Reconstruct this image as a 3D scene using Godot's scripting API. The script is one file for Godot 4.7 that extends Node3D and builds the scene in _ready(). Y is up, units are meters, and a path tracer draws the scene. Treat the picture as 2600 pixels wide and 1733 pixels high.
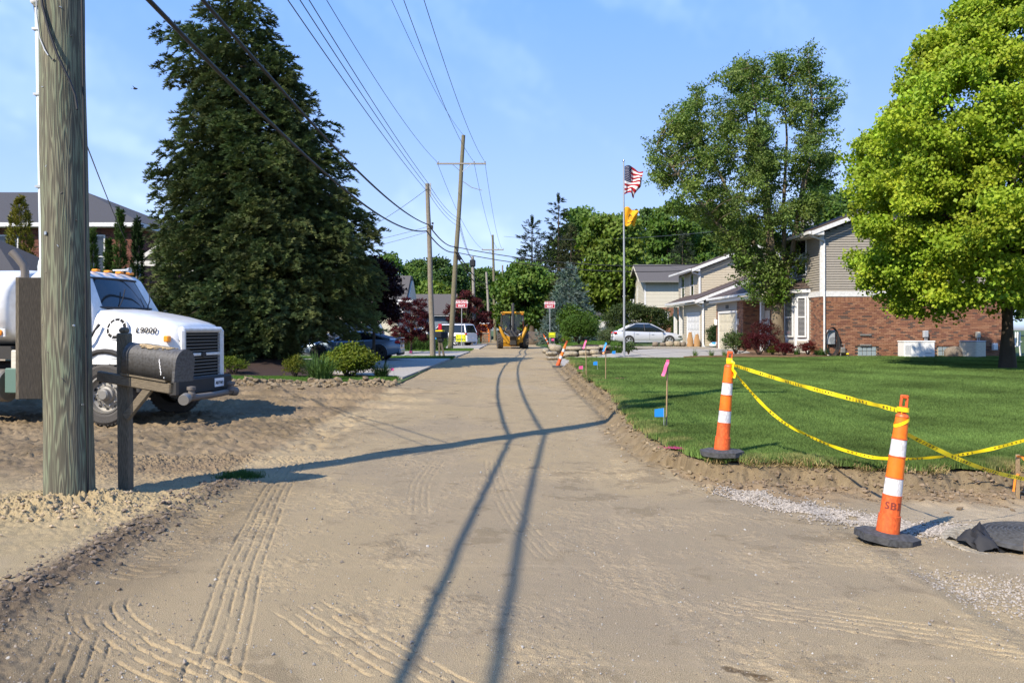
extends Node3D

const F := 2097.0
const CAM := 1.6
var M := {}
var used := {}
var rng := RandomNumberGenerator.new()
var n1 := FastNoiseLite.new()
var n2 := FastNoiseLite.new()
var n3 := FastNoiseLite.new()
var n4 := FastNoiseLite.new()
var cells := FastNoiseLite.new()

# ---------------------------------------------------------------- the scene in order
func _ready() -> void:
	rng.seed = 77
	setup_camera_and_light()
	setup_noise()
	make_materials()
	build_ground()
	build_houses()
	build_trees()
	build_garden()
	build_poles_and_wires()
	build_truck()
	build_vehicles()
	build_street_things()
	build_people()

func setup_camera_and_light() -> void:
	var cam := Camera3D.new()
	cam.name = "camera"
	cam.position = Vector3(0, CAM, 0)
	cam.projection = Camera3D.PROJECTION_FRUSTUM
	cam.near = 0.1
	cam.far = 900.0
	cam.size = 1733.0 / F * 0.1
	cam.frustum_offset = Vector2(0, -34.5 / F * 0.1)
	cam.current = true
	add_child(cam)
	var e := Environment.new()
	e.background_mode = Environment.BG_SKY
	e.tonemap_mode = Environment.TONE_MAPPER_LINEAR
	e.tonemap_exposure = 1.9
	e.sdfgi_enabled = true
	e.ssao_enabled = true
	e.ssil_enabled = true
	var sm := ProceduralSkyMaterial.new()
	sm.sky_top_color = Color(0.30, 0.505, 0.80)
	sm.sky_horizon_color = Color(0.69, 0.765, 0.86)
	sm.sky_curve = 0.16
	sm.ground_bottom_color = Color(0.42, 0.40, 0.36)
	sm.ground_horizon_color = Color(0.55, 0.58, 0.58)
	sm.sun_angle_max = 8.0
	sm.sky_cover = cloud_cover()
	sm.sky_cover_modulate = Color(1, 1, 1, 1)
	sm.energy_multiplier = 1.0
	var sky := Sky.new()
	sky.sky_material = sm
	e.sky = sky
	e.background_energy_multiplier = 1.0
	var we := WorldEnvironment.new()
	we.name = "world"
	we.environment = e
	add_child(we)
	var sun := DirectionalLight3D.new()
	sun.name = "sun"
	sun.light_energy = 1.24
	sun.light_color = Color(1.0, 0.955, 0.885)
	sun.light_angular_distance = 0.5
	sun.shadow_enabled = true
	sun.look_at_from_position(Vector3.ZERO, Vector3(0.50, -0.667, -0.552))
	add_child(sun)

func cloud_cover() -> ImageTexture:
	# faint high cirrus, the same all round the sky
	var w := 1024
	var h := 512
	var im := Image.create(w, h, false, Image.FORMAT_RGBA8)
	var a := FastNoiseLite.new()
	a.seed = 5
	a.frequency = 1.0
	a.fractal_octaves = 5
	a.domain_warp_enabled = true
	a.domain_warp_amplitude = 0.6
	a.domain_warp_frequency = 0.8
	for y in h:
		var el := (0.5 - (y + 0.5) / h) * PI
		if el < 0.0:
			continue
		for x in w:
			var az := (x + 0.5) / w * TAU
			var q := 1.0 / (sin(el) + 0.22)
			var p := Vector3(cos(az) * cos(el) * q, sin(az) * cos(el) * q, 0.0)
			var s := a.get_noise_3d(p.x * 0.55 + p.y * 0.5, p.y * 1.5 - p.x * 0.9, 3.0)
			var t := clampf((s + 0.12) * 1.1, 0.0, 1.0)
			t = t * t * 0.55 + 0.05 * t
			im.set_pixel(x, y, Color(0.74, 0.74, 0.77, t * 0.68))
	return ImageTexture.create_from_image(im)

func setup_noise() -> void:
	n1.seed = 11; n1.frequency = 0.35; n1.fractal_octaves = 3
	n2.seed = 23; n2.frequency = 1.6; n2.fractal_octaves = 4
	n3.seed = 31; n3.frequency = 9.0; n3.fractal_octaves = 3
	n4.seed = 37; n4.frequency = 30.0; n4.fractal_octaves = 2
	cells.seed = 7; cells.noise_type = FastNoiseLite.TYPE_CELLULAR; cells.frequency = 5.0
	cells.cellular_return_type = FastNoiseLite.RETURN_DISTANCE
	cells.fractal_type = FastNoiseLite.FRACTAL_NONE

# ---------------------------------------------------------------- places
func px(x: float, y: float, d: float) -> Vector3:
	return Vector3((x - 1300.0) / F * d, CAM - (y - 832.0) / F * d, -d)

func dp(x: float, y: float, d: float) -> Vector3:
	return px(x * 1.1054, y * 1.1054, d)

func table(t: Array, k: float) -> float:
	if k <= t[0][0]:
		return t[0][1]
	for i in range(1, t.size()):
		if k <= t[i][0]:
			var f: float = (k - t[i - 1][0]) / (t[i][0] - t[i - 1][0])
			return lerpf(t[i - 1][1], t[i][1], f)
	return t[-1][1]

# ---------------------------------------------------------------- nodes
func numbered(called: String) -> String:
	if not used.has(called):
		used[called] = 0
		return called
	used[called] += 1
	return "%s_%03d" % [called, used[called]]

func tag(o: Node3D, label: String, category: String, group := "", kind := "") -> Node3D:
	if label: o.set_meta("label", label)
	if category: o.set_meta("category", category)
	if group: o.set_meta("group", group)
	if kind: o.set_meta("kind", kind)
	return o

func thing(called: String, label: String, category: String, at := Vector3.ZERO, turn := 0.0, group := "") -> Node3D:
	var o := Node3D.new()
	o.name = numbered(called)
	add_child(o)
	o.position = at
	o.rotation.y = turn
	tag(o, label, category, group)
	return o

func obj(called: String, mesh: Mesh, m: Material, parent: Node3D = null, kind := "") -> MeshInstance3D:
	var o := MeshInstance3D.new()
	o.mesh = mesh
	o.material_override = m
	if parent:
		o.name = called
		parent.add_child(o, true)
	else:
		o.name = numbered(called)
		add_child(o)
	if kind:
		o.set_meta("kind", kind)
	return o

func part(called: String, b: MB, m: Material, parent: Node3D = null, kind := "") -> MeshInstance3D:
	return obj(called, b.commit(), m, parent, kind)

func scatter(called: String, mesh: Mesh, m: Material, xf: Array, cols: Array, parent: Node3D = null, kind := "") -> MultiMeshInstance3D:
	var mm := MultiMesh.new()
	mm.transform_format = MultiMesh.TRANSFORM_3D
	mm.use_colors = cols.size() > 0
	mm.mesh = mesh
	mm.instance_count = xf.size()
	for i in xf.size():
		mm.set_instance_transform(i, xf[i])
		if cols.size() > 0:
			mm.set_instance_color(i, cols[i])
	var o := MultiMeshInstance3D.new()
	o.multimesh = mm
	o.material_override = m
	if parent:
		o.name = called
		parent.add_child(o, true)
	else:
		o.name = numbered(called)
		add_child(o)
	if kind:
		o.set_meta("kind", kind)
	return o

# ---------------------------------------------------------------- mesh builder (corners counter-clockwise seen from outside)
class MB:
	var v := PackedVector3Array()
	var n := PackedVector3Array()
	var c := PackedColorArray()
	var uv := PackedVector2Array()
	var col := Color.WHITE
	func vert(p: Vector3, nn: Vector3, t := Vector2.ZERO) -> void:
		v.append(p); n.append(nn); uv.append(t); c.append(col)
	func tri(a: Vector3, b: Vector3, d: Vector3) -> void:
		var k := (b - a).cross(d - a).normalized()
		vert(a, k); vert(d, k); vert(b, k)
	func quad(a: Vector3, b: Vector3, d: Vector3, e: Vector3) -> void:
		var k := (d - a).cross(e - b).normalized()
		vert(a, k, Vector2(0, 1)); vert(d, k, Vector2(1, 0)); vert(b, k, Vector2(1, 1))
		vert(a, k, Vector2(0, 1)); vert(e, k, Vector2(0, 0)); vert(d, k, Vector2(1, 0))
	func quad_panel(a: Vector3, b: Vector3, d: Vector3, e: Vector3) -> MB:
		quad(a, b, d, e)
		return self
	func box(o: Vector3, s: Vector3, b := Basis.IDENTITY) -> MB:
		var x := b.x * s.x * 0.5
		var y := b.y * s.y * 0.5
		var z := b.z * s.z * 0.5
		quad(o - x - y + z, o + x - y + z, o + x + y + z, o - x + y + z)
		quad(o + x - y - z, o - x - y - z, o - x + y - z, o + x + y - z)
		quad(o + x - y + z, o + x - y - z, o + x + y - z, o + x + y + z)
		quad(o - x - y - z, o - x - y + z, o - x + y + z, o - x + y - z)
		quad(o - x + y + z, o + x + y + z, o + x + y - z, o - x + y - z)
		quad(o - x - y - z, o + x - y - z, o + x - y + z, o - x - y + z)
		return self
	func cbox(o: Vector3, s: Vector3, r: float, b := Basis.IDENTITY) -> MB:
		# box with chamfered edges
		var h := s * 0.5
		r = minf(r, minf(h.x, minf(h.y, h.z)) * 0.9)
		var P := func(sx: float, sy: float, sz: float, k: int) -> Vector3:
			var q := Vector3(sx * (h.x - (0.0 if k == 0 else r)), sy * (h.y - (0.0 if k == 1 else r)), sz * (h.z - (0.0 if k == 2 else r)))
			return o + b * q
		for k in 3:
			for sg in [-1.0, 1.0]:
				var q := []
				for w in [[-1.0, -1.0], [1.0, -1.0], [1.0, 1.0], [-1.0, 1.0]]:
					var t := [0.0, 0.0, 0.0]
					t[k] = sg
					t[(k + 1) % 3] = w[0]
					t[(k + 2) % 3] = w[1]
					q.append(P.call(t[0], t[1], t[2], k))
				if sg > 0.0: quad(q[0], q[1], q[2], q[3])
				else: quad(q[3], q[2], q[1], q[0])
		for k in 3:
			var i := (k + 1) % 3
			var j := (k + 2) % 3
			for si in [-1.0, 1.0]:
				for sj in [-1.0, 1.0]:
					var t0 := [0.0, 0.0, 0.0]
					t0[i] = si; t0[j] = sj
					var t1 := t0.duplicate()
					t0[k] = -1.0; t1[k] = 1.0
					var a: Vector3 = P.call(t0[0], t0[1], t0[2], i)
					var d: Vector3 = P.call(t1[0], t1[1], t1[2], i)
					var e: Vector3 = P.call(t1[0], t1[1], t1[2], j)
					var f: Vector3 = P.call(t0[0], t0[1], t0[2], j)
					if si * sj > 0.0: quad(f, e, d, a)
					else: quad(a, d, e, f)
		for sx in [-1.0, 1.0]:
			for sy in [-1.0, 1.0]:
				for sz in [-1.0, 1.0]:
					var a: Vector3 = P.call(sx, sy, sz, 0)
					var d: Vector3 = P.call(sx, sy, sz, 1)
					var e: Vector3 = P.call(sx, sy, sz, 2)
					if sx * sy * sz > 0.0: tri(a, d, e)
					else: tri(a, e, d)
		return self
	func loft(rings: Array, closed := true, caps := false) -> MB:
		# smooth skin through rings of points
		var m: int = rings[0].size()
		var nr := rings.size()
		var nn := []
		for i in nr:
			var row := PackedVector3Array()
			for j in m:
				var a: Vector3 = rings[maxi(i - 1, 0)][j]
				var b: Vector3 = rings[mini(i + 1, nr - 1)][j]
				var jl := (j - 1 + m) % m if closed else maxi(j - 1, 0)
				var jr := (j + 1) % m if closed else mini(j + 1, m - 1)
				var d: Vector3 = rings[i][jr] - rings[i][jl]
				row.append(d.cross(b - a).normalized())
			nn.append(row)
		for i in nr - 1:
			for j in (m if closed else m - 1):
				var k := (j + 1) % m
				var u0 := float(j) / m
				var u1 := float(j + 1) / m
				var w0 := float(i) / (nr - 1)
				var w1 := float(i + 1) / (nr - 1)
				vert(rings[i][j], nn[i][j], Vector2(u0, w0)); vert(rings[i + 1][k], nn[i + 1][k], Vector2(u1, w1)); vert(rings[i][k], nn[i][k], Vector2(u1, w0))
				vert(rings[i][j], nn[i][j], Vector2(u0, w0)); vert(rings[i + 1][j], nn[i + 1][j], Vector2(u0, w1)); vert(rings[i + 1][k], nn[i + 1][k], Vector2(u1, w1))
		if caps:
			for e in [0, nr - 1]:
				var mid := Vector3.ZERO
				for p in rings[e]: mid += p / m
				for j in m:
					if e == 0: tri(mid, rings[e][(j + 1) % m], rings[e][j])
					else: tri(mid, rings[e][j], rings[e][(j + 1) % m])
		return self
	func tube(pts: Array, rads: Variant, sides := 8, caps := true) -> MB:
		var rings := []
		var up := Vector3.UP
		var old := Vector3.ZERO
		for i in pts.size():
			var dir: Vector3 = (pts[mini(i + 1, pts.size() - 1)] - pts[maxi(i - 1, 0)]).normalized()
			if i == 0:
				old = dir.cross(Vector3.RIGHT if absf(dir.x) < 0.8 else Vector3.UP).normalized()
			old = (old - dir * old.dot(dir)).normalized()
			var w := dir.cross(old)
			var r: float = rads[i] if rads is Array else rads
			var ring := PackedVector3Array()
			for j in sides:
				var a := TAU * j / sides
				ring.append(pts[i] + (old * cos(a) + w * sin(a)) * r)
			rings.append(ring)
		return loft(rings, true, caps)
	func lathe(prof: Array, segs: int, xf := Transform3D.IDENTITY) -> MB:
		# profile of (radius, height) from bottom to top, sharp between its segments
		for i in prof.size() - 1:
			var a: Vector2 = prof[i]
			var b: Vector2 = prof[i + 1]
			var e := (b - a).normalized()
			for j in segs:
				var t0 := TAU * j / segs
				var t1 := TAU * (j + 1) / segs
				var d0 := Vector3(cos(t0), 0, -sin(t0))
				var d1 := Vector3(cos(t1), 0, -sin(t1))
				var m0 := xf.basis * (d0 * e.y - Vector3.UP * e.x).normalized()
				var m1 := xf.basis * (d1 * e.y - Vector3.UP * e.x).normalized()
				var p0 := xf * (d0 * a.x + Vector3.UP * a.y)
				var p1 := xf * (d1 * a.x + Vector3.UP * a.y)
				var q0 := xf * (d0 * b.x + Vector3.UP * b.y)
				var q1 := xf * (d1 * b.x + Vector3.UP * b.y)
				var u0 := float(j) / segs
				var u1 := float(j + 1) / segs
				if a.x > 1e-5:
					vert(p0, m0, Vector2(u0, a.y)); vert(q1, m1, Vector2(u1, b.y)); vert(p1, m1, Vector2(u1, a.y))
				if b.x > 1e-5:
					vert(p0, m0, Vector2(u0, a.y)); vert(q0, m0, Vector2(u0, b.y)); vert(q1, m1, Vector2(u1, b.y))
		return self
	func prism(poly: PackedVector2Array, depth: float, xf := Transform3D.IDENTITY) -> MB:
		# outline in x, y, thickness along z
		var ix := Geometry2D.triangulate_polygon(poly)
		var ccw := not Geometry2D.is_polygon_clockwise(poly)
		var h := depth * 0.5
		var A := func(p: Vector2, z: float) -> Vector3: return xf * Vector3(p.x, p.y, z)
		for i in range(0, ix.size(), 3):
			var a := poly[ix[i]]
			var b := poly[ix[i + 1]]
			var d := poly[ix[i + 2]]
			if (b - a).cross(d - a) < 0.0:
				var s := b
				b = d
				d = s
			tri(A.call(a, h), A.call(b, h), A.call(d, h))
			tri(A.call(a, -h), A.call(d, -h), A.call(b, -h))
		for i in poly.size():
			var a := poly[i]
			var b := poly[(i + 1) % poly.size()]
			if ccw: quad(A.call(a, -h), A.call(b, -h), A.call(b, h), A.call(a, h))
			else: quad(A.call(b, -h), A.call(a, -h), A.call(a, h), A.call(b, h))
		return self
	func ball(o: Vector3, r: Vector3, seg := 10, wob := 0.0, sd := 0.0) -> MB:
		var rings := []
		var k := seg / 2 + 1
		for i in k:
			var t := PI * i / (k - 1)
			var ring := PackedVector3Array()
			for j in seg:
				var a := TAU * j / seg
				var d := Vector3(sin(t) * cos(a), -cos(t), -sin(t) * sin(a))
				var w := 1.0 + wob * (sin(d.x * 3.1 + sd) * cos(d.z * 2.7 + sd * 1.7) + 0.6 * sin(d.y * 4.3 + d.x * 2.0 + sd * 2.3))
				ring.append(o + d * r * w)
			rings.append(ring)
		return loft(rings, true, false)
	func add(mesh: Mesh, xf: Transform3D) -> MB:
		for s in mesh.get_surface_count():
			var a := mesh.surface_get_arrays(s)
			var vv: PackedVector3Array = a[Mesh.ARRAY_VERTEX]
			var vn: PackedVector3Array = a[Mesh.ARRAY_NORMAL]
			var idx: PackedInt32Array = a[Mesh.ARRAY_INDEX] if a[Mesh.ARRAY_INDEX] != null else PackedInt32Array(range(vv.size()))
			for i in idx:
				vert(xf * vv[i], (xf.basis * vn[i]).normalized())
		return self
	func commit() -> ArrayMesh:
		var arr := []
		arr.resize(Mesh.ARRAY_MAX)
		arr[Mesh.ARRAY_VERTEX] = v
		arr[Mesh.ARRAY_NORMAL] = n
		arr[Mesh.ARRAY_TEX_UV] = uv
		arr[Mesh.ARRAY_COLOR] = c
		var m := ArrayMesh.new()
		m.add_surface_from_arrays(Mesh.PRIMITIVE_TRIANGLES, arr)
		return m

func turned(axis: Vector3, a: float) -> Basis:
	return Basis(axis, a)

func along(dir: Vector3) -> Basis:
	# basis whose y axis runs along dir
	var y := dir.normalized()
	var x := y.cross(Vector3.BACK if absf(y.z) < 0.9 else Vector3.RIGHT).normalized()
	return Basis(x, y, x.cross(y))

var fonts := {}
func letters(text: String, height: float, depth := 0.004, weight := 700) -> TextMesh:
	if not fonts.has(weight):
		var f := SystemFont.new()
		f.font_names = PackedStringArray(["Droid Sans"])
		f.font_weight = weight
		fonts[weight] = f
	var t := TextMesh.new()
	t.font = fonts[weight]
	t.text = text
	t.font_size = 48
	t.pixel_size = height / 35.0
	t.depth = depth
	t.curve_step = 1.5
	return t

# ---------------------------------------------------------------- materials
func noise_tex(freq: float, lo: Color, hi: Color, size := 512, sd := 1, octaves := 4, cellular := false) -> NoiseTexture2D:
	var f := FastNoiseLite.new()
	f.seed = sd
	f.frequency = freq
	f.fractal_octaves = octaves
	if cellular:
		f.noise_type = FastNoiseLite.TYPE_CELLULAR
	var t := NoiseTexture2D.new()
	t.noise = f
	t.width = size
	t.height = size
	t.seamless = true
	var g := Gradient.new()
	g.set_color(0, lo)
	g.set_color(1, hi)
	t.color_ramp = g
	return t

func mat(called: String, lin: Color, rough := 0.8, metal := 0.0) -> StandardMaterial3D:
	var m := StandardMaterial3D.new()
	m.resource_name = called
	var s := lin.linear_to_srgb()
	s.a = lin.a
	m.albedo_color = s
	m.roughness = rough
	m.metallic = metal
	M[called] = m
	return m

func grainy(m: StandardMaterial3D, tex: Texture2D, scale: Vector3, bump: Texture2D = null, cm := 0.2, world := false) -> StandardMaterial3D:
	m.albedo_texture = tex
	m.uv1_triplanar = true
	m.uv1_world_triplanar = world
	m.uv1_scale = scale
	if bump:
		m.heightmap_enabled = true
		m.heightmap_texture = bump
		m.heightmap_scale = cm
	return m

func wood_image(w: int, h: int, sd: int, lo: Color, mid: Color, hi: Color, rings: float, wave: float) -> Array:
	# grain that runs along v with cathedral swirls, wrapped round u; returns [colour, relief]
	var im := Image.create(w, h, false, Image.FORMAT_RGB8)
	var re := Image.create(w, h, false, Image.FORMAT_L8)
	var a := FastNoiseLite.new()
	a.seed = sd
	a.frequency = 1.0
	a.fractal_octaves = 3
	for y in h:
		var v := float(y) / h
		for x in w:
			var t := TAU * x / w
			var q := Vector3(cos(t), sin(t), v * 3.0)
			var s := a.get_noise_3d(q.x * 1.5, q.y * 1.5, q.z * 0.75) * wave
			s += a.get_noise_3d(q.x * 4.5, q.y * 4.5, q.z * 2.2 + 9.0) * wave * 0.3
			var g := 0.5 + 0.5 * sin((s + x * 2.0 / w * 0.0) * rings)
			g = pow(g, 1.4)
			var f := a.get_noise_3d(q.x * 22.0, q.y * 22.0, q.z * 1.5) * 0.5 + 0.5
			var k := clampf(g * 0.62 + f * 0.5 - 0.08, 0.0, 1.0)
			var b := clampf(a.get_noise_3d(q.x * 1.6, q.y * 1.6, q.z * 2.2 + 40.0) + 0.5, 0.0, 1.0)
			var cc := lo.lerp(mid.lerp(hi, b), k)
			im.set_pixel(x, y, cc)
			re.set_pixel(x, y, Color(k, k, k))
	return [ImageTexture.create_from_image(im), ImageTexture.create_from_image(re)]

func make_materials() -> void:
	var fine := noise_tex(0.06, Color(0.72, 0.72, 0.72), Color(1, 1, 1), 512, 3)
	var soft := noise_tex(0.02, Color(0.86, 0.86, 0.86), Color(1, 1, 1), 512, 4)
	var relief := noise_tex(0.09, Color.BLACK, Color.WHITE, 512, 8, 4)
	M.fine = fine; M.soft = soft; M.relief = relief
	# soil: vertex colours say which soil lies where, the textures give its grain
	var grain := noise_tex(0.20, Color(0.50, 0.48, 0.45), Color(1.12, 1.12, 1.12), 1024, 41, 4)
	var grit := noise_tex(0.24, Color.BLACK, Color.WHITE, 1024, 42, 3)
	var s := mat("soil", Color(1, 1, 1), 0.96)
	s.vertex_color_use_as_albedo = true
	grainy(s, grain, Vector3(0.62, 0.62, 0.62), grit, 0.9, true)
	s.metallic_specular = 0.2
	s = mat("lawn", Color(0.075, 0.135, 0.032), 0.95)
	s.vertex_color_use_as_albedo = true
	grainy(s, noise_tex(0.12, Color(0.6, 0.6, 0.55), Color(1.15, 1.1, 1.0), 512, 43), Vector3(0.7, 0.7, 0.7), relief, 2.0, true)
	var gb := mat("grass", Color(1, 1, 1), 0.75)
	gb.vertex_color_use_as_albedo = true
	gb.metallic_specular = 0.25
	gb.backlight_enabled = true
	gb.backlight = Color(0.5, 0.55, 0.3)
	var lf := mat("leaf", Color(1, 1, 1), 0.55)
	lf.vertex_color_use_as_albedo = true
	lf.metallic_specular = 0.3
	lf.backlight_enabled = true
	lf.backlight = Color(0.8, 0.85, 0.35)
	var nd := mat("needle", Color(1, 1, 1), 0.7)
	nd.vertex_color_use_as_albedo = true
	nd.metallic_specular = 0.25
	nd.backlight_enabled = true
	nd.backlight = Color(0.3, 0.34, 0.18)
	var st := mat("stones", Color(1, 1, 1), 0.9)
	st.vertex_color_use_as_albedo = true
	st.metallic_specular = 0.25
	# wood
	var w := wood_image(512, 1024, 3, Color(0.29, 0.27, 0.23), Color(0.56, 0.54, 0.45), Color(0.51, 0.56, 0.45), 15.0, 1.5)
	var p := mat("treated_pole", Color(1.0, 1.0, 0.97), 0.85)
	p.albedo_texture = w[0]
	p.heightmap_enabled = true
	p.heightmap_texture = w[1]
	p.heightmap_scale = 0.5
	p.uv1_scale = Vector3(1, 2.4, 1)
	var gw := noise_tex(0.03, Color(0.52, 0.50, 0.46), Color(1.0, 0.98, 0.95), 512, 12, 5)
	grainy(mat("old_wood", Color(0.215, 0.19, 0.145), 0.88), gw, Vector3(9, 0.7, 9), gw, 0.25)
	grainy(mat("old_wood_flat", Color(0.27, 0.23, 0.17), 0.88), gw, Vector3(0.7, 9, 9), gw, 0.25)
	grainy(mat("dark_wood", Color(0.060, 0.052, 0.043), 0.9), gw, Vector3(9, 0.7, 9), gw, 0.25)
	grainy(mat("grey_pole", Color(0.40, 0.365, 0.30), 0.9), gw, Vector3(5, 0.3, 5), gw, 0.4)
	grainy(mat("green_pole", Color(0.30, 0.28, 0.19), 0.9), gw, Vector3(5, 0.3, 5), gw, 0.4)
	grainy(mat("pale_pole", Color(0.50, 0.48, 0.45), 0.85), gw, Vector3(4, 0.3, 4), gw, 0.2)
	grainy(mat("stake_wood", Color(0.58, 0.42, 0.24), 0.8), gw, Vector3(20, 2, 20))
	grainy(mat("bark", Color(0.16, 0.125, 0.09), 0.95), gw, Vector3(6, 1.5, 6), relief, 2.0)
	grainy(mat("bark_light", Color(0.40, 0.34, 0.25), 0.95), gw, Vector3(6, 1.5, 6), relief, 2.0)
	# house
	for k in 5:
		var tone: Color = [Color(0.40, 0.19, 0.105), Color(0.34, 0.155, 0.087), Color(0.44, 0.225, 0.13), Color(0.28, 0.125, 0.075), Color(0.155, 0.10, 0.075)][k]
		grainy(mat("brick_%d" % k, tone, 0.92), fine, Vector3(2.5, 2.5, 2.5), relief, 0.4)
		var dk := Color(tone.r * 0.62, tone.g * 0.52, tone.b * 0.62)
		grainy(mat("red_brick_%d" % k, dk, 0.92), fine, Vector3(2.5, 2.5, 2.5), relief, 0.4)
	grainy(mat("mortar", Color(0.56, 0.46, 0.34), 0.95), fine, Vector3(3, 3, 3))
	grainy(mat("grey_siding", Color(0.36, 0.325, 0.27), 0.6), soft, Vector3(0.4, 3, 0.4))
	grainy(mat("tan_siding", Color(0.56, 0.49, 0.36), 0.6), soft, Vector3(0.4, 3, 0.4))
	grainy(mat("cream_siding", Color(0.66, 0.62, 0.50), 0.6), soft, Vector3(0.4, 3, 0.4))
	grainy(mat("blue_siding", Color(0.17, 0.22, 0.28), 0.6), soft, Vector3(0.4, 3, 0.4))
	grainy(mat("white_trim", Color(0.78, 0.78, 0.76), 0.45), soft, Vector3(0.6, 0.6, 0.6))
	grainy(mat("cream_door", Color(0.66, 0.60, 0.44), 0.5), soft, Vector3(0.6, 0.6, 0.6))
	var sh := noise_tex(0.05, Color(0.55, 0.55, 0.55), Color(1, 1, 1), 512, 19, 5)
	grainy(mat("brown_shingle", Color(0.125, 0.088, 0.072), 0.95), sh, Vector3(1.2, 5, 5), sh, 1.2)
	grainy(mat("grey_shingle", Color(0.105, 0.10, 0.10), 0.95), sh, Vector3(1.2, 5, 5), sh, 1.2)
	grainy(mat("taupe_shingle", Color(0.16, 0.145, 0.135), 0.95), sh, Vector3(1.2, 5, 5), sh, 1.2)
	var g := mat("window_glass", Color(0.02, 0.025, 0.03), 0.05)
	g.metallic_specular = 0.7
	mat("blind", Color(0.30, 0.30, 0.30), 0.6)
	grainy(mat("glass_block", Color(0.30, 0.36, 0.38), 0.2), soft, Vector3(4, 4, 4))
	# ground finishes
	grainy(mat("concrete", Color(0.44, 0.41, 0.36), 0.9), noise_tex(0.05, Color(0.78, 0.77, 0.75), Color(1, 1, 1), 512, 21, 5), Vector3(0.5, 0.5, 0.5), relief, 0.3, true)
	grainy(mat("wood_chips", Color(0.44, 0.29, 0.16), 0.95), noise_tex(0.2, Color(0.4, 0.36, 0.32), Color(1.1, 1.05, 1), 512, 22, 3, true), Vector3(1.2, 1.2, 1.2), relief, 2.5, true)
	grainy(mat("dark_mulch", Color(0.095, 0.055, 0.04), 0.95), noise_tex(0.2, Color(0.4, 0.4, 0.4), Color(1.1, 1.05, 1), 512, 23, 3, true), Vector3(1.2, 1.2, 1.2), relief, 2.5, true)
	grainy(mat("limestone", Color(0.56, 0.49, 0.36), 0.92), noise_tex(0.03, Color(0.6, 0.57, 0.52), Color(1, 1, 1), 512, 24, 5), Vector3(0.8, 0.8, 0.8), relief, 2.5)
	grainy(mat("fieldstone", Color(0.34, 0.29, 0.23), 0.92), noise_tex(0.03, Color(0.6, 0.57, 0.52), Color(1, 1, 1), 512, 25, 5), Vector3(1.2, 1.2, 1.2), relief, 2.0)
	# paint, metal, plastic
	var wp := mat("white_paint", Color(0.80, 0.80, 0.79), 0.32)
	grainy(wp, noise_tex(0.012, Color(0.88, 0.87, 0.84), Color(1, 1, 1), 512, 27, 5), Vector3(0.7, 0.7, 0.7))
	wp.clearcoat_enabled = true
	wp.clearcoat = 0.5
	wp.clearcoat_roughness = 0.15
	for q in [["silver_paint", Color(0.52, 0.54, 0.57), 0.35], ["blue_paint", Color(0.17, 0.235, 0.31), 0.3], ["dark_paint", Color(0.02, 0.025, 0.035), 0.3], ["suv_white", Color(0.76, 0.77, 0.78), 0.4]]:
		var cp := mat(q[0], q[1], q[2], 0.25)
		cp.clearcoat_enabled = true
		cp.clearcoat = 0.8
		cp.clearcoat_roughness = 0.08
	grainy(mat("tyre", Color(0.035, 0.033, 0.031), 0.9), fine, Vector3(4, 4, 4), relief, 0.6)
	grainy(mat("dusty_tyre", Color(0.11, 0.10, 0.088), 0.95), fine, Vector3(4, 4, 4), relief, 0.6)
	grainy(mat("dusty_black", Color(0.045, 0.042, 0.038), 0.8), fine, Vector3(3, 3, 3))
	mat("black_plastic", Color(0.015, 0.015, 0.016), 0.5)
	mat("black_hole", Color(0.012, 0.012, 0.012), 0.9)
	mat("cable", Color(0.014, 0.014, 0.015), 0.6)
	mat("wire", Color(0.10, 0.11, 0.12), 0.5, 0.5)
	grainy(mat("dirty_metal", Color(0.36, 0.34, 0.30), 0.55, 0.5), fine, Vector3(5, 5, 5))
	grainy(mat("galvanised", Color(0.52, 0.54, 0.55), 0.45, 0.6), soft, Vector3(3, 3, 3))
	mat("chrome", Color(0.75, 0.76, 0.78), 0.12, 1.0)
	grainy(mat("rusty_pipe", Color(0.24, 0.21, 0.18), 0.7, 0.3), fine, Vector3(6, 6, 6))
	mat("conduit", Color(0.66, 0.72, 0.72), 0.5)
	mat("green_metal", Color(0.10, 0.17, 0.13), 0.55)
	mat("grey_metal", Color(0.40, 0.42, 0.44), 0.5, 0.2)
	mat("white_plastic", Color(0.78, 0.78, 0.75), 0.4)
	grainy(mat("cone_orange", Color(0.90, 0.155, 0.030), 0.5), noise_tex(0.02, Color(0.70, 0.66, 0.62), Color(1.05, 1.05, 1.05), 512, 28, 5), Vector3(3.5, 1.6, 3.5))
	grainy(mat("sheet_orange", Color(1.0, 0.20, 0.01), 0.4), soft, Vector3(2, 2, 2))
	grainy(mat("sheet_white", Color(0.83, 0.83, 0.85), 0.4), noise_tex(0.03, Color(0.74, 0.72, 0.68), Color(1.04, 1.04, 1.04), 512, 29, 5), Vector3(3.5, 1.6, 3.5))
	grainy(mat("rubber", Color(0.085, 0.088, 0.092), 0.9), noise_tex(0.02, Color(0.6, 0.58, 0.55), Color(1.1, 1.1, 1.1), 512, 30, 5), Vector3(2, 2, 2), relief, 0.3)
	var tp := mat("tape", Color(0.93, 0.72, 0.01), 0.4)
	tp.backlight_enabled = true
	tp.backlight = Color(0.4, 0.35, 0.05)
	mat("ink", Color(0.02, 0.018, 0.015), 0.6)
	mat("stencil", Color(0.20, 0.035, 0.02), 0.7)
	grainy(mat("machine_yellow", Color(0.72, 0.36, 0.02), 0.5), fine, Vector3(2, 2, 2))
	mat("sign_red", Color(0.42, 0.012, 0.03), 0.4)
	mat("sign_white", Color(0.82, 0.82, 0.82), 0.4)
	mat("sign_yellow", Color(0.80, 0.86, 0.02), 0.45)
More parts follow.
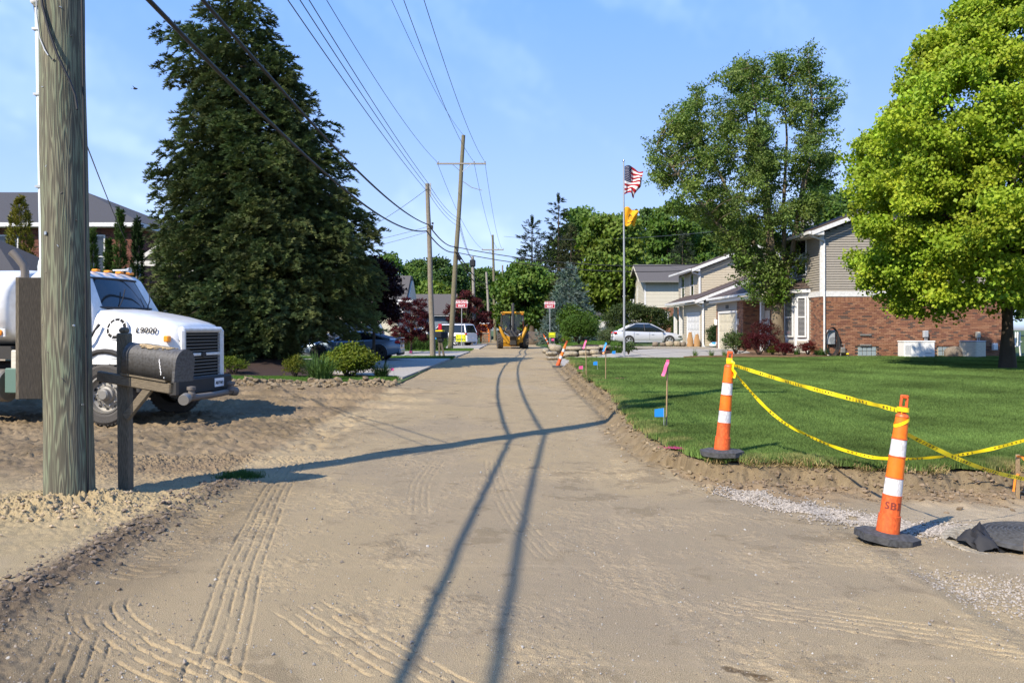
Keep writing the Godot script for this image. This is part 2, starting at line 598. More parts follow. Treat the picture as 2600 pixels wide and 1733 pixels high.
	mat("orange_panel", Color(0.95, 0.25, 0.02), 0.45)
	mat("amber", Color(0.9, 0.30, 0.02), 0.3)
	mat("red_lens", Color(0.55, 0.02, 0.02), 0.2)
	mat("pink", Color(0.80, 0.10, 0.27), 0.6)
	mat("flag_blue", Color(0.02, 0.28, 0.75), 0.6)
	mat("bag_paper", Color(0.36, 0.205, 0.085), 0.85)
	var cg := mat("car_glass", Color(0.03, 0.04, 0.045, 0.22), 0.03)
	cg.transparency = BaseMaterial3D.TRANSPARENCY_ALPHA
	var tg := mat("dark_glass", Color(0.012, 0.016, 0.018), 0.04)
	tg.metallic_specular = 0.8
	grainy(mat("mailbox_black", Color(0.09, 0.09, 0.092), 0.6), noise_tex(0.02, Color(0.6, 0.58, 0.56), Color(1.3, 1.28, 1.25), 512, 33, 5), Vector3(3, 3, 3), relief, 0.1)
	mat("sand_cake", Color(0.40, 0.30, 0.17), 0.95)
	mat("skin", Color(0.50, 0.30, 0.22), 0.6)
	mat("white_shirt", Color(0.75, 0.76, 0.78), 0.8)
	mat("navy_shirt", Color(0.02, 0.05, 0.16), 0.8)
	mat("dark_trousers", Color(0.03, 0.03, 0.04), 0.85)
	mat("fabric_black", Color(0.018, 0.018, 0.02), 0.75)

# ---------------------------------------------------------------- ground (x to the side, d metres ahead)
const LAWN_SIDE := [[8.0, 2.05], [9.4, 1.92], [11.4, 1.72], [13.5, 1.86], [17.5, 2.07], [20.8, 1.9], [26.0, 2.05], [32.0, 2.15], [40.0, 2.1], [60.0, 2.4], [100.0, 3.2]]
const LAWN_FRONT := [[1.8, 9.6], [2.06, 8.85], [2.4, 8.62], [3.24, 8.5], [3.94, 8.12], [5.1, 8.25], [8.0, 8.3], [60.0, 8.3]]
const TAN := Color(0.535, 0.425, 0.262)
const GREY_SOIL := Color(0.45, 0.368, 0.25)
const BROWN_SOIL := Color(0.225, 0.172, 0.105)
const DARK_SOIL := Color(0.15, 0.118, 0.088)
const SAND := Color(0.53, 0.425, 0.25)
const PALE_SAND := Color(0.56, 0.465, 0.325)
var soil := Color.WHITE

func lawn_h(x: float, d: float) -> float:
	return 0.2 + 0.18 * smoothstep(8.0, 30.0, d) + 0.012 * n1.get_noise_2d(x * 2.0, d * 2.0)

func lawn_in(x: float, d: float) -> float:
	return minf(x - table(LAWN_SIDE, d), d - table(LAWN_FRONT, x)) + 0.17 * n2.get_noise_2d(x * 0.9, d * 0.9)

func left_h(x: float, d: float) -> float:
	var r := Vector2((x + 9.8) / 4.2, (d - 31.5) / 7.0).length()
	return 0.03 + 0.44 * (1.0 - smoothstep(0.05, 1.0, r)) + 0.3 * smoothstep(-11.0, -20.0, x) * smoothstep(20.0, 30.0, d)

func dirt(x: float, d: float) -> float:
	var a := n1.get_noise_2d(x, d)
	var b := n2.get_noise_2d(x, d)
	var c := n3.get_noise_2d(x, d)
	var wide := n1.get_noise_2d(x * 0.55 + 40.0, d * 0.4)
	var rough := smoothstep(-0.15, 0.35, n1.get_noise_2d(x * 2.2 + 11.0, d * 2.2 + 5.0))
	var h := 0.020 * a + 0.010 * b * (0.4 + rough) + 0.006 * c * (0.35 + rough)
	var fine := n4.get_noise_2d(x, d) if d < 26.0 else 0.0
	h += 0.0035 * fine * (0.3 + rough)
	var col := TAN.lerp(GREY_SOIL, smoothstep(0.05, 0.45, wide + 0.25 * b) * 0.75)
	col = col.lerp(PALE_SAND, smoothstep(0.1, 0.5, -wide + 0.2 * b) * 0.5)
	col = col.lerp(BROWN_SOIL, smoothstep(0.25, 0.6, b + 0.4 * a + 0.35 * c) * 0.36)
	# the gravelly middle of the road, greyer
	var gz := Vector2((x - 0.75) / 0.75, (d - 5.6) / 2.0).length()
	col = col.lerp(GREY_SOIL, (1.0 - smoothstep(0.4, 1.1, gz + 0.5 * b)) * 0.75)
	# wheel-packed shallow ruts down the road
	h -= 0.018 * (exp(-pow((x + 0.85) / 0.35, 2.0)) + exp(-pow((x - 1.0) / 0.4, 2.0))) * (0.6 + a)
	# right bank up to the lawn
	if x > 0.6:
		var s := lawn_in(x, d) + 0.05 * b + 0.02 * c
		var reach := 0.30 if d > 9.8 else 0.16
		var t := smoothstep(-reach, 0.03, s) * (1.0 - smoothstep(31.0, 33.0, d))
		h = h * (1.0 - 0.5 * t) + t * (lawn_h(x, d) - 0.03)
		var bank := smoothstep(-reach - 0.35, -reach * 0.5, s + 0.1 * b) * (1.0 - smoothstep(31.0, 33.0, d))
		col = col.lerp(BROWN_SOIL, bank * (0.75 + 0.25 * c))
		h += bank * (1.0 - t) * (0.030 * cells.get_noise_2d(x * 1.5, d * 1.5) + 0.02 * b + 0.03)
		if d < 9.2 and x > 1.75:
			# dug-out strip in front of the lawn
			var into := smoothstep(1.75, 2.5, x) * (1.0 - smoothstep(-0.25, -0.05, s))
			var clean := smoothstep(3.1, 3.8, x + 0.3 * b) * smoothstep(4.6, 5.6, d + 0.5 * b + (x - 4.0) * 0.1) * (1.0 - smoothstep(-0.75, -0.3, s))
			h -= 0.05 * into * smoothstep(5.6, 6.6, d)
			col = col.lerp(PALE_SAND, clean * 0.95)
			var lumps := smoothstep(-1.1, -0.55, s) * (1.0 - smoothstep(-0.25, -0.1, s)) * (1.0 - clean)
			h += lumps * (0.10 * maxf(0.0, cells.get_noise_2d(x * 0.8, d * 0.8) + 0.72) + 0.03 * b)
			col = col.lerp(Color(0.34, 0.25, 0.155), lumps * 0.8)
	# left: dark windrow along the road edge, sand beyond, churned lot
	if x < -1.6:
		var edge := -2.92 + 0.12 * a + 0.06 * b - 0.10 * smoothstep(6.0, 4.0, d) + 0.5 * smoothstep(4.9, 3.4, d)
		var w := 1.0 - smoothstep(8.3, 9.0, d)
		var e := exp(-pow((x - edge) / (0.17 + 0.10 * smoothstep(7.0, 3.5, d)), 2.0)) * w
		h += e * (0.055 + 0.035 * cells.get_noise_2d(x * 2.5, d * 2.5) + 0.02 * c)
		col = col.lerp(DARK_SOIL, clampf(e * 1.35, 0.0, 0.95))
		var beside := exp(-pow((x - edge - 0.45) / 0.35, 2.0)) * w
		col = col.lerp(BROWN_SOIL, beside * 0.55)
		var out := smoothstep(edge - 0.05, edge - 0.4, x)
		if out > 0.0:
			var sandy := smoothstep(-0.25, 0.2, n1.get_noise_2d(x * 1.3 + 7.0, d * 1.3) + 0.12) * (1.0 - smoothstep(8.2, 9.6, d))
			col = col.lerp(SAND, out * sandy * w)
			var lot := out * smoothstep(7.9, 9.4, d) * (1.0 - smoothstep(21.8, 22.8, d))
			var k := cells.get_noise_2d(x * 1.15 + 0.4 * b, d * 0.8)
			h += lot * (0.022 * k + 0.022 * b + 0.015 * a + 0.026 * c + 0.014 * fine + 0.02)
			col = col.lerp(Color(0.36, 0.275, 0.175).lerp(BROWN_SOIL, clampf(smoothstep(-0.6, 0.25, k + 0.8 * n1.get_noise_2d(x * 0.7, d * 0.7 + 50.0) + 0.35 * b), 0.0, 1.0)), lot * 0.85)
			var wet := lot * smoothstep(0.0, 0.35, n1.get_noise_2d(x * 0.8 + 90.0, d * 1.6))
			col = col.lerp(DARK_SOIL, wet * 0.35)
		var lot2 := smoothstep(-1.6, -2.9, x) * smoothstep(9.0, 10.5, d) * (1.0 - smoothstep(22.0, 23.0, d))
		h += lot2 * (0.012 * cells.get_noise_2d(x * 1.4, d * 1.0) + 0.018 * c + 0.01 * fine)
		col = col.lerp(BROWN_SOIL, lot2 * 0.35 * smoothstep(-0.2, 0.3, b + a))
		# sand heaped round the pole
		var mx := (x + 3.95) / 1.05
		var md := (d - 7.35) / 0.62
		var r := mx * mx + md * md
		var heap := exp(-r * 1.3)
		h += heap * (0.085 + 0.09 * b + 0.05 * c + 0.035 * fine)
		col = col.lerp(SAND, clampf(heap * 2.2, 0.0, 0.95))
		# ridge of turned soil in front of the flower bed
		var rid := exp(-pow((d - 22.75 - 0.3 * a - 0.25 * sin(x * 0.9)) / 0.5, 2.0)) * smoothstep(-3.0, -3.5, x)
		h += rid * (0.15 + 0.16 * b + 0.12 * cells.get_noise_2d(x * 0.7, d * 0.7))
		col = col.lerp(BROWN_SOIL, clampf(rid * 1.6, 0.0, 1.0))
		# long curving ruts of lorries turning in
		for q in [[21.3, 0.10], [19.6, 0.14], [17.2, 0.08]]:
			var rd: float = q[0] - q[1] * pow(maxf(0.0, x + 6.0), 1.6) + 0.2 * a
			var rr := exp(-pow((d - rd) / 0.24, 2.0)) * smoothstep(-1.2, -3.4, x)
			h -= rr * 0.09
			h += exp(-pow((d - rd - 0.5) / 0.25, 2.0)) * smoothstep(-1.2, -3.4, x) * (0.06 + 0.06 * b)
			
	soil = Color(col.r, col.g, col.b)
	return h

var gh := PackedFloat32Array()
var gc := PackedColorArray()
var g_x0 := 0.0
var g_d0 := 0.0
var g_step := 0.01
var g_nx := 0
var g_nd := 0

func grid_fill(x0: float, x1: float, d0: float, d1: float, step: float) -> void:
	g_x0 = x0; g_d0 = d0; g_step = step
	g_nx = int(round((x1 - x0) / step)) + 1
	g_nd = int(round((d1 - d0) / step)) + 1
	gh.resize(g_nx * g_nd)
	gc.resize(g_nx * g_nd)
	for j in g_nd:
		var d := d0 + j * step
		for i in g_nx:
			gh[j * g_nx + i] = dirt(x0 + i * step, d)
			gc[j * g_nx + i] = soil

func dent(x: float, d: float, r: float, deep: float) -> void:
	if x < g_x0 - 0.05 or d < g_d0 - 0.05 or x > g_x0 + g_nx * g_step + 0.05 or d > g_d0 + g_nd * g_step + 0.05: return
	var k := int(ceil(r * 1.7 / g_step))
	var ci := int(round((x - g_x0) / g_step))
	var cj := int(round((d - g_d0) / g_step))
	for j in range(maxi(0, cj - k), mini(g_nd, cj + k + 1)):
		for i in range(maxi(0, ci - k), mini(g_nx, ci + k + 1)):
			var q := Vector2(g_x0 + i * g_step - x, g_d0 + j * g_step - d).length() / r
			if q < 1.0:
				gh[j * g_nx + i] = gh[j * g_nx + i] - deep * (1.0 - q * q)
			elif q < 1.7:
				gh[j * g_nx + i] += deep * 0.10 * (1.7 - q)

func tyre_track(pts: Array, grooves: int, gap: float, deep: float, wide: float) -> void:
	for g in grooves:
		var off := (g - (grooves - 1) * 0.5) * gap
		for i in pts.size() - 1:
			var a: Vector2 = pts[i]
			var b: Vector2 = pts[i + 1]
			var na: Vector2 = (pts[mini(i + 1, pts.size() - 1)] - pts[maxi(i - 1, 0)]).normalized().orthogonal()
			var nb: Vector2 = (pts[mini(i + 2, pts.size() - 1)] - pts[i]).normalized().orthogonal()
			var k := int(a.distance_to(b) / (wide * 0.45)) + 1
			for s in k:
				var t := float(s) / k
				var p := a.lerp(b, t) + na.lerp(nb, t) * off
				var w := n2.get_noise_2d(p.x * 3.0, p.y * 3.0 + g * 9.0)
				if w > 0.3:
					continue
				var ends := smoothstep(0.0, 1.0, (i + t) / 5.0) * smoothstep(0.0, 1.0, (pts.size() - 1 - i - t) / 5.0)
				dent(p.x + 0.008 * w, p.y + 0.006 * w, maxf(wide * 0.62, g_step * 1.15) * (1.0 + 0.3 * w), deep * 0.42 * ends * (0.75 - 1.2 * w) * rng.randf_range(0.8, 1.2))

func lug_track(a: Vector2, b: Vector2, half: float, gap: float, deep: float, slant: float) -> void:
	var dir := (b - a).normalized()
	var side := dir.orthogonal()
	var k := int(a.distance_to(b) / gap)
	for s in k:
		var p := a + dir * (s + rng.randf_range(-0.15, 0.15)) * gap
		if n2.get_noise_2d(p.x * 1.5, p.y * 1.5 + 30.0) > 0.12:
			continue
		for e in [-1.0, 1.0]:
			var m := int(half / 0.022)
			for q in m:
				var t := float(q) / m
				var c: Vector2 = p + side * e * half * (0.08 + 0.92 * t) + dir * slant * (1.0 - t) + dir * (gap * 0.5 if e > 0.0 else 0.0)
				dent(c.x, c.y, 0.019, deep * 0.6 * rng.randf_range(0.6, 1.1))

func smooth(pts: Array, n := 8) -> Array:
	var c := Curve2D.new()
	c.bake_interval = 0.1
	for i in pts.size():
		var t: Vector2 = (pts[mini(i + 1, pts.size() - 1)] - pts[maxi(i - 1, 0)]) * 0.17
		c.add_point(pts[i], -t, t)
	return Array(c.get_baked_points())

func grid_mesh() -> ArrayMesh:
	var v := PackedVector3Array()
	var nn := PackedVector3Array()
	v.resize(g_nx * g_nd)
	nn.resize(g_nx * g_nd)
	for j in g_nd:
		for i in g_nx:
			var at := j * g_nx + i
			v[at] = Vector3(g_x0 + i * g_step, gh[at], -(g_d0 + j * g_step))
			# past the rim the slope comes from the ground itself, so that neighbouring sheets meet without a crease
			var l := gh[at - 1] if i > 0 else dirt(v[at].x - g_step, -v[at].z) + gh[at] - dirt(v[at].x, -v[at].z)
			var r := gh[at + 1] if i < g_nx - 1 else dirt(v[at].x + g_step, -v[at].z) + gh[at] - dirt(v[at].x, -v[at].z)
			var f := gh[at - g_nx] if j > 0 else dirt(v[at].x, -v[at].z - g_step) + gh[at] - dirt(v[at].x, -v[at].z)
			var b := gh[at + g_nx] if j < g_nd - 1 else dirt(v[at].x, -v[at].z + g_step) + gh[at] - dirt(v[at].x, -v[at].z)
			nn[at] = Vector3(l - r, 2.0 * g_step, b - f).normalized()
	var ix := PackedInt32Array()
	ix.resize((g_nx - 1) * (g_nd - 1) * 6)
	var k := 0
	for j in g_nd - 1:
		for i in g_nx - 1:
			var a := j * g_nx + i
			ix[k] = a; ix[k + 1] = a + g_nx; ix[k + 2] = a + 1
			ix[k + 3] = a + 1; ix[k + 4] = a + g_nx; ix[k + 5] = a + g_nx + 1
			k += 6
	var arr := []
	arr.resize(Mesh.ARRAY_MAX)
	arr[Mesh.ARRAY_VERTEX] = v
	arr[Mesh.ARRAY_NORMAL] = nn
	arr[Mesh.ARRAY_COLOR] = gc
	arr[Mesh.ARRAY_INDEX] = ix
	var m := ArrayMesh.new()
	m.add_surface_from_arrays(Mesh.PRIMITIVE_TRIANGLES, arr)
	return m

func sheet(called: String, x0: float, x1: float, d0: float, d1: float, nx: int, nd: int, height: Callable, m: Material, colour = null) -> MeshInstance3D:
	var b := MB.new()
	var rings := []
	for j in nd + 1:
		var ring := PackedVector3Array()
		for i in nx + 1:
			var x := lerpf(x0, x1, float(i) / nx)
			var d := lerpf(d0, d1, float(j) / nd)
			ring.append(Vector3(x, height.call(x, d), -d))
		rings.append(ring)
	b.loft(rings, false)
	if colour != null:
		for i in b.v.size():
			b.c[i] = colour.call(b.v[i].x, -b.v[i].z)
	return part(called, b, m, null, "structure")

func pebble_mesh(sd: int) -> ArrayMesh:
	var b := MB.new()
	var r := RandomNumberGenerator.new()
	r.seed = sd
	var pts := []
	for p in [Vector3(1, 0, 0), Vector3(-1, 0, 0), Vector3(0, 1, 0), Vector3(0, -1, 0), Vector3(0, 0, 1), Vector3(0, 0, -1)]:
		pts.append(p * r.randf_range(0.7, 1.15) + Vector3(r.randf_range(-0.3, 0.3), r.randf_range(-0.3, 0.3), r.randf_range(-0.3, 0.3)))
	for f in [[0, 2, 4], [4, 2, 1], [1, 2, 5], [5, 2, 0], [0, 4, 3], [4, 1, 3], [1, 5, 3], [5, 0, 3]]:
		var m: Vector3 = (pts[f[0]] + pts[f[1]] + pts[f[2]]) / 3.0 * 1.35
		b.tri(pts[f[0]], m, pts[f[2]])
		b.tri(pts[f[0]], pts[f[1]], m)
		b.tri(pts[f[1]], pts[f[2]], m)
	return b.commit()

func lumps(called: String, label: String, category: String, spots: Array, cols: Array, sd: int) -> void:
	var o := scatter(called, pebble_mesh(sd), M.stones, spots, cols, null, "stuff")
	tag(o, label, category)

func spin() -> Basis:
	return Basis(Vector3(rng.randf_range(-1, 1), rng.randf_range(-1, 1), rng.randf_range(-1, 1)).normalized(), rng.randf() * TAU)

func build_ground() -> void:
	# wide base under everything, out to the horizon
	sheet("ground", -420.0, 420.0, -60.0, 420.0, 60, 40, func(x, d): return -0.3 + (0.55 if d > 40.0 and absf(x) > 8.0 else 0.0), M.lawn, func(_x, _d): return Color(0.9, 0.9, 0.9))
	# near dirt with tracks pressed into it
	var parent := Node3D.new()
	parent.name = "dirt_road"
	parent.set_meta("kind", "structure")
	add_child(parent)
	grid_fill(-5.2, 6.3, 6.8, 10.4, 0.0125)
	press_tracks()
	part_mesh("near_dirt", grid_mesh(), parent)
	grid_fill(-5.2, -3.3, 3.0, 6.8, 0.019)
	part_mesh("near_dirt", grid_mesh(), parent)
	grid_fill(1.3, 6.3, 3.0, 6.8, 0.0125)
	press_tracks()
	part_mesh("near_dirt", grid_mesh(), parent)
	grid_fill(-3.3, 1.3, 3.0, 6.8, 0.01)
	press_tracks()
	# a damp spot
	for k in 9:
		var q := Vector2(1.02 + 0.16 * k / 8.0, 3.92 - 0.14 * k / 8.0)
		for j in g_nd:
			var d := g_d0 + j * g_step
			if absf(d - q.y) > 0.05: continue
			for i in g_nx:
				var x := g_x0 + i * g_step
				if Vector2(x - q.x, d - q.y).length() < 0.03 + 0.012 * sin(k * 2.1) + 0.02 * n3.get_noise_2d(x * 3.0, d * 3.0):
					gc[j * g_nx + i] = gc[j * g_nx + i].lerp(Color(0.13, 0.085, 0.045), 0.5)
	part_mesh("near_dirt", grid_mesh(), parent)
	for q in [[-22.0, -10.4, 1.4, 10.4, 0.2], [-10.4, -5.2, 1.4, 4.4, 0.1], [-5.2, 6.3, 1.4, 3.0, 0.05], [6.3, 17.5, 1.4, 10.4, 0.1], [-30.0, -15.0, 10.4, 25.4, 0.25]]:
		grid_fill(q[0], q[1], q[2], q[3], q[4])
		part_mesh("outer_dirt", grid_mesh(), parent)
	grid_fill(-10.4, -5.2, 4.4, 10.4, 0.04)
	part_mesh("side_dirt", grid_mesh(), parent)
	grid_fill(-15.0, 4.6, 10.4, 25.0, 0.05)
	for k in 900:
		# boot and lug prints in the churned lot
		var q := Vector2(rng.randf_range(-9.5, -2.6), rng.randf_range(10.6, 15.5))
		dent(q.x, q.y, rng.randf_range(0.07, 0.13), rng.randf_range(0.02, 0.06))
	part_mesh("lot_dirt", grid_mesh(), parent)
	grid_fill(-4.6, 6.0, 25.0, 110.0, 0.2)
	part_mesh("far_dirt", grid_mesh(), parent)
	# loose stones, gravel and clods
	var xf := []
	var cc := []
	for k in 34000:
		var d := 3.4 + 12.0 * pow(rng.randf(), 1.7)
		var x := rng.randf_range(-3.2, 2.6) if d > 8.0 else rng.randf_range(-3.4, minf(0.64 * d, 4.8))
		if lawn_in(x, d) > -0.05: continue
		var r := 0.0022 + 0.0045 * pow(rng.randf(), 3.0) + (0.009 if rng.randf() < 0.008 else 0.0)
		if n1.get_noise_2d(x * 2.2 + 11.0, d * 2.2 + 5.0) < -0.1 and rng.randf() < 0.6: continue
		var t := rng.randf_range(0.55, 1.1)
		xf.append(Transform3D(spin().scaled(Vector3.ONE * r), Vector3(x, dirt(x, d) + r * 0.3, -d)))
		cc.append(Color(0.30 * t, 0.255 * t, 0.20 * t) if rng.randf() < 0.75 else Color(0.42 * t, 0.40 * t, 0.36 * t))
	lumps("pebbles", "small loose stones strewn over the tan dirt road", "pebbles", xf, cc, 4)
	xf = []; cc = []
	for k in 15000:
		var t := rng.randf()
		var line := [Vector2(2.15, 8.15), Vector2(2.75, 7.35), Vector2(3.3, 6.75), Vector2(3.9, 6.5), Vector2(5.2, 6.45)]
		var f := t * 3.999
		var q: Vector2 = line[int(f)].lerp(line[int(f) + 1], f - int(f))
		q += Vector2(rng.randfn(0.0, 0.13), rng.randfn(0.0, 0.14))
		if n2.get_noise_2d(q.x * 1.4, q.y * 1.4 + 60.0) > 0.36: continue
		if lawn_in(q.x, q.y) > -0.12: continue
		var r := 0.005 + 0.008 * rng.randf()
		var s := rng.randf_range(0.6, 1.35)
		xf.append(Transform3D(spin().scaled(Vector3(r, r * 0.8, r)), Vector3(q.x, dirt(q.x, q.y) + 0.003 + 0.006 * rng.randf(), -q.y)))
		cc.append(Color(0.325 * s, 0.288 * s, 0.243 * s))
	for k in 4500:
		var q := Vector2(rng.randf_range(2.6, 5.2), rng.randf_range(4.6, 5.3))
		q.y += 0.28 * (3.0 - q.x) + rng.randfn(0.0, 0.1)
		var r := 0.004 + 0.006 * rng.randf()
		var s := rng.randf_range(0.6, 1.3)
		xf.append(Transform3D(spin().scaled(Vector3(r, r * 0.8, r)), Vector3(q.x, dirt(q.x, q.y) + 0.002, -q.y)))
		cc.append(Color(0.34 * s, 0.30 * s, 0.25 * s))
	lumps("gravel", "strip of pale crushed gravel in the dug-out edge below the lawn", "gravel", xf, cc, 5)
	xf = []; cc = []
	for k in 5200:
		var x := 0.0
		var d := 0.0
		var base := DARK_SOIL
		var r := 0.006 + 0.02 * pow(rng.randf(), 3.0)
		var w := rng.randf()
		if w < 0.42:
			if rng.randf() < 0.35: continue
			d = rng.randf_range(3.4, 8.6)
			x = -2.95 + rng.randfn(0.0, 0.17)
		elif w < 0.62:
			d = rng.randf_range(8.0, 32.0)
			x = table(LAWN_SIDE, d) - absf(rng.randfn(0.06, 0.16))
			base = BROWN_SOIL
			r *= 1.6
		elif w < 0.80:
			x = rng.randf_range(2.0, 5.5)
			d = table(LAWN_FRONT, x) - absf(rng.randfn(0.1, 0.25))
			base = Color(0.20, 0.148, 0.095)
			r *= 1.3
		else:
			if rng.randf() < 0.5: continue
			x = -4.0 + rng.randfn(0.0, 0.6)
			d = 7.25 + rng.randfn(0.0, 0.35)
			base = Color(0.36, 0.275, 0.175)
		if lawn_in(x, d) > 0.0: continue
		var t := rng.randf_range(0.8, 1.35)
		xf.append(Transform3D(spin().scaled(Vector3(r, r * 0.75, r)), Vector3(x, dirt(x, d) + r * 0.25, -d)))
		cc.append(Color(base.r * t, base.g * t, base.b * t))
	for k in 900:
		var x := rng.randf_range(-9.5, -3.2)
		var d := 22.75 + rng.randfn(0.0, 0.45)
		var r := 0.03 + 0.09 * pow(rng.randf(), 2.0)
		xf.append(Transform3D(spin().scaled(Vector3(r, r * 0.7, r)), Vector3(x, dirt(x, d) + r * 0.2, -d)))
		var t := rng.randf_range(0.7, 1.2)
		cc.append(Color(BROWN_SOIL.r * t, BROWN_SOIL.g * t, BROWN_SOIL.b * t))
	lumps("soil_clods", "loose clods of brown soil along the road edges", "clods", xf, cc, 6)
	# lawn on the house side and verges on the other
	var striped := func(x: float, d: float) -> Color:
		var s := 0.92 + 0.10 * sin((x * 0.75 + d * 0.66) * 1.9) + 0.10 * n1.get_noise_2d(x * 1.5, d * 1.5)
		return Color(s, s, s)
	var lawn := MB.new()
	var rows := []
	var dd := 8.0
	while dd < 36.0:
		rows.append(dd)
		dd += 0.06 if dd < 12.0 else 0.25
	for j in rows.size() - 1:
		var d0: float = rows[j]
		var d1: float = rows[j + 1]
		var x := 1.5
		while x < 40.0:
			var st := 0.06 if x < 2.6 or (d0 < 9.0 and x < 6.0) else 0.5
			var x1 := x + st
			if lawn_in(x + st * 0.5, (d0 + d1) * 0.5) > 0.0 and not (d0 > 33.0 and x < 7.4):
				var q := [Vector3(x, lawn_h(x, d0), -d0), Vector3(x1, lawn_h(x1, d0), -d0), Vector3(x1, lawn_h(x1, d1), -d1), Vector3(x, lawn_h(x, d1), -d1)]
				lawn.quad(q[0], q[1], q[2], q[3])
			x = x1
	for i in lawn.v.size():
		lawn.c[i] = striped.call(lawn.v[i].x, -lawn.v[i].z)
		lawn.n[i] = Vector3.UP
	part("lawn", lawn, M.lawn, null, "structure")
	sheet("back_lawn", 2.2, 90.0, 35.0, 200.0, 60, 60, func(x, d): return -0.03 + 0.37 * smoothstep(2.2, 7.5, x) + 0.1 * smoothstep(50.0, 120.0, d), M.lawn, striped)
	sheet("side_lawn", -90.0, -3.2, 23.2, 200.0, 80, 120, left_h, M.lawn, striped)
	# paved drives
	slabs("house_drive", [Vector2(2.0, 33.0), Vector2(2.3, 41.2), Vector2(12.2, 52.0), Vector2(12.2, 33.6)], 0.415, 5, 4, 2.2)
	slabs("concrete_drive", [Vector2(-3.35, 25.2), Vector2(-3.0, 41.0), Vector2(-16.0, 41.0), Vector2(-6.2, 28.0)], 0.085, 4, 4)
	slabs("neighbour_drive", [Vector2(-2.95, 44.3), Vector2(-2.7, 54.5), Vector2(-18.0, 54.5), Vector2(-18.0, 44.3)], 0.06, 5, 3)
	slabs("far_drive", [Vector2(-2.4, 61.5), Vector2(-2.2, 80.0), Vector2(-16.0, 80.0), Vector2(-16.0, 68.5)], 0.07, 4, 4)
	sheet("gravel_bed", 6.2, 11.6, 46.6, 53.2, 12, 12, func(x, d): return 0.425 + 0.01 * n3.get_noise_2d(x, d), M.limestone)
	var bed := MB.new()
	var outline := PackedVector2Array([Vector2(6.9, 33.2), Vector2(9.5, 33.5), Vector2(11.5, 33.2), Vector2(13.2, 34.2), Vector2(13.2, 43.0), Vector2(12.1, 42.6), Vector2(11.2, 38.5), Vector2(9.0, 35.0)])
	bed.prism(outline, 0.06, Transform3D(Basis(Vector3(1, 0, 0), Vector3(0, 0, -1), Vector3(0, 1, 0)), Vector3(0, 0.425, 0)))
	part("chip_bed", bed, M.wood_chips, null, "structure")
	sheet("mulch_bed", -12.5, -5.1, 25.2, 35.5, 30, 30, func(x, d): return left_h(x, d) + 0.02 + 0.02 * n2.get_noise_2d(x, d), M.dark_mulch)
	build_grass()

func press_tracks() -> void:
	tyre_track(smooth([Vector2(-2.95, 10.35), Vector2(-2.62, 9.87), Vector2(-2.30, 8.0), Vector2(-2.06, 6.79), Vector2(-1.80, 5.5), Vector2(-1.60, 4.69), Vector2(-1.36, 3.72), Vector2(-1.2, 3.1)]), 5, 0.064, 0.016, 0.019)
	tyre_track(smooth([Vector2(-2.42, 4.9), Vector2(-2.34, 4.66), Vector2(-2.12, 4.38), Vector2(-1.72, 4.0), Vector2(-1.2, 3.62), Vector2(-0.6, 3.2)]), 5, 0.075, 0.020, 0.020)
	tyre_track(smooth([Vector2(-2.28, 4.42), Vector2(-2.12, 4.0), Vector2(-1.9, 3.4), Vector2(-1.8, 3.05)]), 5, 0.07, 0.019, 0.019)
	tyre_track(smooth([Vector2(-1.30, 4.85), Vector2(-0.9, 4.35), Vector2(-0.45, 3.8), Vector2(0.1, 3.2)]), 5, 0.075, 0.014, 0.021)
	tyre_track(smooth([Vector2(-0.25, 10.3), Vector2(-0.15, 8.5), Vector2(0.05, 6.8), Vector2(0.3, 5.6)]), 4, 0.06, 0.008, 0.018)
	tyre_track(smooth([Vector2(-0.9, 10.3), Vector2(-0.95, 8.6), Vector2(-0.8, 7.0)]), 4, 0.06, 0.007, 0.018)
	tyre_track(smooth([Vector2(1.1, 4.9), Vector2(1.9, 4.45), Vector2(2.9, 4.0)]), 5, 0.07, 0.012, 0.022)
	lug_track(Vector2(-2.45, 8.2), Vector2(-2.42, 5.0), 0.17, 0.085, 0.016, 0.05)
	lug_track(Vector2(-2.12, 8.1), Vector2(-2.02, 6.6), 0.13, 0.09, 0.015, 0.04)
	lug_track(Vector2(1.35, 10.3), Vector2(1.25, 8.3), 0.16, 0.085, 0.014, 0.05)
	lug_track(Vector2(1.6, 6.6), Vector2(3.6, 4.6), 0.18, 0.09, 0.013, 0.05)
	lug_track(Vector2(0.9, 4.6), Vector2(2.2, 3.3), 0.18, 0.10, 0.010, 0.05)

func part_mesh(called: String, mesh: Mesh, parent: Node3D) -> void:
	obj(called, mesh, M.soil, parent)

func slabs(called: String, q: Array, y: float, nu: int, nv: int, ramp := -99.0) -> void:
	# poured slabs with open joints between them
	var root := Node3D.new()
	root.name = called
	root.set_meta("kind", "structure")
	add_child(root)
	var at := func(u: float, v: float) -> Vector2: return (q[0] as Vector2).lerp(q[1], v).lerp((q[3] as Vector2).lerp(q[2], v), u)
	for i in nu:
		for j in nv:
			var b := MB.new()
			var g := 0.004
			var pl := PackedVector2Array([at.call(i / float(nu) + g, j / float(nv) + g), at.call((i + 1.0) / nu - g, j / float(nv) + g), at.call((i + 1.0) / nu - g, (j + 1.0) / nv - g), at.call(i / float(nu) + g, (j + 1.0) / nv - g)])
			var lift := 0.004 * rng.randf()
			var c := []
			for e in pl: c.append(Vector3(e.x, (y if ramp < -50.0 else 0.03 + (y - 0.03) * smoothstep(ramp, ramp + 5.5, e.x)) + lift, -e.y))
			if (pl[1] - pl[0]).cross(pl[2] - pl[0]) < 0.0: c.reverse()
			slab4(b, c, 0.12)
			part("slab", b, M.concrete, root)

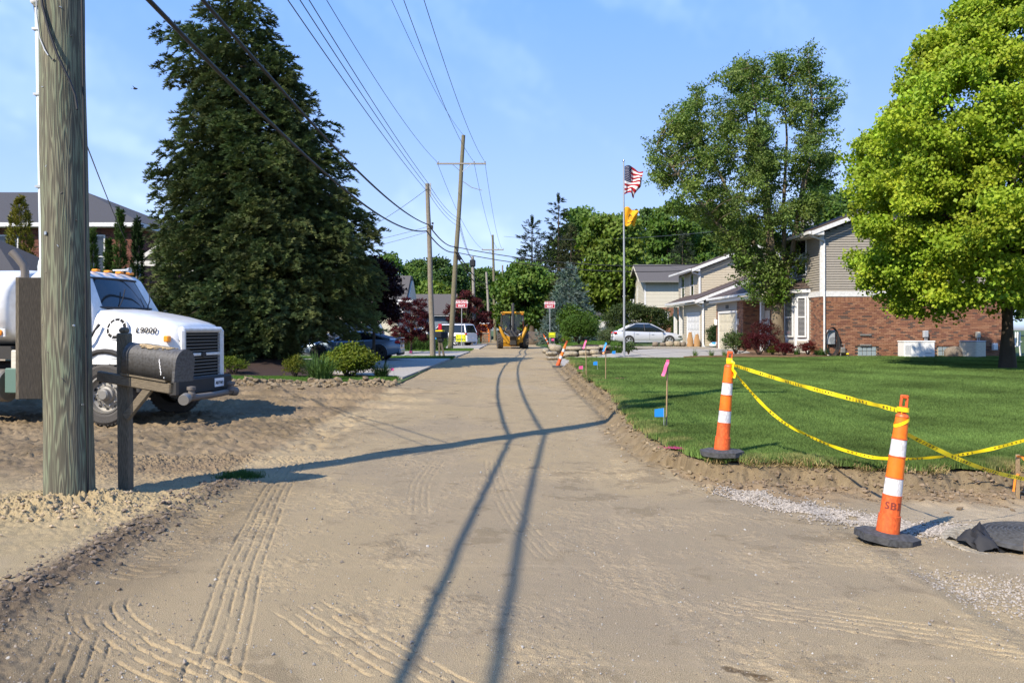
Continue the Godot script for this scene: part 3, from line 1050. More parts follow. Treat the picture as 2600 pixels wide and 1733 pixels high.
func blade_mesh(n: int, h: float, w: float, spread: float, sd: int) -> ArrayMesh:
	var b := MB.new()
	var r := RandomNumberGenerator.new()
	r.seed = sd
	for k in n:
		var a := r.randf() * TAU
		var o := Vector3(cos(a), 0, sin(a)) * spread * sqrt(r.randf())
		var f := r.randf() * TAU
		var side := Vector3(cos(f), 0, sin(f)) * w
		var lean := Vector3(r.randf_range(-1, 1), 0, r.randf_range(-1, 1)) * h * 0.45
		var tall := h * r.randf_range(0.6, 1.15)
		var mid := o + lean * 0.35 + Vector3.UP * tall * 0.6
		var t := r.randf_range(0.75, 1.25)
		b.col = Color(t, t, t)
		b.quad(o - side, o + side, mid + side * 0.7, mid - side * 0.7)
		b.tri(mid - side * 0.7, mid + side * 0.7, o + lean + Vector3.UP * tall)
	return b.commit()

func build_grass() -> void:
	var xf := []
	var cc := []
	for k in 175000:
		var d := 8.1 + 26.5 * pow(rng.randf(), 1.5)
		var x := 1.6 + (0.66 * d - 1.2) * (rng.randf() if k % 7 else rng.randf() * 1.5)
		var s := lawn_in(x, d)
		if s < 0.02 or (d > 32.9 and x < 7.4): continue
		var g := rng.randf_range(0.8, 1.2) * (0.92 + 0.12 * sin((x * 0.75 + d * 0.66) * 1.9) + 0.45 * n1.get_noise_2d(x * 1.1, d * 1.1) + 0.2 * n2.get_noise_2d(x, d))
		var dry := clampf(0.22 - s * 1.4 + 1.1 * n2.get_noise_2d(x * 0.8, d * 0.8), 0.0, 1.0) if s < 0.6 else 0.0
		if dry > 0.5 and rng.randf() < 0.35: continue
		var c := Color(0.128 * g, 0.205 * g, 0.05 * g).lerp(Color(0.42, 0.33, 0.15), dry * rng.randf_range(0.4, 1.0))
		var tall := rng.randf_range(0.75, 1.2) * (1.35 if s < 0.3 else 1.0) * (1.0 + d * 0.008)
		xf.append(Transform3D(Basis(Vector3.UP, rng.randf() * TAU).scaled(Vector3(1.0 + d * 0.02, tall, 1.0 + d * 0.02)), Vector3(x, lawn_h(x, d) - 0.004, -d)))
		cc.append(c)
	tag(scatter("grass", blade_mesh(11, 0.055, 0.0035, 0.055, 1), M.grass, xf, cc, null, "stuff"), "mown green grass of the front lawn", "grass")
	xf = []; cc = []
	for k in 2600:
		var x := 0.0
		var d := 0.0
		if rng.randf() < 0.55:
			d = rng.randf_range(8.6, 30.0)
			x = table(LAWN_SIDE, d) + rng.randfn(0.03, 0.10)
		else:
			x = rng.randf_range(1.9, 6.0)
			d = table(LAWN_FRONT, x) + rng.randfn(0.03, 0.07)
		var s := lawn_in(x, d)
		if s < -0.05 or s > 0.4: continue
		if n2.get_noise_2d(x * 0.8 + 3.0, d * 0.8) < 0.02: continue
		var t := rng.randf_range(0.7, 1.2)
		xf.append(Transform3D(Basis(Vector3.UP, rng.randf() * TAU).rotated(Vector3(1, 0, 0), rng.randf_range(-0.5, 1.1)).rotated(Vector3(0, 0, 1), rng.randf_range(-0.6, 0.9)).scaled(Vector3.ONE * rng.randf_range(0.5, 1.3)), Vector3(x, lawn_h(x, d) - 0.02, -d)))
		cc.append(Color(0.50 * t, 0.38 * t, 0.18 * t) if rng.randf() < 0.75 else Color(0.13 * t, 0.2 * t, 0.04 * t))
	tag(scatter("dry_grass", blade_mesh(12, 0.06, 0.0028, 0.045, 2), M.grass, xf, cc, null, "stuff"), "straw coloured dead grass along the torn lawn edge", "dry grass")
	xf = []; cc = []
	for k in 26000:
		var d := 0.0
		var x := 0.0
		var w := rng.randf()
		if w < 0.3:
			d = rng.randf_range(23.3, 25.6)
			x = rng.randf_range(-9.5, -3.6)
		elif w < 0.5:
			d = rng.randf_range(41.0, 44.2)
			x = rng.randf_range(-12.0, -3.1)
		elif w < 0.7:
			d = rng.randf_range(54.8, 61.0)
			x = rng.randf_range(-12.0, -2.9)
		elif w < 0.85:
			d = rng.randf_range(25.0, 34.0)
			x = rng.randf_range(-16.0, -10.0)
		else:
			d = rng.randf_range(54.0, 90.0)
			x = rng.randf_range(2.9, 9.0)
		var t := rng.randf_range(0.75, 1.25)
		var y := left_h(x, d) if x < 0.0 else -0.03 + 0.37 * smoothstep(2.2, 7.5, x)
		xf.append(Transform3D(Basis(Vector3.UP, rng.randf() * TAU).scaled(Vector3(2.2, 1.6, 2.2)), Vector3(x, y, -d)))
		cc.append(Color(0.09 * t, 0.175 * t, 0.03 * t))
	tag(scatter("verge_grass", blade_mesh(11, 0.06, 0.0045, 0.07, 3), M.grass, xf, cc, null, "stuff"), "rough green grass of the verges between the drives", "grass")
	# one tuft left standing by the mailbox post
	xf = []; cc = []
	for k in 120:
		var x := -2.95 + rng.randfn(0.0, 0.12)
		var d := 8.9 + rng.randfn(0.0, 0.12)
		var t := rng.randf_range(0.6, 1.1)
		xf.append(Transform3D(Basis(Vector3.UP, rng.randf() * TAU), Vector3(x, dirt(x, d) - 0.01, -d)))
		cc.append(Color(0.06 * t, 0.12 * t, 0.03 * t))
	tag(scatter("grass_tuft", blade_mesh(11, 0.06, 0.0035, 0.05, 4), M.grass, xf, cc, null, "stuff"), "small patch of grass surviving in the dirt behind the mailbox post", "grass")

# ---------------------------------------------------------------- houses
func wall_at(o: Vector3, u: Vector3, a: float, y: float, out := 0.0) -> Vector3:
	return o + u * a + Vector3.UP * y + u.cross(Vector3.UP) * out

func wall_basis(u: Vector3) -> Basis:
	return Basis(u, Vector3.UP, u.cross(Vector3.UP))

func wall_box(b: MB, o: Vector3, u: Vector3, a0: float, a1: float, y0: float, y1: float, z0: float, z1: float, bev := 0.0) -> MB:
	var c := wall_at(o, u, (a0 + a1) * 0.5, (y0 + y1) * 0.5, (z0 + z1) * 0.5)
	var s := Vector3(absf(a1 - a0), absf(y1 - y0), absf(z1 - z0))
	if bev > 0.0: return b.cbox(c, s, bev, wall_basis(u))
	return b.box(c, s, wall_basis(u))

func spans(a0: float, a1: float, y: float, holes: Array) -> Array:
	var out := [[a0, a1]]
	for h in holes:
		if y < h[2] or y > h[3]: continue
		var nxt := []
		for s in out:
			if h[1] <= s[0] or h[0] >= s[1]:
				nxt.append(s)
				continue
			if h[0] > s[0] + 0.02: nxt.append([s[0], h[0]])
			if h[1] < s[1] - 0.02: nxt.append([h[1], s[1]])
		out = nxt
	return out

func siding(parent: Node3D, o: Vector3, u: Vector3, y0: float, y1: float, ends: Callable, holes: Array, m: Material, lap := 0.105) -> void:
	# lapped boards, each its own piece; ends(y) gives where the wall starts and stops at that height
	var y := y0
	while y < y1:
		var e: Array = ends.call(y + lap * 0.5)
		if e[1] - e[0] > 0.05:
			for s in spans(e[0], e[1], y + lap * 0.5, holes):
				var b := MB.new()
				var p := [wall_at(o, u, s[0], y, 0.034), wall_at(o, u, s[1], y, 0.034), wall_at(o, u, s[1], y + lap, 0.006), wall_at(o, u, s[0], y + lap, 0.006)]
				var q := [wall_at(o, u, s[0], y, 0.0), wall_at(o, u, s[1], y, 0.0), wall_at(o, u, s[1], y + lap, 0.0), wall_at(o, u, s[0], y + lap, 0.0)]
				b.quad(p[0], p[1], p[2], p[3])
				b.quad(q[0], q[1], p[1], p[0])
				b.quad(q[1], q[2], p[2], p[1])
				b.quad(q[3], q[0], p[0], p[3])
				part("siding_board", b, m, parent)
		y += lap

var brick_mesh: ArrayMesh
func bricks(parent: Node3D, o: Vector3, u: Vector3, wide: float, y0: float, y1: float, holes: Array, prefix: String, singles: int, soldier := false) -> void:
	if brick_mesh == null:
		brick_mesh = MB.new().box(Vector3.ZERO, Vector3(0.194, 0.057, 0.03)).commit()
	if not M.has(prefix + "_mass"):
		var mm := mat(prefix + "_mass", Color(1, 1, 1), 0.92)
		mm.vertex_color_use_as_albedo = true
		grainy(mm, M.fine, Vector3(2.5, 2.5, 2.5))
	var rest := MB.new()
	var bs := wall_basis(u)
	var row := 0
	var y := y0
	var left := singles
	var top := y1 - (0.203 if soldier else 0.0)
	while y + 0.06 < top + 0.01:
		var a := -0.101 if row % 2 else 0.0
		while a < wide - 0.02:
			var s0 := maxf(a, 0.0)
			var s1 := minf(a + 0.194, wide)
			var ok := s1 - s0 > 0.04
			for h in holes:
				if s1 > h[0] and s0 < h[1] and y + 0.057 > h[2] and y < h[3]: ok = false
			if ok:
				var k := rng.randi_range(0, 3) if rng.randf() < 0.86 else 4
				var c := wall_at(o, u, (s0 + s1) * 0.5, y + 0.0285, 0.004 + 0.004 * rng.randf())
				var sc := Basis(bs.x * ((s1 - s0) / 0.194), bs.y, bs.z)
				if left > 0 and s1 - s0 > 0.19:
					left -= 1
					var i := obj("brick", brick_mesh, M["%s_%d" % [prefix, k]], parent)
					i.transform = Transform3D(sc, c)
				else:
					var t: Color = M["%s_%d" % [prefix, k]].albedo_color.srgb_to_linear()
					rest.col = t
					rest.box(c, Vector3(s1 - s0, 0.057, 0.03), bs)
			a += 0.2035
		y += 0.0677
		row += 1
	if soldier:
		var a := 0.0
		while a + 0.057 < wide:
			var k := rng.randi_range(0, 3)
			rest.col = M["%s_%d" % [prefix, k]].albedo_color.srgb_to_linear()
			rest.box(wall_at(o, u, a + 0.0285, y1 - 0.098, 0.007), Vector3(0.057, 0.194, 0.03), bs)
			a += 0.0677
	part("brick_field", rest, M[prefix + "_mass"], parent, "stuff")

func window(parent: Node3D, o: Vector3, u: Vector3, a0: float, a1: float, y0: float, y1: float, blinds := false, rail := true, fw := 0.07) -> void:
	var w := Node3D.new()
	w.name = "window"
	parent.add_child(w, true)
	var f := MB.new()
	wall_box(f, o, u, a0, a0 + fw, y0, y1, -0.02, 0.05, 0.006)
	wall_box(f, o, u, a1 - fw, a1, y0, y1, -0.02, 0.05, 0.006)
	wall_box(f, o, u, a0 + fw, a1 - fw, y1 - fw, y1, -0.02, 0.048, 0.006)
	wall_box(f, o, u, a0 + fw, a1 - fw, y0, y0 + fw, -0.02, 0.058, 0.006)
	if rail: wall_box(f, o, u, a0 + fw, a1 - fw, (y0 + y1) * 0.5 - 0.025, (y0 + y1) * 0.5 + 0.025, -0.02, 0.03)
	part("frame", f, M.white_trim, w)
	part("pane", wall_box(MB.new(), o, u, a0 + fw, a1 - fw, y0 + fw, y1 - fw, -0.014, -0.004), M.window_glass, w)
	if blinds:
		var y := y0 + fw + 0.04
		var sb := MB.new()
		while y < y1 - fw:
			wall_box(sb, o, u, a0 + fw, a1 - fw, y, y + 0.022, -0.003, 0.003)
			y += 0.055
		part("blind", sb, M.blind, w)

func slab4(b: MB, p: Array, thick: float) -> MB:
	# roof panel with thickness below its four corners (counter-clockwise from above)
	var t := Vector3.DOWN * thick
	b.quad(p[0], p[1], p[2], p[3])
	b.quad(p[3] + t, p[2] + t, p[1] + t, p[0] + t)
	for i in 4:
		b.quad(p[i] + t, p[(i + 1) % 4] + t, p[(i + 1) % 4], p[i])
	return b

func strip(b: MB, a: Vector3, c: Vector3, h: float, w: float) -> MB:
	# board standing on edge from a to c (its top line)
	var x := (c - a).normalized()
	var z := x.cross(Vector3.UP).normalized()
	var y := z.cross(x)
	return b.box((a + c) * 0.5 - y * h * 0.5, Vector3(a.distance_to(c), h, w), Basis(x, y, z))

func garage_door(parent: Node3D, o: Vector3, u: Vector3, a0: float, a1: float, y0: float, y1: float, m: Material) -> void:
	var d := Node3D.new()
	d.name = "garage_door"
	parent.add_child(d, true)
	var f := MB.new()
	wall_box(f, o, u, a0 - 0.12, a0, y0, y1 + 0.12, -0.02, 0.03)
	wall_box(f, o, u, a1, a1 + 0.12, y0, y1 + 0.12, -0.02, 0.03)
	wall_box(f, o, u, a0, a1, y1, y1 + 0.12, -0.02, 0.03)
	part("frame", f, M.white_trim, d)
	var n := 4
	for k in n:
		var ya := y0 + (y1 - y0) * k / n
		var yb := y0 + (y1 - y0) * (k + 1) / n
		var b := MB.new()
		wall_box(b, o, u, a0, a1, ya + 0.006, yb - 0.006, -0.06, -0.02, 0.008)
		var c := 4
		for q in c:
			var w := (a1 - a0) / c
			wall_box(b, o, u, a0 + q * w + 0.08, a0 + (q + 1) * w - 0.08, ya + 0.09, yb - 0.09, -0.03, -0.010, 0.008)
		part("panel", b, m, d)

func downspout(parent: Node3D, top: Vector3, wall: Vector3, ground: float, out: Vector3) -> void:
	var p := [top, top + Vector3(0, -0.06, 0), wall + Vector3(0, 0.12, 0), wall + Vector3(0, -0.05, 0), Vector3(wall.x, ground + 0.25, wall.z), Vector3(wall.x, ground + 0.1, wall.z) + out * 0.06, Vector3(wall.x, ground + 0.04, wall.z) + out * 0.3]
	part("downspout", MB.new().tube(p, 0.042, 8), M.white_trim, parent)

func build_houses() -> void:
	house_brick()
	house_tan()
	house_cream()
	house_white()
	house_left()
	far_left_houses()

func house_brick() -> void:
	var h := thing("brick_house", "two storey house with orange brick gable wall and grey siding above", "house", Vector3(17, 0.3, -38))
	h.position = Vector3.ZERO
	var X := Vector3.RIGHT
	var Z := Vector3.BACK
	var xf := 13.12
	var xb := 20.9
	var y0 := 0.30
	# core masses behind the cladding
	var core := MB.new()
	core.box(Vector3((xf + xb) * 0.5, (y0 + 2.92) * 0.5, -(35.03 + 43.0) * 0.5), Vector3(xb - xf - 0.06, 2.92 - y0, 7.94))
	part("wall_core", core, M.mortar, h)
	var up := MB.new()
	var gab := PackedVector2Array([Vector2(xf + 0.03, 3.1), Vector2(xb - 0.03, 3.1), Vector2(xb - 0.03, 5.62), Vector2(17.0, 7.08), Vector2(xf + 0.03, 5.62)])
	up.prism(gab, 5.24, Transform3D(Basis.IDENTITY, Vector3(0, 0, -37.66)))
	part("upper_core", up, M.grey_siding, h)
	# gable wall facing the lawn
	var o := Vector3(xf, 0, -35.0)
	var holes := [[0.38 + 1.13, 2.45, 0.36, 0.75], [5.75, 7.0, 0.36, 0.75]]
	holes = [[1.55, 2.33, 0.30, 0.80], [4.95, 5.75, 0.30, 0.80]]
	bricks(h, o, X, xb - xf, y0 + 0.06, 2.92, holes, "brick", 300, true)
	part("band", wall_box(MB.new(), o, X, -0.03, xb - xf + 0.03, 2.92, 3.15, -0.02, 0.045, 0.006), M.white_trim, h)
	var gable := func(y: float) -> Array:
		if y < 5.62: return [0.10, xb - xf - 0.1]
		var k := (y - 5.62) / 0.376
		return [0.10 + k, xb - xf - 0.10 - k]
	siding(h, o, X, 3.15, 7.0, gable, [], M.grey_siding)
	# ledges and glass block windows at the foot of the wall
	for q in holes:
		var gw := Node3D.new()
		gw.name = "glass_block_window"
		h.add_child(gw, true)
		for i in 4:
			for j in 2:
				part("block", wall_box(MB.new(), o, X, q[0] + 0.01 + i * 0.195, q[0] + 0.19 + i * 0.195, 0.42 + j * 0.19 - 0.0, 0.60 + j * 0.19 - 0.005, -0.03, 0.002, 0.02), M.glass_block, gw)
		part("sill", wall_box(MB.new(), o, X, q[0] - 0.03, q[1] + 0.03, 0.34, 0.41, -0.02, 0.05, 0.01), M.concrete, gw)
	for q in [[1.62, 2.10, 0.83], [1.62, 2.10, 1.26]]:
		part("ledge", wall_box(MB.new(), o, X, q[0], q[1], q[2], q[2] + 0.075, 0.02, 0.075, 0.01), M.dirty_metal, h)
	# front, facing the road
	var of := Vector3(xf, 0, -43.0)
	bricks(h, of, Z, 8.0, y0 + 0.06, 2.92, [[4.1, 6.7, 0, 4], [0.2, 1.15, 0, 2.6]], "brick", 0)
	part("band", wall_box(MB.new(), of, Z, 2.7, 8.03, 2.92, 3.15, -0.02, 0.045, 0.006), M.white_trim, h)
	siding(h, of, Z, 3.15, 5.6, func(_y): return [2.7, 7.9], [[5.02, 6.32, 3.9, 5.62]], M.grey_siding)
	window(h, of, Z, 5.05, 6.29, 3.93, 5.60)
	var corner := MB.new()
	wall_box(corner, o, X, -0.03, 0.10, 3.15, 5.66, 0.0, 0.04)
	wall_box(corner, of, Z, 7.9, 8.0, 3.15, 5.66, 0.0, 0.04)
	part("corner_board", corner, M.white_trim, h)
	part("front_door", wall_box(MB.new(), of, Z, 0.25, 1.1, 0.4, 2.5, 0.0, 0.05, 0.01), M.white_trim, h)
	window(h, of, Z, 1.75, 2.75, 1.3, 2.5)
	# bay window
	var bay := Node3D.new()
	bay.name = "bay_window"
	h.add_child(bay)
	var pl := [Vector3(xf, 0, -36.4), Vector3(12.62, 0, -36.9), Vector3(12.62, 0, -38.25), Vector3(xf, 0, -38.75)]
	var bw := MB.new()
	bw.prism(PackedVector2Array([Vector2(xf, 36.45), Vector2(12.66, 36.93), Vector2(12.66, 38.22), Vector2(xf, 38.7)]), 2.9, Transform3D(Basis(Vector3(1, 0, 0), Vector3(0, 0, -1), Vector3(0, 1, 0)), Vector3(0, 0.36 + 1.45, 0)))
	part("bay_wall", bw, M.white_trim, bay)
	for k in 3:
		var a: Vector3 = pl[k + 1]
		var e: Vector3 = pl[k]
		var u := (e - a).normalized()
		var w := a.distance_to(e)
		window(bay, a, u, 0.13, w - 0.13 if k != 1 else w - 0.13, 1.18, 2.98, true)
		siding(bay, a, u, 0.5, 0.98, func(_y): return [0.13, w - 0.13], [], M.grey_siding)
	part("bay_trim", MB.new().prism(PackedVector2Array([Vector2(xf, 36.2), Vector2(12.5, 36.82), Vector2(12.5, 38.33), Vector2(xf, 38.95)]), 0.16, Transform3D(Basis(Vector3(1, 0, 0), Vector3(0, 0, -1), Vector3(0, 1, 0)), Vector3(0, 3.24, 0))), M.white_trim, bay)
	var br := MB.new()
	var top := [Vector3(xf, 3.80, -37.3), Vector3(xf, 3.80, -37.85)]
	var rim := [Vector3(xf, 3.33, -36.15), Vector3(12.45, 3.33, -36.8), Vector3(12.45, 3.33, -38.35), Vector3(xf, 3.33, -39.0)]
	br.tri(rim[0], top[0], rim[1])
	br.quad(rim[1], top[0], top[1], rim[2])
	br.tri(rim[2], top[1], rim[3])
	part("bay_roof", br, M.brown_shingle, bay)
	# main roof, ridge away from the road
	var zn := -34.62
	var zf := -40.7
	var rf := Node3D.new()
	rf.name = "roof"
	h.add_child(rf)
	part("slope", slab4(MB.new(), [Vector3(12.55, 5.72, zn), Vector3(17.0, 7.42, zn), Vector3(17.0, 7.42, zf), Vector3(12.55, 5.72, zf)], 0.06), M.brown_shingle, rf)
	part("slope", slab4(MB.new(), [Vector3(17.0, 7.42, zn), Vector3(21.45, 5.72, zn), Vector3(21.45, 5.72, zf), Vector3(17.0, 7.42, zf)], 0.06), M.brown_shingle, rf)
	part("fascia", strip(MB.new(), Vector3(12.55, 5.655, zn + 0.02), Vector3(17.0, 7.355, zn + 0.02), 0.17, 0.03), M.white_trim, rf)
	part("fascia", strip(MB.new(), Vector3(17.0, 7.355, zn + 0.02), Vector3(21.45, 5.655, zn + 0.02), 0.17, 0.03), M.white_trim, rf)
	part("soffit", slab4(MB.new(), [Vector3(12.6, 5.52, zn), Vector3(13.1, 5.52, zn), Vector3(13.1, 5.52, zf), Vector3(12.6, 5.52, zf)], 0.02), M.white_trim, rf)
	part("eave_return", MB.new().box(Vector3(12.84, 5.60, -34.8), Vector3(0.52, 0.18, 0.36)), M.white_trim, rf)
	part("gutter", MB.new().box(Vector3(12.50, 5.60, (zn + zf) * 0.5), Vector3(0.11, 0.12, zn - zf)), M.white_trim, rf)
	downspout(h, Vector3(12.60, 5.52, -34.75), Vector3(13.22, 5.18, -34.93), 0.36, Vector3(0.5, 0, 0.9))
	part("downspout", MB.new().box(Vector3(20.98, 3.0, -34.9), Vector3(0.08, 5.4, 0.08)), M.white_trim, h)
	# garage wing
	var og := Vector3(12.0, 0, -48.4)
	part("garage_core", MB.new().box(Vector3(13.5, 1.72, -45.6), Vector3(2.94, 2.75, 5.54)), M.mortar, h)
	bricks(h, og, Z, 5.6, y0 + 0.06, 3.05, [[0.25, 4.45, 0, 4]], "brick", 0)
	bricks(h, Vector3(12.0, 0, -42.8), X, 1.12, y0 + 0.06, 3.05, [], "brick", 0)
	siding(h, og, Z, 2.58, 3.05, func(_y): return [0.25, 4.45], [], M.grey_siding)
	garage_door(h, og, Z, 0.55, 4.25, 0.4, 2.42, M.cream_door)
	part("number_plate", wall_box(MB.new(), og, Z, 2.2, 2.75, 2.68, 2.86, 0.025, 0.05), M.black_plastic, h)
	for a in [0.12, 4.72]:
		part("wall_lamp", wall_box(MB.new(), og, Z, a, a + 0.16, 1.75, 2.08, 0.02, 0.16, 0.02), M.white_plastic, h)
	var gr := Node3D.new()
	gr.name = "garage_roof"
	h.add_child(gr)
	part("slope", slab4(MB.new(), [Vector3(11.6, 3.36, -39.9), Vector3(14.6, 4.50, -39.9), Vector3(14.6, 4.50, -48.9), Vector3(11.6, 3.36, -48.9)], 0.06), M.brown_shingle, gr)
	part("gutter", MB.new().box(Vector3(11.55, 3.26, -44.4), Vector3(0.11, 0.12, 9.0)), M.white_trim, gr)
	part("beam", MB.new().box(Vector3(11.92, 3.10, -44.4), Vector3(0.55, 0.14, 8.9)), M.white_trim, gr)
	part("fascia", strip(MB.new(), Vector3(11.6, 3.29, -39.88), Vector3(13.1, 3.86, -39.88), 0.16, 0.03), M.white_trim, gr)
	part("column", MB.new().cbox(Vector3(12.25, 1.72, -40.4), Vector3(0.19, 2.72, 0.19), 0.015), M.white_trim, h)

func house_tan() -> void:
	var h := thing("tan_house", "tan sided house with white garage door and brown lower roof", "house")
	var X := Vector3.RIGHT
	var Z := Vector3.BACK
	part("upper_core", MB.new().prism(PackedVector2Array([Vector2(12.93, 0.3), Vector2(20.4, 0.3), Vector2(20.4, 5.62), Vector2(16.7, 7.05), Vector2(12.93, 5.62)]), 6.8, Transform3D(Basis.IDENTITY, Vector3(0, 0, -60.45))), M.tan_siding, h)
	var o := Vector3(12.9, 0, -57.0)
	siding(h, o, X, 3.2, 7.0, func(y): return [0.1, 7.5] if y < 5.62 else [0.1 + (y - 5.62) / 0.38, 7.5 - (y - 5.62) / 0.38], [], M.tan_siding, 0.115)
	var of := Vector3(12.9, 0, -63.8)
	siding(h, of, Z, 3.1, 5.6, func(_y): return [0.0, 6.7], [[1.0, 2.2, 3.75, 5.5], [4.2, 5.4, 3.75, 5.5]], M.tan_siding, 0.115)
	window(h, of, Z, 1.0, 2.2, 3.75, 5.5)
	window(h, of, Z, 4.2, 5.4, 3.75, 5.5)
	part("corner_board", wall_box(MB.new(), o, X, -0.02, 0.1, 3.2, 5.6, 0.0, 0.04), M.white_trim, h)
	var rf := Node3D.new()
	rf.name = "roof"
	h.add_child(rf)
	part("slope", slab4(MB.new(), [Vector3(12.3, 5.72, -56.6), Vector3(16.7, 7.40, -56.6), Vector3(16.7, 7.40, -64.2), Vector3(12.3, 5.72, -64.2)], 0.06), M.brown_shingle, rf)
	part("slope", slab4(MB.new(), [Vector3(16.7, 7.40, -56.6), Vector3(21.1, 5.72, -56.6), Vector3(21.1, 5.72, -64.2), Vector3(16.7, 7.40, -64.2)], 0.06), M.brown_shingle, rf)
	part("fascia", strip(MB.new(), Vector3(12.3, 5.655, -56.58), Vector3(16.7, 7.335, -56.58), 0.2, 0.03), M.white_trim, rf)
	part("fascia", strip(MB.new(), Vector3(16.7, 7.335, -56.58), Vector3(21.1, 5.655, -56.58), 0.2, 0.03), M.white_trim, rf)
	part("eave_return", MB.new().box(Vector3(12.62, 5.60, -56.78), Vector3(0.56, 0.2, 0.36)), M.white_trim, rf)
	part("gutter", MB.new().box(Vector3(12.24, 5.6, -60.4), Vector3(0.12, 0.13, 7.6)), M.white_trim, rf)
	downspout(h, Vector3(12.34, 5.5, -56.7), Vector3(12.98, 5.1, -56.93), 3.6, Vector3(0, 0, 1))
	# garage wing
	var og := Vector3(12.0, 0, -57.6)
	part("garage_core", MB.new().prism(PackedVector2Array([Vector2(12.03, 0.3), Vector2(18.5, 0.3), Vector2(18.5, 4.9), Vector2(17.2, 5.0), Vector2(12.03, 3.2)]), 5.4, Transform3D(Basis.IDENTITY, Vector3(0, 0, -54.85))), M.tan_siding, h)
	siding(h, Vector3(12.0, 0, -52.1), X, 0.45, 5.2, func(y): return [0.1, 5.5] if y < 3.15 else [0.1 + (y - 3.15) / 0.38, 5.5], [], M.tan_siding, 0.115)
	siding(h, og, Z, 0.45, 3.1, func(_y): return [0.0, 5.4], [[1.0, 5.0, 0.0, 2.62]], M.tan_siding, 0.115)
	garage_door(h, og, Z, 1.15, 4.75, 0.42, 2.5, M.white_trim)
	part("corner_board", wall_box(MB.new(), Vector3(12.0, 0, -52.1), X, -0.02, 0.1, 0.4, 3.2, 0.0, 0.04), M.white_trim, h)
	for z in [-58.9, -60.8]:
		part("column", MB.new().cbox(Vector3(12.05, 1.75, z), Vector3(0.24, 2.75, 0.24), 0.02), M.white_trim, h)
	var gr := Node3D.new()
	gr.name = "garage_roof"
	h.add_child(gr)
	part("slope", slab4(MB.new(), [Vector3(11.45, 3.40, -51.7), Vector3(16.2, 5.22, -51.7), Vector3(16.2, 5.22, -61.3), Vector3(11.45, 3.40, -61.3)], 0.06), M.brown_shingle, gr)
	part("fascia", strip(MB.new(), Vector3(11.45, 3.33, -51.68), Vector3(16.2, 5.15, -51.68), 0.2, 0.03), M.white_trim, gr)
	part("eave_return", MB.new().box(Vector3(11.74, 3.26, -51.88), Vector3(0.52, 0.22, 0.36)), M.white_trim, gr)
	part("gutter", MB.new().box(Vector3(11.40, 3.30, -56.5), Vector3(0.12, 0.13, 9.6)), M.white_trim, gr)
	part("soffit", MB.new().box(Vector3(11.75, 3.16, -56.5), Vector3(0.56, 0.03, 9.4)), M.white_trim, gr)
	downspout(h, Vector3(11.5, 3.2, -51.8), Vector3(12.07, 2.8, -52.03), 0.4, Vector3(0, 0, 1))
	part("meter_box", wall_box(MB.new(), Vector3(12.0, 0, -52.1), X, 0.75, 0.98, 1.85, 2.15, 0.02, 0.14, 0.02), M.white_plastic, h)

func house_cream() -> void:
	var h := thing("cream_house", "cream sided house with brick ground floor under a taupe roof", "house")
	var X := Vector3.RIGHT
	var Z := Vector3.BACK
	part("wall_core", MB.new().box(Vector3(17.05, 3.1, -78.2), Vector3(9.9, 5.6, 6.2)), M.cream_siding, h)
	var o := Vector3(12.05, 0, -75.0)
	siding(h, o, X, 3.46, 5.85, func(_y): return [0.1, 10.0], [], M.cream_siding, 0.125)
	bricks(h, o, X, 6.0, 0.4, 3.46, [[1.2, 2.15, 1.9, 3.1]], "brick", 0)
	window(h, o, X, 1.2, 2.15, 1.9, 3.1, false, false)
	part("corner_board", wall_box(MB.new(), o, X, -0.03, 0.12, 3.4, 5.9, 0.0, 0.04), M.white_trim, h)
	var of := Vector3(12.05, 0, -81.4)
	siding(h, of, Z, 1.0, 7.2, func(y): return [0.0, 6.3] if y < 5.9 else [(y - 5.9) / 0.52, 6.3 - (y - 5.9) / 0.52], [[1.9, 2.6, 3.9, 5.6]], M.cream_siding, 0.125)
	window(h, of, Z, 1.9, 2.6, 3.9, 5.6)
	var rf := Node3D.new()
	rf.name = "roof"
	h.add_child(rf)
	part("slope", slab4(MB.new(), [Vector3(11.5, 5.82, -74.4), Vector3(22.6, 5.82, -74.4), Vector3(22.6, 7.6, -78.2), Vector3(11.5, 7.6, -78.2)], 0.07), M.taupe_shingle, rf)
	part("slope", slab4(MB.new(), [Vector3(11.5, 7.6, -78.2), Vector3(22.6, 7.6, -78.2), Vector3(22.6, 5.82, -82.0), Vector3(11.5, 5.82, -82.0)], 0.07), M.taupe_shingle, rf)
	part("gutter", MB.new().box(Vector3(17.05, 5.76, -74.36), Vector3(11.0, 0.13, 0.1)), M.dirty_metal, rf)
	part("fascia", strip(MB.new(), Vector3(11.48, 5.76, -74.4), Vector3(11.48, 7.53, -78.2), 0.2, 0.03), M.cream_siding, rf)
	part("fascia", strip(MB.new(), Vector3(11.48, 7.53, -78.2), Vector3(11.48, 5.76, -82.0), 0.2, 0.03), M.cream_siding, rf)
	part("vent_pipe", MB.new().tube([Vector3(19.0, 7.0, -77.0), Vector3(19.0, 7.75, -77.0)], 0.09, 8), M.white_plastic, rf)

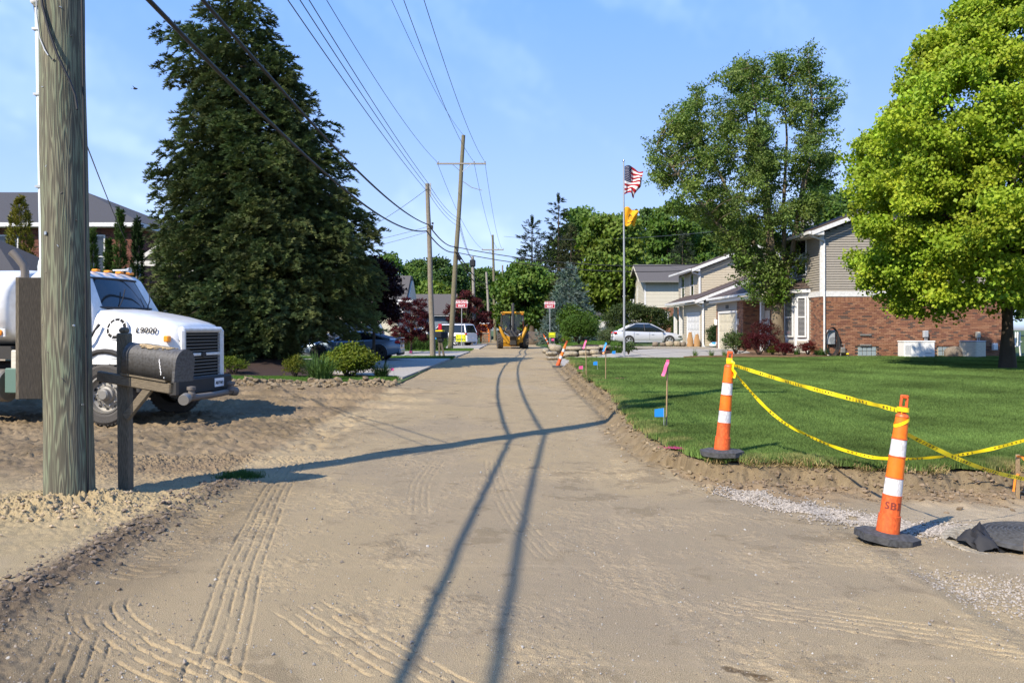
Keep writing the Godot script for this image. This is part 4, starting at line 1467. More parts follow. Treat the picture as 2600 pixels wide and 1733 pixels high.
func house_white() -> void:
	var h := thing("white_house", "white house with a white garage door beyond the lilac", "house")
	var X := Vector3.RIGHT
	part("wall_core", MB.new().box(Vector3(12.6, 3.4, -104.0), Vector3(7.0, 6.2, 7.6)), M.white_trim, h)
	var o := Vector3(9.1, 0, -100.2)
	siding(h, o, X, 4.2, 6.5, func(_y): return [0.0, 7.0], [[1.6, 2.4, 4.5, 5.7]], M.white_trim, 0.15)
	window(h, o, X, 0.9, 1.5, 4.5, 5.7)
	window(h, o, X, 1.6, 2.2, 4.5, 5.7)
	part("lower_wall", MB.new().box(Vector3(11.2, 1.7, -98.6), Vector3(3.6, 2.6, 2.8)), M.white_trim, h)
	bricks(h, Vector3(9.35, 0, -97.2), X, 3.75, 0.4, 3.0, [[0.3, 3.35, 0, 4]], "brick", 0)
	garage_door(h, Vector3(9.4, 0, -97.18), X, 0.4, 3.2, 0.45, 2.75, M.white_trim)
	part("lower_roof", slab4(MB.new(), [Vector3(9.0, 3.1, -96.8), Vector3(13.4, 3.1, -96.8), Vector3(13.4, 4.3, -100.2), Vector3(9.0, 4.3, -100.2)], 0.1), M.grey_shingle, h)
	part("roof", slab4(MB.new(), [Vector3(8.7, 6.5, -99.8), Vector3(16.5, 6.5, -99.8), Vector3(16.5, 8.3, -104.0), Vector3(8.7, 8.3, -104.0)], 0.1), M.grey_shingle, h)

func house_left() -> void:
	var h := thing("dark_roofed_house", "large dark red brick house with charcoal hip roof behind the truck", "house")
	var X := Vector3.RIGHT
	var xr := -18.3
	part("wall_core", MB.new().box(Vector3(-27.0, 3.4, -46.0), Vector3(17.34, 6.4, 11.9)), M.mortar, h)
	var o := Vector3(-30.0, 0, -40.0)
	var win := [[9.75, 10.9, 4.1, 6.0], [4.3, 5.5, 4.1, 6.0], [7.2, 8.2, 4.1, 6.0]]
	bricks(h, Vector3(-26.0, 0, -40.0), X, 7.7, 3.2, 6.45, [[4.9, 6.3, 4.0, 6.1], [1.0, 2.1, 4.0, 6.1]], "red_brick", 300)
	window(h, Vector3(-26.0, 0, -40.0), X, 4.9, 6.3, 4.0, 6.1)
	window(h, Vector3(-26.0, 0, -40.0), X, 1.0, 2.1, 4.0, 6.1)
	bricks(h, Vector3(xr, 0, -40.0), Vector3(0, 0, -1), 6.0, 3.2, 6.45, [], "red_brick", 0)
	part("fascia", MB.new().box(Vector3(-27.0, 6.55, -39.55), Vector3(18.4, 0.2, 0.08)), M.white_trim, h)
	part("fascia", MB.new().box(Vector3(-17.85, 6.55, -46.0), Vector3(0.08, 0.2, 12.9)), M.white_trim, h)
	part("soffit", MB.new().box(Vector3(-27.0, 6.45, -46.0), Vector3(18.2, 0.04, 12.8)), M.white_trim, h)
	var r := MB.new()
	var a := [Vector3(-40, 6.66, -39.5), Vector3(-17.8, 6.66, -39.5), Vector3(-17.8, 6.66, -52.5), Vector3(-40, 6.66, -52.5)]
	var t := [Vector3(-40, 9.15, -46.0), Vector3(-23.7, 9.15, -46.0)]
	r.quad(a[0], a[1], t[1], t[0])
	r.tri(a[1], a[2], t[1])
	r.quad(a[2], a[3], t[0], t[1])
	part("roof", r, M.grey_shingle, h)
	# rear wing
	part("wing_wall", MB.new().box(Vector3(-20.5, 4.0, -58.0), Vector3(8.6, 7.6, 8.0)), M.mortar, h)
	part("wing_fascia", MB.new().box(Vector3(-20.5, 7.95, -53.5), Vector3(9.6, 0.26, 0.08)), M.white_trim, h)
	part("wing_roof", slab4(MB.new(), [Vector3(-25.4, 8.1, -53.4), Vector3(-15.6, 8.1, -53.4), Vector3(-15.6, 9.0, -58.0), Vector3(-25.4, 9.0, -58.0)], 0.1), M.grey_shingle, h)
	# entry porch
	var p := Node3D.new()
	p.name = "porch"
	h.add_child(p)
	part("roof", MB.new().prism(PackedVector2Array([Vector2(-1.3, 0), Vector2(1.3, 0), Vector2(0, 0.85)]), 2.4, Transform3D(Basis.IDENTITY, Vector3(-14.7, 4.45, -36.2))), M.grey_shingle, p)
	part("fascia", strip(MB.new(), Vector3(-16.05, 4.42, -34.98), Vector3(-14.7, 5.36, -34.98), 0.16, 0.05), M.white_trim, p)
	part("fascia", strip(MB.new(), Vector3(-14.7, 5.36, -34.98), Vector3(-13.35, 4.42, -34.98), 0.16, 0.05), M.white_trim, p)
	part("beam", MB.new().box(Vector3(-14.7, 4.33, -35.05), Vector3(2.6, 0.22, 0.2)), M.white_trim, p)
	part("column", MB.new().cbox(Vector3(-15.85, 2.3, -35.1), Vector3(0.22, 3.9, 0.22), 0.02), M.white_trim, p)
	part("column", MB.new().cbox(Vector3(-13.6, 2.3, -35.1), Vector3(0.22, 3.9, 0.22), 0.02), M.white_trim, p)
	# low outbuilding further out
	var g := thing("dark_roofed_garage", "low garage with a dark shingled roof beside the yellowish arborvitae", "garage")
	part("wall", MB.new().box(Vector3(-22.0, 1.7, -31.0), Vector3(9.0, 3.4, 5.0)), M.mortar, g)
	var gr := MB.new()
	gr.quad(Vector3(-27, 3.4, -28.2), Vector3(-16.9, 3.4, -28.2), Vector3(-19.5, 5.0, -31.0), Vector3(-24.5, 5.0, -31.0))
	gr.tri(Vector3(-16.9, 3.4, -28.2), Vector3(-16.9, 3.4, -33.8), Vector3(-19.5, 5.0, -31.0))
	part("roof", gr, M.grey_shingle, g)

func far_left_houses() -> void:
	var h := thing("grey_roofed_house", "cream house with a grey roof behind the dark red tree", "house")
	part("wall", MB.new().box(Vector3(-13.0, 1.9, -75.0), Vector3(6.6, 3.7, 8.0)), M.cream_siding, h)
	part("roof", MB.new().prism(PackedVector2Array([Vector2(-4.6, 0), Vector2(4.6, 0), Vector2(0.6, 2.6), Vector2(-0.6, 2.6)]), 7.2, Transform3D(Basis(Vector3(0, 0, 1), Vector3(0, 1, 0), Vector3(-1, 0, 0)), Vector3(-12.7, 3.7, -75.0))), M.taupe_shingle, h)
	part("gable", MB.new().prism(PackedVector2Array([Vector2(-3.6, 0), Vector2(3.6, 0), Vector2(0.4, 2.1), Vector2(-0.4, 2.1)]), 0.1, Transform3D(Basis(Vector3(0, 0, 1), Vector3(0, 1, 0), Vector3(-1, 0, 0)), Vector3(-9.05, 3.75, -75.0))), M.cream_siding, h)
	part("white_box", MB.new().box(Vector3(-9.9, 3.25, -70.6), Vector3(1.3, 1.0, 0.9)), M.white_trim, h)
	var w := MB.new()
	w.box(Vector3(-10.2, 3.9, -72.2), Vector3(3.4, 0.2, 3.0))
	part("trim", w, M.white_trim, h)
	var g := thing("blue_garage", "blue grey sided garage with white corner boards", "garage")
	part("wall", MB.new().box(Vector3(-8.4, 1.4, -88.0), Vector3(4.4, 2.9, 6.0)), M.blue_siding, g)
	siding(g, Vector3(-10.6, 0, -85.0), Vector3.RIGHT, 0.2, 2.8, func(_y): return [0.0, 4.3], [], M.blue_siding, 0.17)
	part("corner_board", MB.new().box(Vector3(-6.15, 1.5, -84.95), Vector3(0.22, 2.8, 0.22)), M.white_trim, g)
	part("gutter", MB.new().box(Vector3(-8.4, 2.9, -84.6), Vector3(5.0, 0.18, 0.14)), M.white_trim, g)
	part("roof", slab4(MB.new(), [Vector3(-11.0, 2.98, -84.5), Vector3(-5.8, 2.98, -84.5), Vector3(-5.8, 5.2, -88.0), Vector3(-11.0, 5.2, -88.0)], 0.1), M.taupe_shingle, g)

# ---------------------------------------------------------------- plants
var clumps := {}

func leaf_clump(key: String, n: int, r: float, ln: float, wd: float, up: float, sd: int) -> ArrayMesh:
	if clumps.has(key): return clumps[key]
	var b := MB.new()
	var g := RandomNumberGenerator.new()
	g.seed = sd
	for k in n:
		var dir := Vector3(g.randfn(), g.randfn() * 0.7, g.randfn()).normalized()
		var p := dir * r * pow(g.randf(), 0.45)
		p.y *= 0.75
		var nn := (Vector3(g.randfn(), g.randfn(), g.randfn()).normalized() + Vector3.UP * up + dir * 0.5).normalized()
		var x := nn.cross(Vector3(g.randfn(), g.randfn(), g.randfn())).normalized()
		var y := nn.cross(x)
		var l := ln * g.randf_range(0.7, 1.2)
		var w := wd * g.randf_range(0.7, 1.2)
		var t := g.randf_range(0.72, 1.28)
		b.col = Color(t * g.randf_range(0.9, 1.1), t, t * g.randf_range(0.85, 1.1))
		var tip := p + x * l - nn * l * 0.22
		var s := p + x * l * 0.45
		b.tri(p, s + y * w - nn * w * 0.3, tip)
		b.tri(p, tip, s - y * w - nn * w * 0.3)
	clumps[key] = b.commit()
	return clumps[key]

func spray_mesh(key: String, n: int, ln: float, sd: int, droop: float) -> ArrayMesh:
	# a needle spray: twigs fanning out along +x, each a tuft of short blades
	if clumps.has(key): return clumps[key]
	var b := MB.new()
	var g := RandomNumberGenerator.new()
	g.seed = sd
	for k in n:
		var f := pow(g.randf(), 0.8)
		var s := Vector3(f * ln * 0.75, -droop * f * f * ln, 0.0)
		var a := g.randf_range(-1.25, 1.25)
		var d := Vector3(cos(a), g.randf_range(-0.25, 0.55), sin(a)).normalized()
		var l := ln * g.randf_range(0.22, 0.5) * (1.15 - 0.5 * f)
		var w := l * g.randf_range(0.06, 0.11)
		var nn := d.cross(Vector3(g.randfn(), g.randfn(), g.randfn())).normalized() * w
		var n2v := d.cross(nn).normalized() * w
		var t := g.randf_range(0.65, 1.2) * (0.75 + 0.5 * f)
		b.col = Color(t, t, t * 0.95)
		var e := s + d * l
		var m := s + d * l * 0.4
		b.tri(s, m + nn, e)
		b.tri(s, e, m - nn)
		b.tri(s, m + n2v, e)
		b.tri(s, e, m - n2v)
	clumps[key] = b.commit()
	return clumps[key]

func aim(dir: Vector3, roll := 0.0) -> Basis:
	# basis whose x axis runs along dir with y kept upward
	var x := dir.normalized()
	var z := x.cross(Vector3.UP)
	z = z.normalized() if z.length() > 0.01 else Vector3.BACK
	var y := z.cross(x)
	return Basis(x, y, z).rotated(x, roll)

func tint(c: Color, lo := 0.8, hi := 1.2) -> Color:
	var t := rng.randf_range(lo, hi)
	return Color(c.r * t * rng.randf_range(0.92, 1.08), c.g * t, c.b * t * rng.randf_range(0.9, 1.1))

func limb(b: MB, a: Vector3, e: Vector3, r0: float, r1: float, bend := 0.15, sides := 6) -> void:
	var pts := []
	var rr := []
	var side := Vector3(rng.randf_range(-1, 1), rng.randf_range(0.0, 1.0), rng.randf_range(-1, 1)) * bend * a.distance_to(e)
	for k in 6:
		var t := k / 5.0
		pts.append(a.lerp(e, t) + side * sin(t * PI) * 0.5)
		rr.append(lerpf(r0, r1, t))
	b.tube(pts, rr, sides)

func leafy_tree(called: String, label: String, at: Vector3, tall: float, low: float, prof: Array, lean: Vector3, puffs: int, per: int, puff_r: float, key: String, col: Color, trunk_r: float, bark: Material, group := "", fill := 0.25, limbs := 26) -> Node3D:
	var t := thing(called, label, "tree", at, 0.0, group)
	var xf := []
	var cc := []
	var wood := MB.new()
	var split := lerpf(low, tall, 0.12)
	var pts := []
	var rr := []
	for k in 9:
		var f := k / 8.0
		pts.append(Vector3(0, tall * 0.86 * f, 0) + lean * f * f + Vector3(sin(f * 7.0), 0, cos(f * 5.0) - 1.0) * trunk_r * 0.5 * f)
		rr.append(trunk_r * ((1.0 - 0.92 * f) + (0.45 if k == 0 else 0.0)))
	wood.tube(pts, rr, 10)
	for k in puffs:
		var f := 0.0
		var rad := 0.0
		for q in 20:
			f = rng.randf()
			rad = table(prof, f)
			if rng.randf() * prof.reduce(func(m, e): return maxf(m, e[1]), 0.0) < rad + 0.25: break
		var az := rng.randf() * TAU
		rad *= 1.0 + 0.45 * n1.get_noise_3d(cos(az) * 4.0 + at.x, f * 9.0, sin(az) * 4.0 + at.z)
		var inner := rng.randf() < fill
		var rr2 := rad * (rng.randf_range(0.25, 0.75) if inner else rng.randf_range(0.80, 1.04))
		var c := Vector3(cos(az) * rr2, lerpf(low, tall, f), sin(az) * rr2) + lean * pow(f, 1.5)
		var size := puff_r * rng.randf_range(0.7, 1.3) * (0.75 + 0.25 * minf(1.0, rad / 2.0))
		var out := Vector3(cos(az), 0.5, sin(az)).normalized()
		var shade := tint(col, 0.85, 1.15)
		if limbs > 0 and k % maxi(1, puffs / limbs) == 0:
			var g := clampf(f * 0.75, 0.12, 0.9)
			var from: Vector3 = pts[clampi(int(g * 8.0), 3, 7)]
			limb(wood, from, c, trunk_r * (0.55 - 0.35 * g), 0.02 + trunk_r * 0.04, 0.12, 5)
		for j in per:
			var dir := (Vector3(rng.randfn(), rng.randfn(), rng.randfn()).normalized() + Vector3.UP * 0.45 + out * 0.55).normalized()
			var p := c + dir * size * rng.randf_range(0.35, 1.0) * Vector3(1.0, 0.62, 1.0)
			xf.append(Transform3D(Basis(Vector3.UP, rng.randf() * TAU).rotated(Vector3(1, 0, 0), rng.randf_range(-0.5, 0.5)).scaled(Vector3.ONE * rng.randf_range(0.75, 1.2)), p))
			cc.append(tint(shade, 0.85, 1.2))
	part("trunk", wood, bark, t)
	scatter("crown", clumps[key], M.leaf, xf, cc, t)
	return t

func conifer(called: String, label: String, at: Vector3, tall: float, low: float, left: Array, right: Array, boughs: int, step: float, key: String, col: Color, lean: Vector3, droop: float, group := "", gap := 0.0, depth_k := 1.0) -> Node3D:
	var t := thing(called, label, "tree", at, 0.0, group)
	var wood := MB.new()
	var pts := []
	var rr := []
	var tr := tall * 0.021
	for k in 9:
		var f := k / 8.0
		pts.append(Vector3(0, tall * f, 0) + lean * f)
		rr.append(tr * (1.0 - 0.96 * f) + (tr * 0.3 if k == 0 else 0.0))
	wood.tube(pts, rr, 9)
	var xf := []
	var cc := []
	for k in boughs:
		var f := 1.0 - pow((k + rng.randf()) / boughs, 0.62)
		var az := k * 2.399963 + rng.randf_range(-0.4, 0.4)
		var rl := table(left, f)
		var rt := table(right, f)
		var side := cos(az)
		var r := lerpf((rl + rt) * 0.5 * depth_k, rt if side > 0.0 else rl, absf(side)) * rng.randf_range(0.80, 1.06)
		if gap > 0.0 and n1.get_noise_2d(az * 2.0, f * 22.0) > 0.42 - gap: r *= rng.randf_range(0.45, 0.75)
		var y := lerpf(low, tall, f)
		var root := Vector3(0, y, 0) + lean * (y / tall)
		var dir := Vector3(cos(az), 0, sin(az))
		var rise := lerpf(-0.10, 0.55, pow(f, 1.3)) - droop * 0.3
		var n := maxi(2, int(r / step))
		var warm := tint(col, 0.8, 1.2)
		if r > 1.2 and k % 3 == 0:
			wood.tube([root, root + dir * r * 0.5 + Vector3.UP * r * (rise * 0.5 - droop * 0.12), root + dir * r * 0.9 + Vector3.UP * r * (rise * 0.9 - droop * 0.45)], [0.012 * r + 0.01, 0.008 * r, 0.01], 4)
		for j in n:
			var s := (j + rng.randf()) / n
			s = 0.22 + 0.78 * s
			var p := root + dir * r * s + Vector3.UP * r * (rise * s - droop * 0.5 * s * s)
			var spread := 0.30 * r * (1.0 - s) + 0.14
			for q in 3:
				var off := rng.randfn(0.0, 0.6) * spread
				var cross := Vector3(-dir.z, 0, dir.x)
				var a := (dir + cross * clampf(off / maxf(spread, 0.1), -1.0, 1.0) * 0.9 + Vector3.UP * rng.randf_range(-0.55, 0.75)).normalized()
				xf.append(Transform3D(aim(a, rng.randf_range(-0.4, 0.4)).scaled(Vector3.ONE * rng.randf_range(0.75, 1.25)), p + cross * off + Vector3(0, rng.randf_range(-0.16, 0.14) * (1.0 + 0.35 * r), 0)))
				cc.append(tint(warm, 0.75, 1.25))
	for k in 14:
		var az := rng.randf() * TAU
		xf.append(Transform3D(aim(Vector3(cos(az) * 0.35, 1.0, sin(az) * 0.35)), Vector3(0, tall - 0.1 * k * 0.6, 0) + lean))
		cc.append(tint(col, 0.9, 1.2))
	part("trunk", wood, M.bark, t)
	scatter("crown", clumps[key], M.needle, xf, cc, t)
	return t

func column_shrub(called: String, label: String, at: Vector3, tall: float, r: float, n: int, key: String, col: Color, point: float, group := "") -> void:
	var t := thing(called, label, "shrub", at, 0.0, group)
	part("trunk", MB.new().tube([Vector3(0, -0.1, 0), Vector3(0, tall * 0.5, 0), Vector3(0, tall * 0.9, 0)], [0.07, 0.04, 0.015], 6), M.bark, t)
	var xf := []
	var cc := []
	for k in n:
		var f := rng.randf()
		var rad := r * pow(1.0 - f, point) * minf(1.0, 0.55 + f * 3.0)
		var az := rng.randf() * TAU
		var q := rng.randf_range(0.7, 1.05)
		xf.append(Transform3D(aim(Vector3(cos(az) * 0.45, 1.0, sin(az) * 0.45), rng.randf() * TAU).scaled(Vector3.ONE * rng.randf_range(0.7, 1.2)), Vector3(cos(az) * rad * q, 0.05 + f * tall * 0.96, sin(az) * rad * q)))
		cc.append(tint(col, 0.65, 1.3))
	scatter("crown", clumps[key], M.needle, xf, cc, t)

func bush(called: String, label: String, at: Vector3, r: Vector3, n: int, key: String, col: Color, group := "", wob := 0.12) -> void:
	var t := thing(called, label, "shrub", at, 0.0, group)
	var st := MB.new()
	for k in 7:
		var az := k * 0.9
		st.tube([Vector3(0, -0.05, 0), Vector3(cos(az) * r.x * 0.3, r.y * 0.5, sin(az) * r.z * 0.3), Vector3(cos(az) * r.x * 0.7, r.y * 1.2, sin(az) * r.z * 0.7)], [0.025, 0.015, 0.008], 4)
	part("stems", st, M.bark, t)
	var xf := []
	var cc := []
	for k in n:
		var d := Vector3(rng.randfn(), rng.randfn(), rng.randfn()).normalized()
		if d.y < -0.5: d.y = -d.y
		var w := 1.0 + wob * (sin(d.x * 4.0 + at.x) + cos(d.z * 5.0 + at.z) + sin(d.y * 6.0))
		var p := d * r * (rng.randf_range(0.72, 1.02) if k % 5 else rng.randf_range(0.3, 0.8)) * w + Vector3(0, r.y * 0.95, 0)
		xf.append(Transform3D(Basis(Vector3.UP, rng.randf() * TAU).scaled(Vector3.ONE * rng.randf_range(0.7, 1.2)), p))
		cc.append(tint(col, 0.7, 1.3))
	scatter("foliage", clumps[key], M.leaf, xf, cc, t)

func blade_plant(called: String, label: String, at: Vector3, n: int, tall: float, spread: float, col: Color, wd := 0.012, group := "") -> void:
	var t := thing(called, label, "plant", at, 0.0, group)
	var b := MB.new()
	for k in n:
		var az := rng.randf() * TAU
		var o := Vector3(cos(az), 0, sin(az)) * spread * 0.45 * sqrt(rng.randf())
		var d := (Vector3(cos(az), 0, sin(az)) * rng.randf_range(0.1, 0.9) + Vector3(rng.randfn(), 0, rng.randfn()) * 0.2)
		var h := tall * rng.randf_range(0.6, 1.1)
		var side := d.cross(Vector3.UP).normalized() * wd
		var c := tint(col, 0.6, 1.35)
		b.col = c
		var prev := o
		for s in 4:
			var f := (s + 1) / 4.0
			var p := o + d * spread * f * f + Vector3.UP * h * (f - 0.35 * f * f * minf(1.0, d.length()))
			var w0 := 1.0 - s / 4.0 * 0.7
			var w1 := 1.0 - f * 0.95
			b.quad(prev - side * w0, prev + side * w0, p + side * w1, p - side * w1)
			prev = p
	part("leaves", b, M.grass, t)

func ground_at(x: float, d: float) -> float:
	return left_h(x, d) if x < -3.0 else lawn_h(x, d)

func build_trees() -> void:
	leaf_clump("maple", 42, 0.31, 0.105, 0.050, 0.5, 101)
	leaf_clump("mid", 20, 0.28, 0.13, 0.045, 0.1, 102)
	leaf_clump("far", 22, 0.75, 0.42, 0.17, 0.3, 103)
	leaf_clump("small", 18, 0.16, 0.07, 0.028, 0.3, 104)
	leaf_clump("tiny", 16, 0.10, 0.042, 0.018, 0.3, 105)
	spray_mesh("spruce", 46, 0.46, 106, 0.32)
	spray_mesh("far_spruce", 16, 0.85, 107, 0.3)
	spray_mesh("pine", 22, 0.9, 108, -0.1)
	spray_mesh("cedar", 24, 0.34, 109, 0.0)
	# the big spruce over the flower bed
	var d := 32.0
	var k := 1.1054 / F * d
	var base := Vector3((630 * 1.1054 - 1300.0) / F * d, left_h(-9.2, 32.0), -d)
	var ys := [800.0, 760.0, 725.0, 690.0, 600.0, 500.0, 400.0, 300.0, 235.0, 170.0, 100.0, 40.0, -15.0]
	var L := [130.0, 250.0, 275.0, 285.0, 280.0, 250.0, 240.0, 200.0, 165.0, 215.0, 205.0, 95.0, 15.0]
	var R := [40.0, 60.0, 120.0, 240.0, 278.0, 280.0, 240.0, 182.0, 150.0, 112.0, 52.0, 55.0, 20.0]
	var left := []
	var right := []
	var tall := (820.0 + 15.0) * k
	for i in ys.size():
		var f: float = ((820.0 - ys[i]) * k - 0.35) / (tall - 0.35)
		left.append([f, L[i] * k * 0.94])
		right.append([f, R[i] * k * 0.94])
	conifer("spruce_tree", "huge dark spruce tree standing in the mulch bed beside the blue car", base, tall, 0.35, left, right, 430, 0.17, "spruce", Color(0.140, 0.182, 0.070), Vector3(-60 * k, 0, 0), 0.35, "", 0.18)
	# yellow-green maple on the lawn
	var mp := px(2559, 940, 25.0)
	mp.y = lawn_h(15.0, 25.0)
	leafy_tree("maple_tree", "bright yellow green maple on the lawn in front of the brick house", mp, 11.3, 1.75, [[0.0, 2.2], [0.06, 3.2], [0.15, 3.7], [0.35, 3.95], [0.5, 3.6], [0.65, 2.9], [0.8, 1.95], [0.92, 1.0], [1.0, 0.25]], Vector3(-0.35, 0, 0), 330, 28, 0.82, "maple", Color(0.33, 0.43, 0.035), 0.18, M.bark, "", 0.2, 40)
	# looser tree between the house and the drive
	mid_tree()
	# trees beyond the houses and down the road
	var far := [
		[905, 585, 62, 125, 0, 12], [965, 603, 50, 138, 1, 12], [1018, 592, 46, 130, 2, 10], [1072, 615, 55, 142, 1, 10], [1118, 622, 45, 150, 0, 10], [1160, 630, 42, 165, 2, 9],
		[1205, 612, 52, 96, 0, 14], [1238, 640, 40, 120, 3, 9], [1335, 480, 62, 112, 0, 14], [1402, 497, 62, 84, 3, 16], [1470, 478, 66, 122, 1, 14], [1545, 458, 72, 110, 0, 15], [1622, 478, 66, 118, 2, 14],
		[1700, 512, 66, 112, 1, 14], [1780, 535, 60, 124, 0, 13], [1880, 415, 66, 98, 0, 15], [1962, 428, 48, 104, 2, 12], [2060, 440, 90, 110, 1, 14], [2220, 450, 110, 116, 0, 14], [2400, 440, 110, 112, 2, 14], [840, 600, 60, 150, 2, 10], [1000, 660, 40, 100, 3, 7], [2640, 420, 120, 100, 1, 13], [2900, 440, 120, 100, 0, 13], [-260, 470, 110, 100, 0, 12], [-480, 450, 120, 95, 2, 12],
	]
	var tones := [Color(0.105, 0.18, 0.032), Color(0.09, 0.155, 0.034), Color(0.066, 0.125, 0.034), Color(0.145, 0.21, 0.032)]
	var says := [
		"leafy green tree showing between the grey roof and the spruce", "rounded tree in the distant row behind the grey roofed house", "bluish dark green tree beyond the tall utility pole", "tree at the far end of the road behind the pale poles",
		"low distant tree directly behind the far crossarm pole", "hazy dark tree closing the end of the road", "bright green tree overhanging the road beside the wrong way sign", "yellow green tree between the road end and the spruces",
		"tall green tree rising behind the dark spruce", "yellow green tree with forked trunk behind the flagpole", "rounded green tree behind the white house", "tall full tree behind the cream house roof", "dark green tree behind the tan house",
		"broad tree behind the loose leaved tree", "green tree top showing through the loose leaved tree", "broad green tree behind the transformer pole", "dark narrow tree beside the maple's outline", "green tree mostly hidden behind the maple", "background tree behind the brick house roof", "dark tree behind the brick house at the lawn's end",
		"distant dark tree showing beside the spruce", "low yellow green tree behind the grey roofed house", "green tree beyond the lawn past the brick house", "broad green tree far past the lawn's end", "green tree beyond the dark roofed house's far end", "dark tree furthest beyond the tank truck"]
	for i in far.size():
		var q: Array = far[i]
		var dd: float = q[3]
		var at := dp(q[0], 800, dd)
		at.y = 0.3
		var top: float = CAM + (832.0 - q[1] * 1.1054) / F * dd - 0.3
		var hw: float = q[2] * 1.1054 / F * dd
		var lo := top * (0.22 if dd < 100 else 0.12)
		leafy_tree("background_tree", says[i], at, top, lo, [[0.0, hw * 0.55], [0.2, hw * 0.95], [0.5, hw], [0.75, hw * 0.8], [0.92, hw * 0.45], [1.0, 0.2]], Vector3.ZERO, int(60 + hw * 12), q[5], 1.25, "far", tones[q[4]], 0.22, M.bark, "trees closing the view", 0.3, 16)
	# conifers by the bend
	var cone := [[0.0, 0.9], [0.06, 1.0], [0.3, 0.82], [0.6, 0.5], [0.85, 0.2], [1.0, 0.03]]
	var mk := func(r: float) -> Array: return cone.map(func(e): return [e[0], e[1] * r])
	var c1 := dp(1312, 760, 90.0)
	c1.y = 0.3
	conifer("spruce_tree", "dense dark spruce behind the round bush", c1, 12.2, 0.4, mk.call(3.4), mk.call(3.0), 170, 0.45, "far_spruce", Color(0.095, 0.11, 0.048), Vector3.ZERO, 0.35)
	var c2 := dp(1308, 760, 78.0)
	c2.y = 0.3
	conifer("blue_spruce", "small silvery blue spruce in front of the dark spruce", c2, 7.0, 0.3, mk.call(2.9), mk.call(2.9), 130, 0.38, "far_spruce", Color(0.20, 0.275, 0.235), Vector3.ZERO, 0.15)
	for q in [[1283, 455, 108.0, 3.0, "tall ragged pine rising above the dark spruce"], [1222, 505, 112.0, 3.4, "flat layered pine beside the end of the road"]]:
		var at := dp(q[0], 760, q[2])
		at.y = 0.3
		var top: float = CAM + (832.0 - q[1] * 1.1054) / F * q[2] - 0.3
		conifer("pine_tree", q[4], at, top, top * 0.3, [[0.0, q[3]], [0.3, q[3] * 0.9], [0.55, q[3] * 0.7], [0.8, q[3] * 0.5], [1.0, 0.2]], [[0.0, q[3] * 0.8], [0.3, q[3]], [0.55, q[3] * 0.8], [0.8, q[3] * 0.45], [1.0, 0.2]], 84, 0.5, "pine", Color(0.055, 0.08, 0.038), Vector3.ZERO, 0.0, "", 0.35)
	var c3 := dp(1568, 700, 92.0)
	c3.y = 0.3
	conifer("spruce_tree", "grey green spruce behind the cream house roof", c3, 11.6, 2.0, mk.call(3.4), mk.call(3.4), 110, 0.5, "far_spruce", Color(0.075, 0.10, 0.06), Vector3.ZERO, 0.3)
	# red-leaved trees
	var r1 := dp(944, 800, 50.0)
	r1.y = 0.05
	leafy_tree("red_maple", "dark red leaved ornamental maple beside the grey utility pole", r1, 3.5, 0.7, [[0.0, 0.9], [0.25, 1.25], [0.6, 1.15], [0.85, 0.7], [1.0, 0.2]], Vector3.ZERO, 90, 14, 0.32, "small", Color(0.070, 0.010, 0.014), 0.07, M.bark, "", 0.3, 14)
	var r2 := dp(1072, 800, 78.0)
	r2.y = 0.05
	leafy_tree("red_maple", "dark red leaved tree behind the wrong way sign", r2, 5.0, 0.8, [[0.0, 1.6], [0.25, 2.0], [0.6, 1.7], [0.85, 0.9], [1.0, 0.2]], Vector3.ZERO, 80, 12, 0.45, "mid", Color(0.085, 0.018, 0.020), 0.09, M.bark, "", 0.3, 14)
	var r3 := dp(858, 800, 37.5)
	r3.y = 0.05
	leafy_tree("purple_tree", "purple black leaved tree tucked against the big spruce", r3, 4.7, 1.9, [[0.0, 0.7], [0.3, 1.1], [0.6, 1.05], [0.85, 0.6], [1.0, 0.15]], Vector3.ZERO, 90, 14, 0.4, "mid", Color(0.030, 0.010, 0.014), 0.09, M.bark, "", 0.3, 14)
	# arborvitae by the dark-roofed house
	var ca := [[45, 450, 33.0, 0.85, Color(0.26, 0.24, 0.035), "broad yellowish arborvitae by the dark roofed house", 0.55], [211, 525, 33.0, 0.27, Color(0.09, 0.15, 0.035), "short narrow arborvitae next to the utility pole", 0.5], [249, 548, 34.0, 0.2, Color(0.09, 0.15, 0.035), "shortest narrow arborvitae, beside the tallest one", 0.5], [275, 476, 33.0, 0.32, Color(0.09, 0.155, 0.035), "tallest narrow arborvitae against the brick wall", 0.6], [315, 498, 33.0, 0.32, Color(0.035, 0.068, 0.02), "narrow dark arborvitae at the corner of the brick house", 0.55]]
	for q in ca:
		var at := dp(q[0], 700, q[2])
		var top := dp(q[0], q[1], q[2]).y
		at.y = left_h(at.x, q[2])
		column_shrub("arborvitae", q[5], at, top - at.y, q[3], 900 if q[3] > 0.5 else 520, "cedar", q[4], q[6], "arborvitae by the brick house")
	for q in [[1637, 815, 72.0, 2.1, 0.45, "narrow arborvitae beside the lilac"], [1665, 812, 71.0, 2.3, 0.5, "narrow arborvitae under the cream house window"], [1715, 815, 71.0, 2.3, 0.4, "narrow arborvitae by the white porch columns"]]:
		var at := px(q[0], q[1], q[2])
		at.y = 0.35
		column_shrub("arborvitae", q[5], at, q[3], q[4], 300, "cedar", Color(0.05, 0.10, 0.02), 0.45, "arborvitae by the cream house")

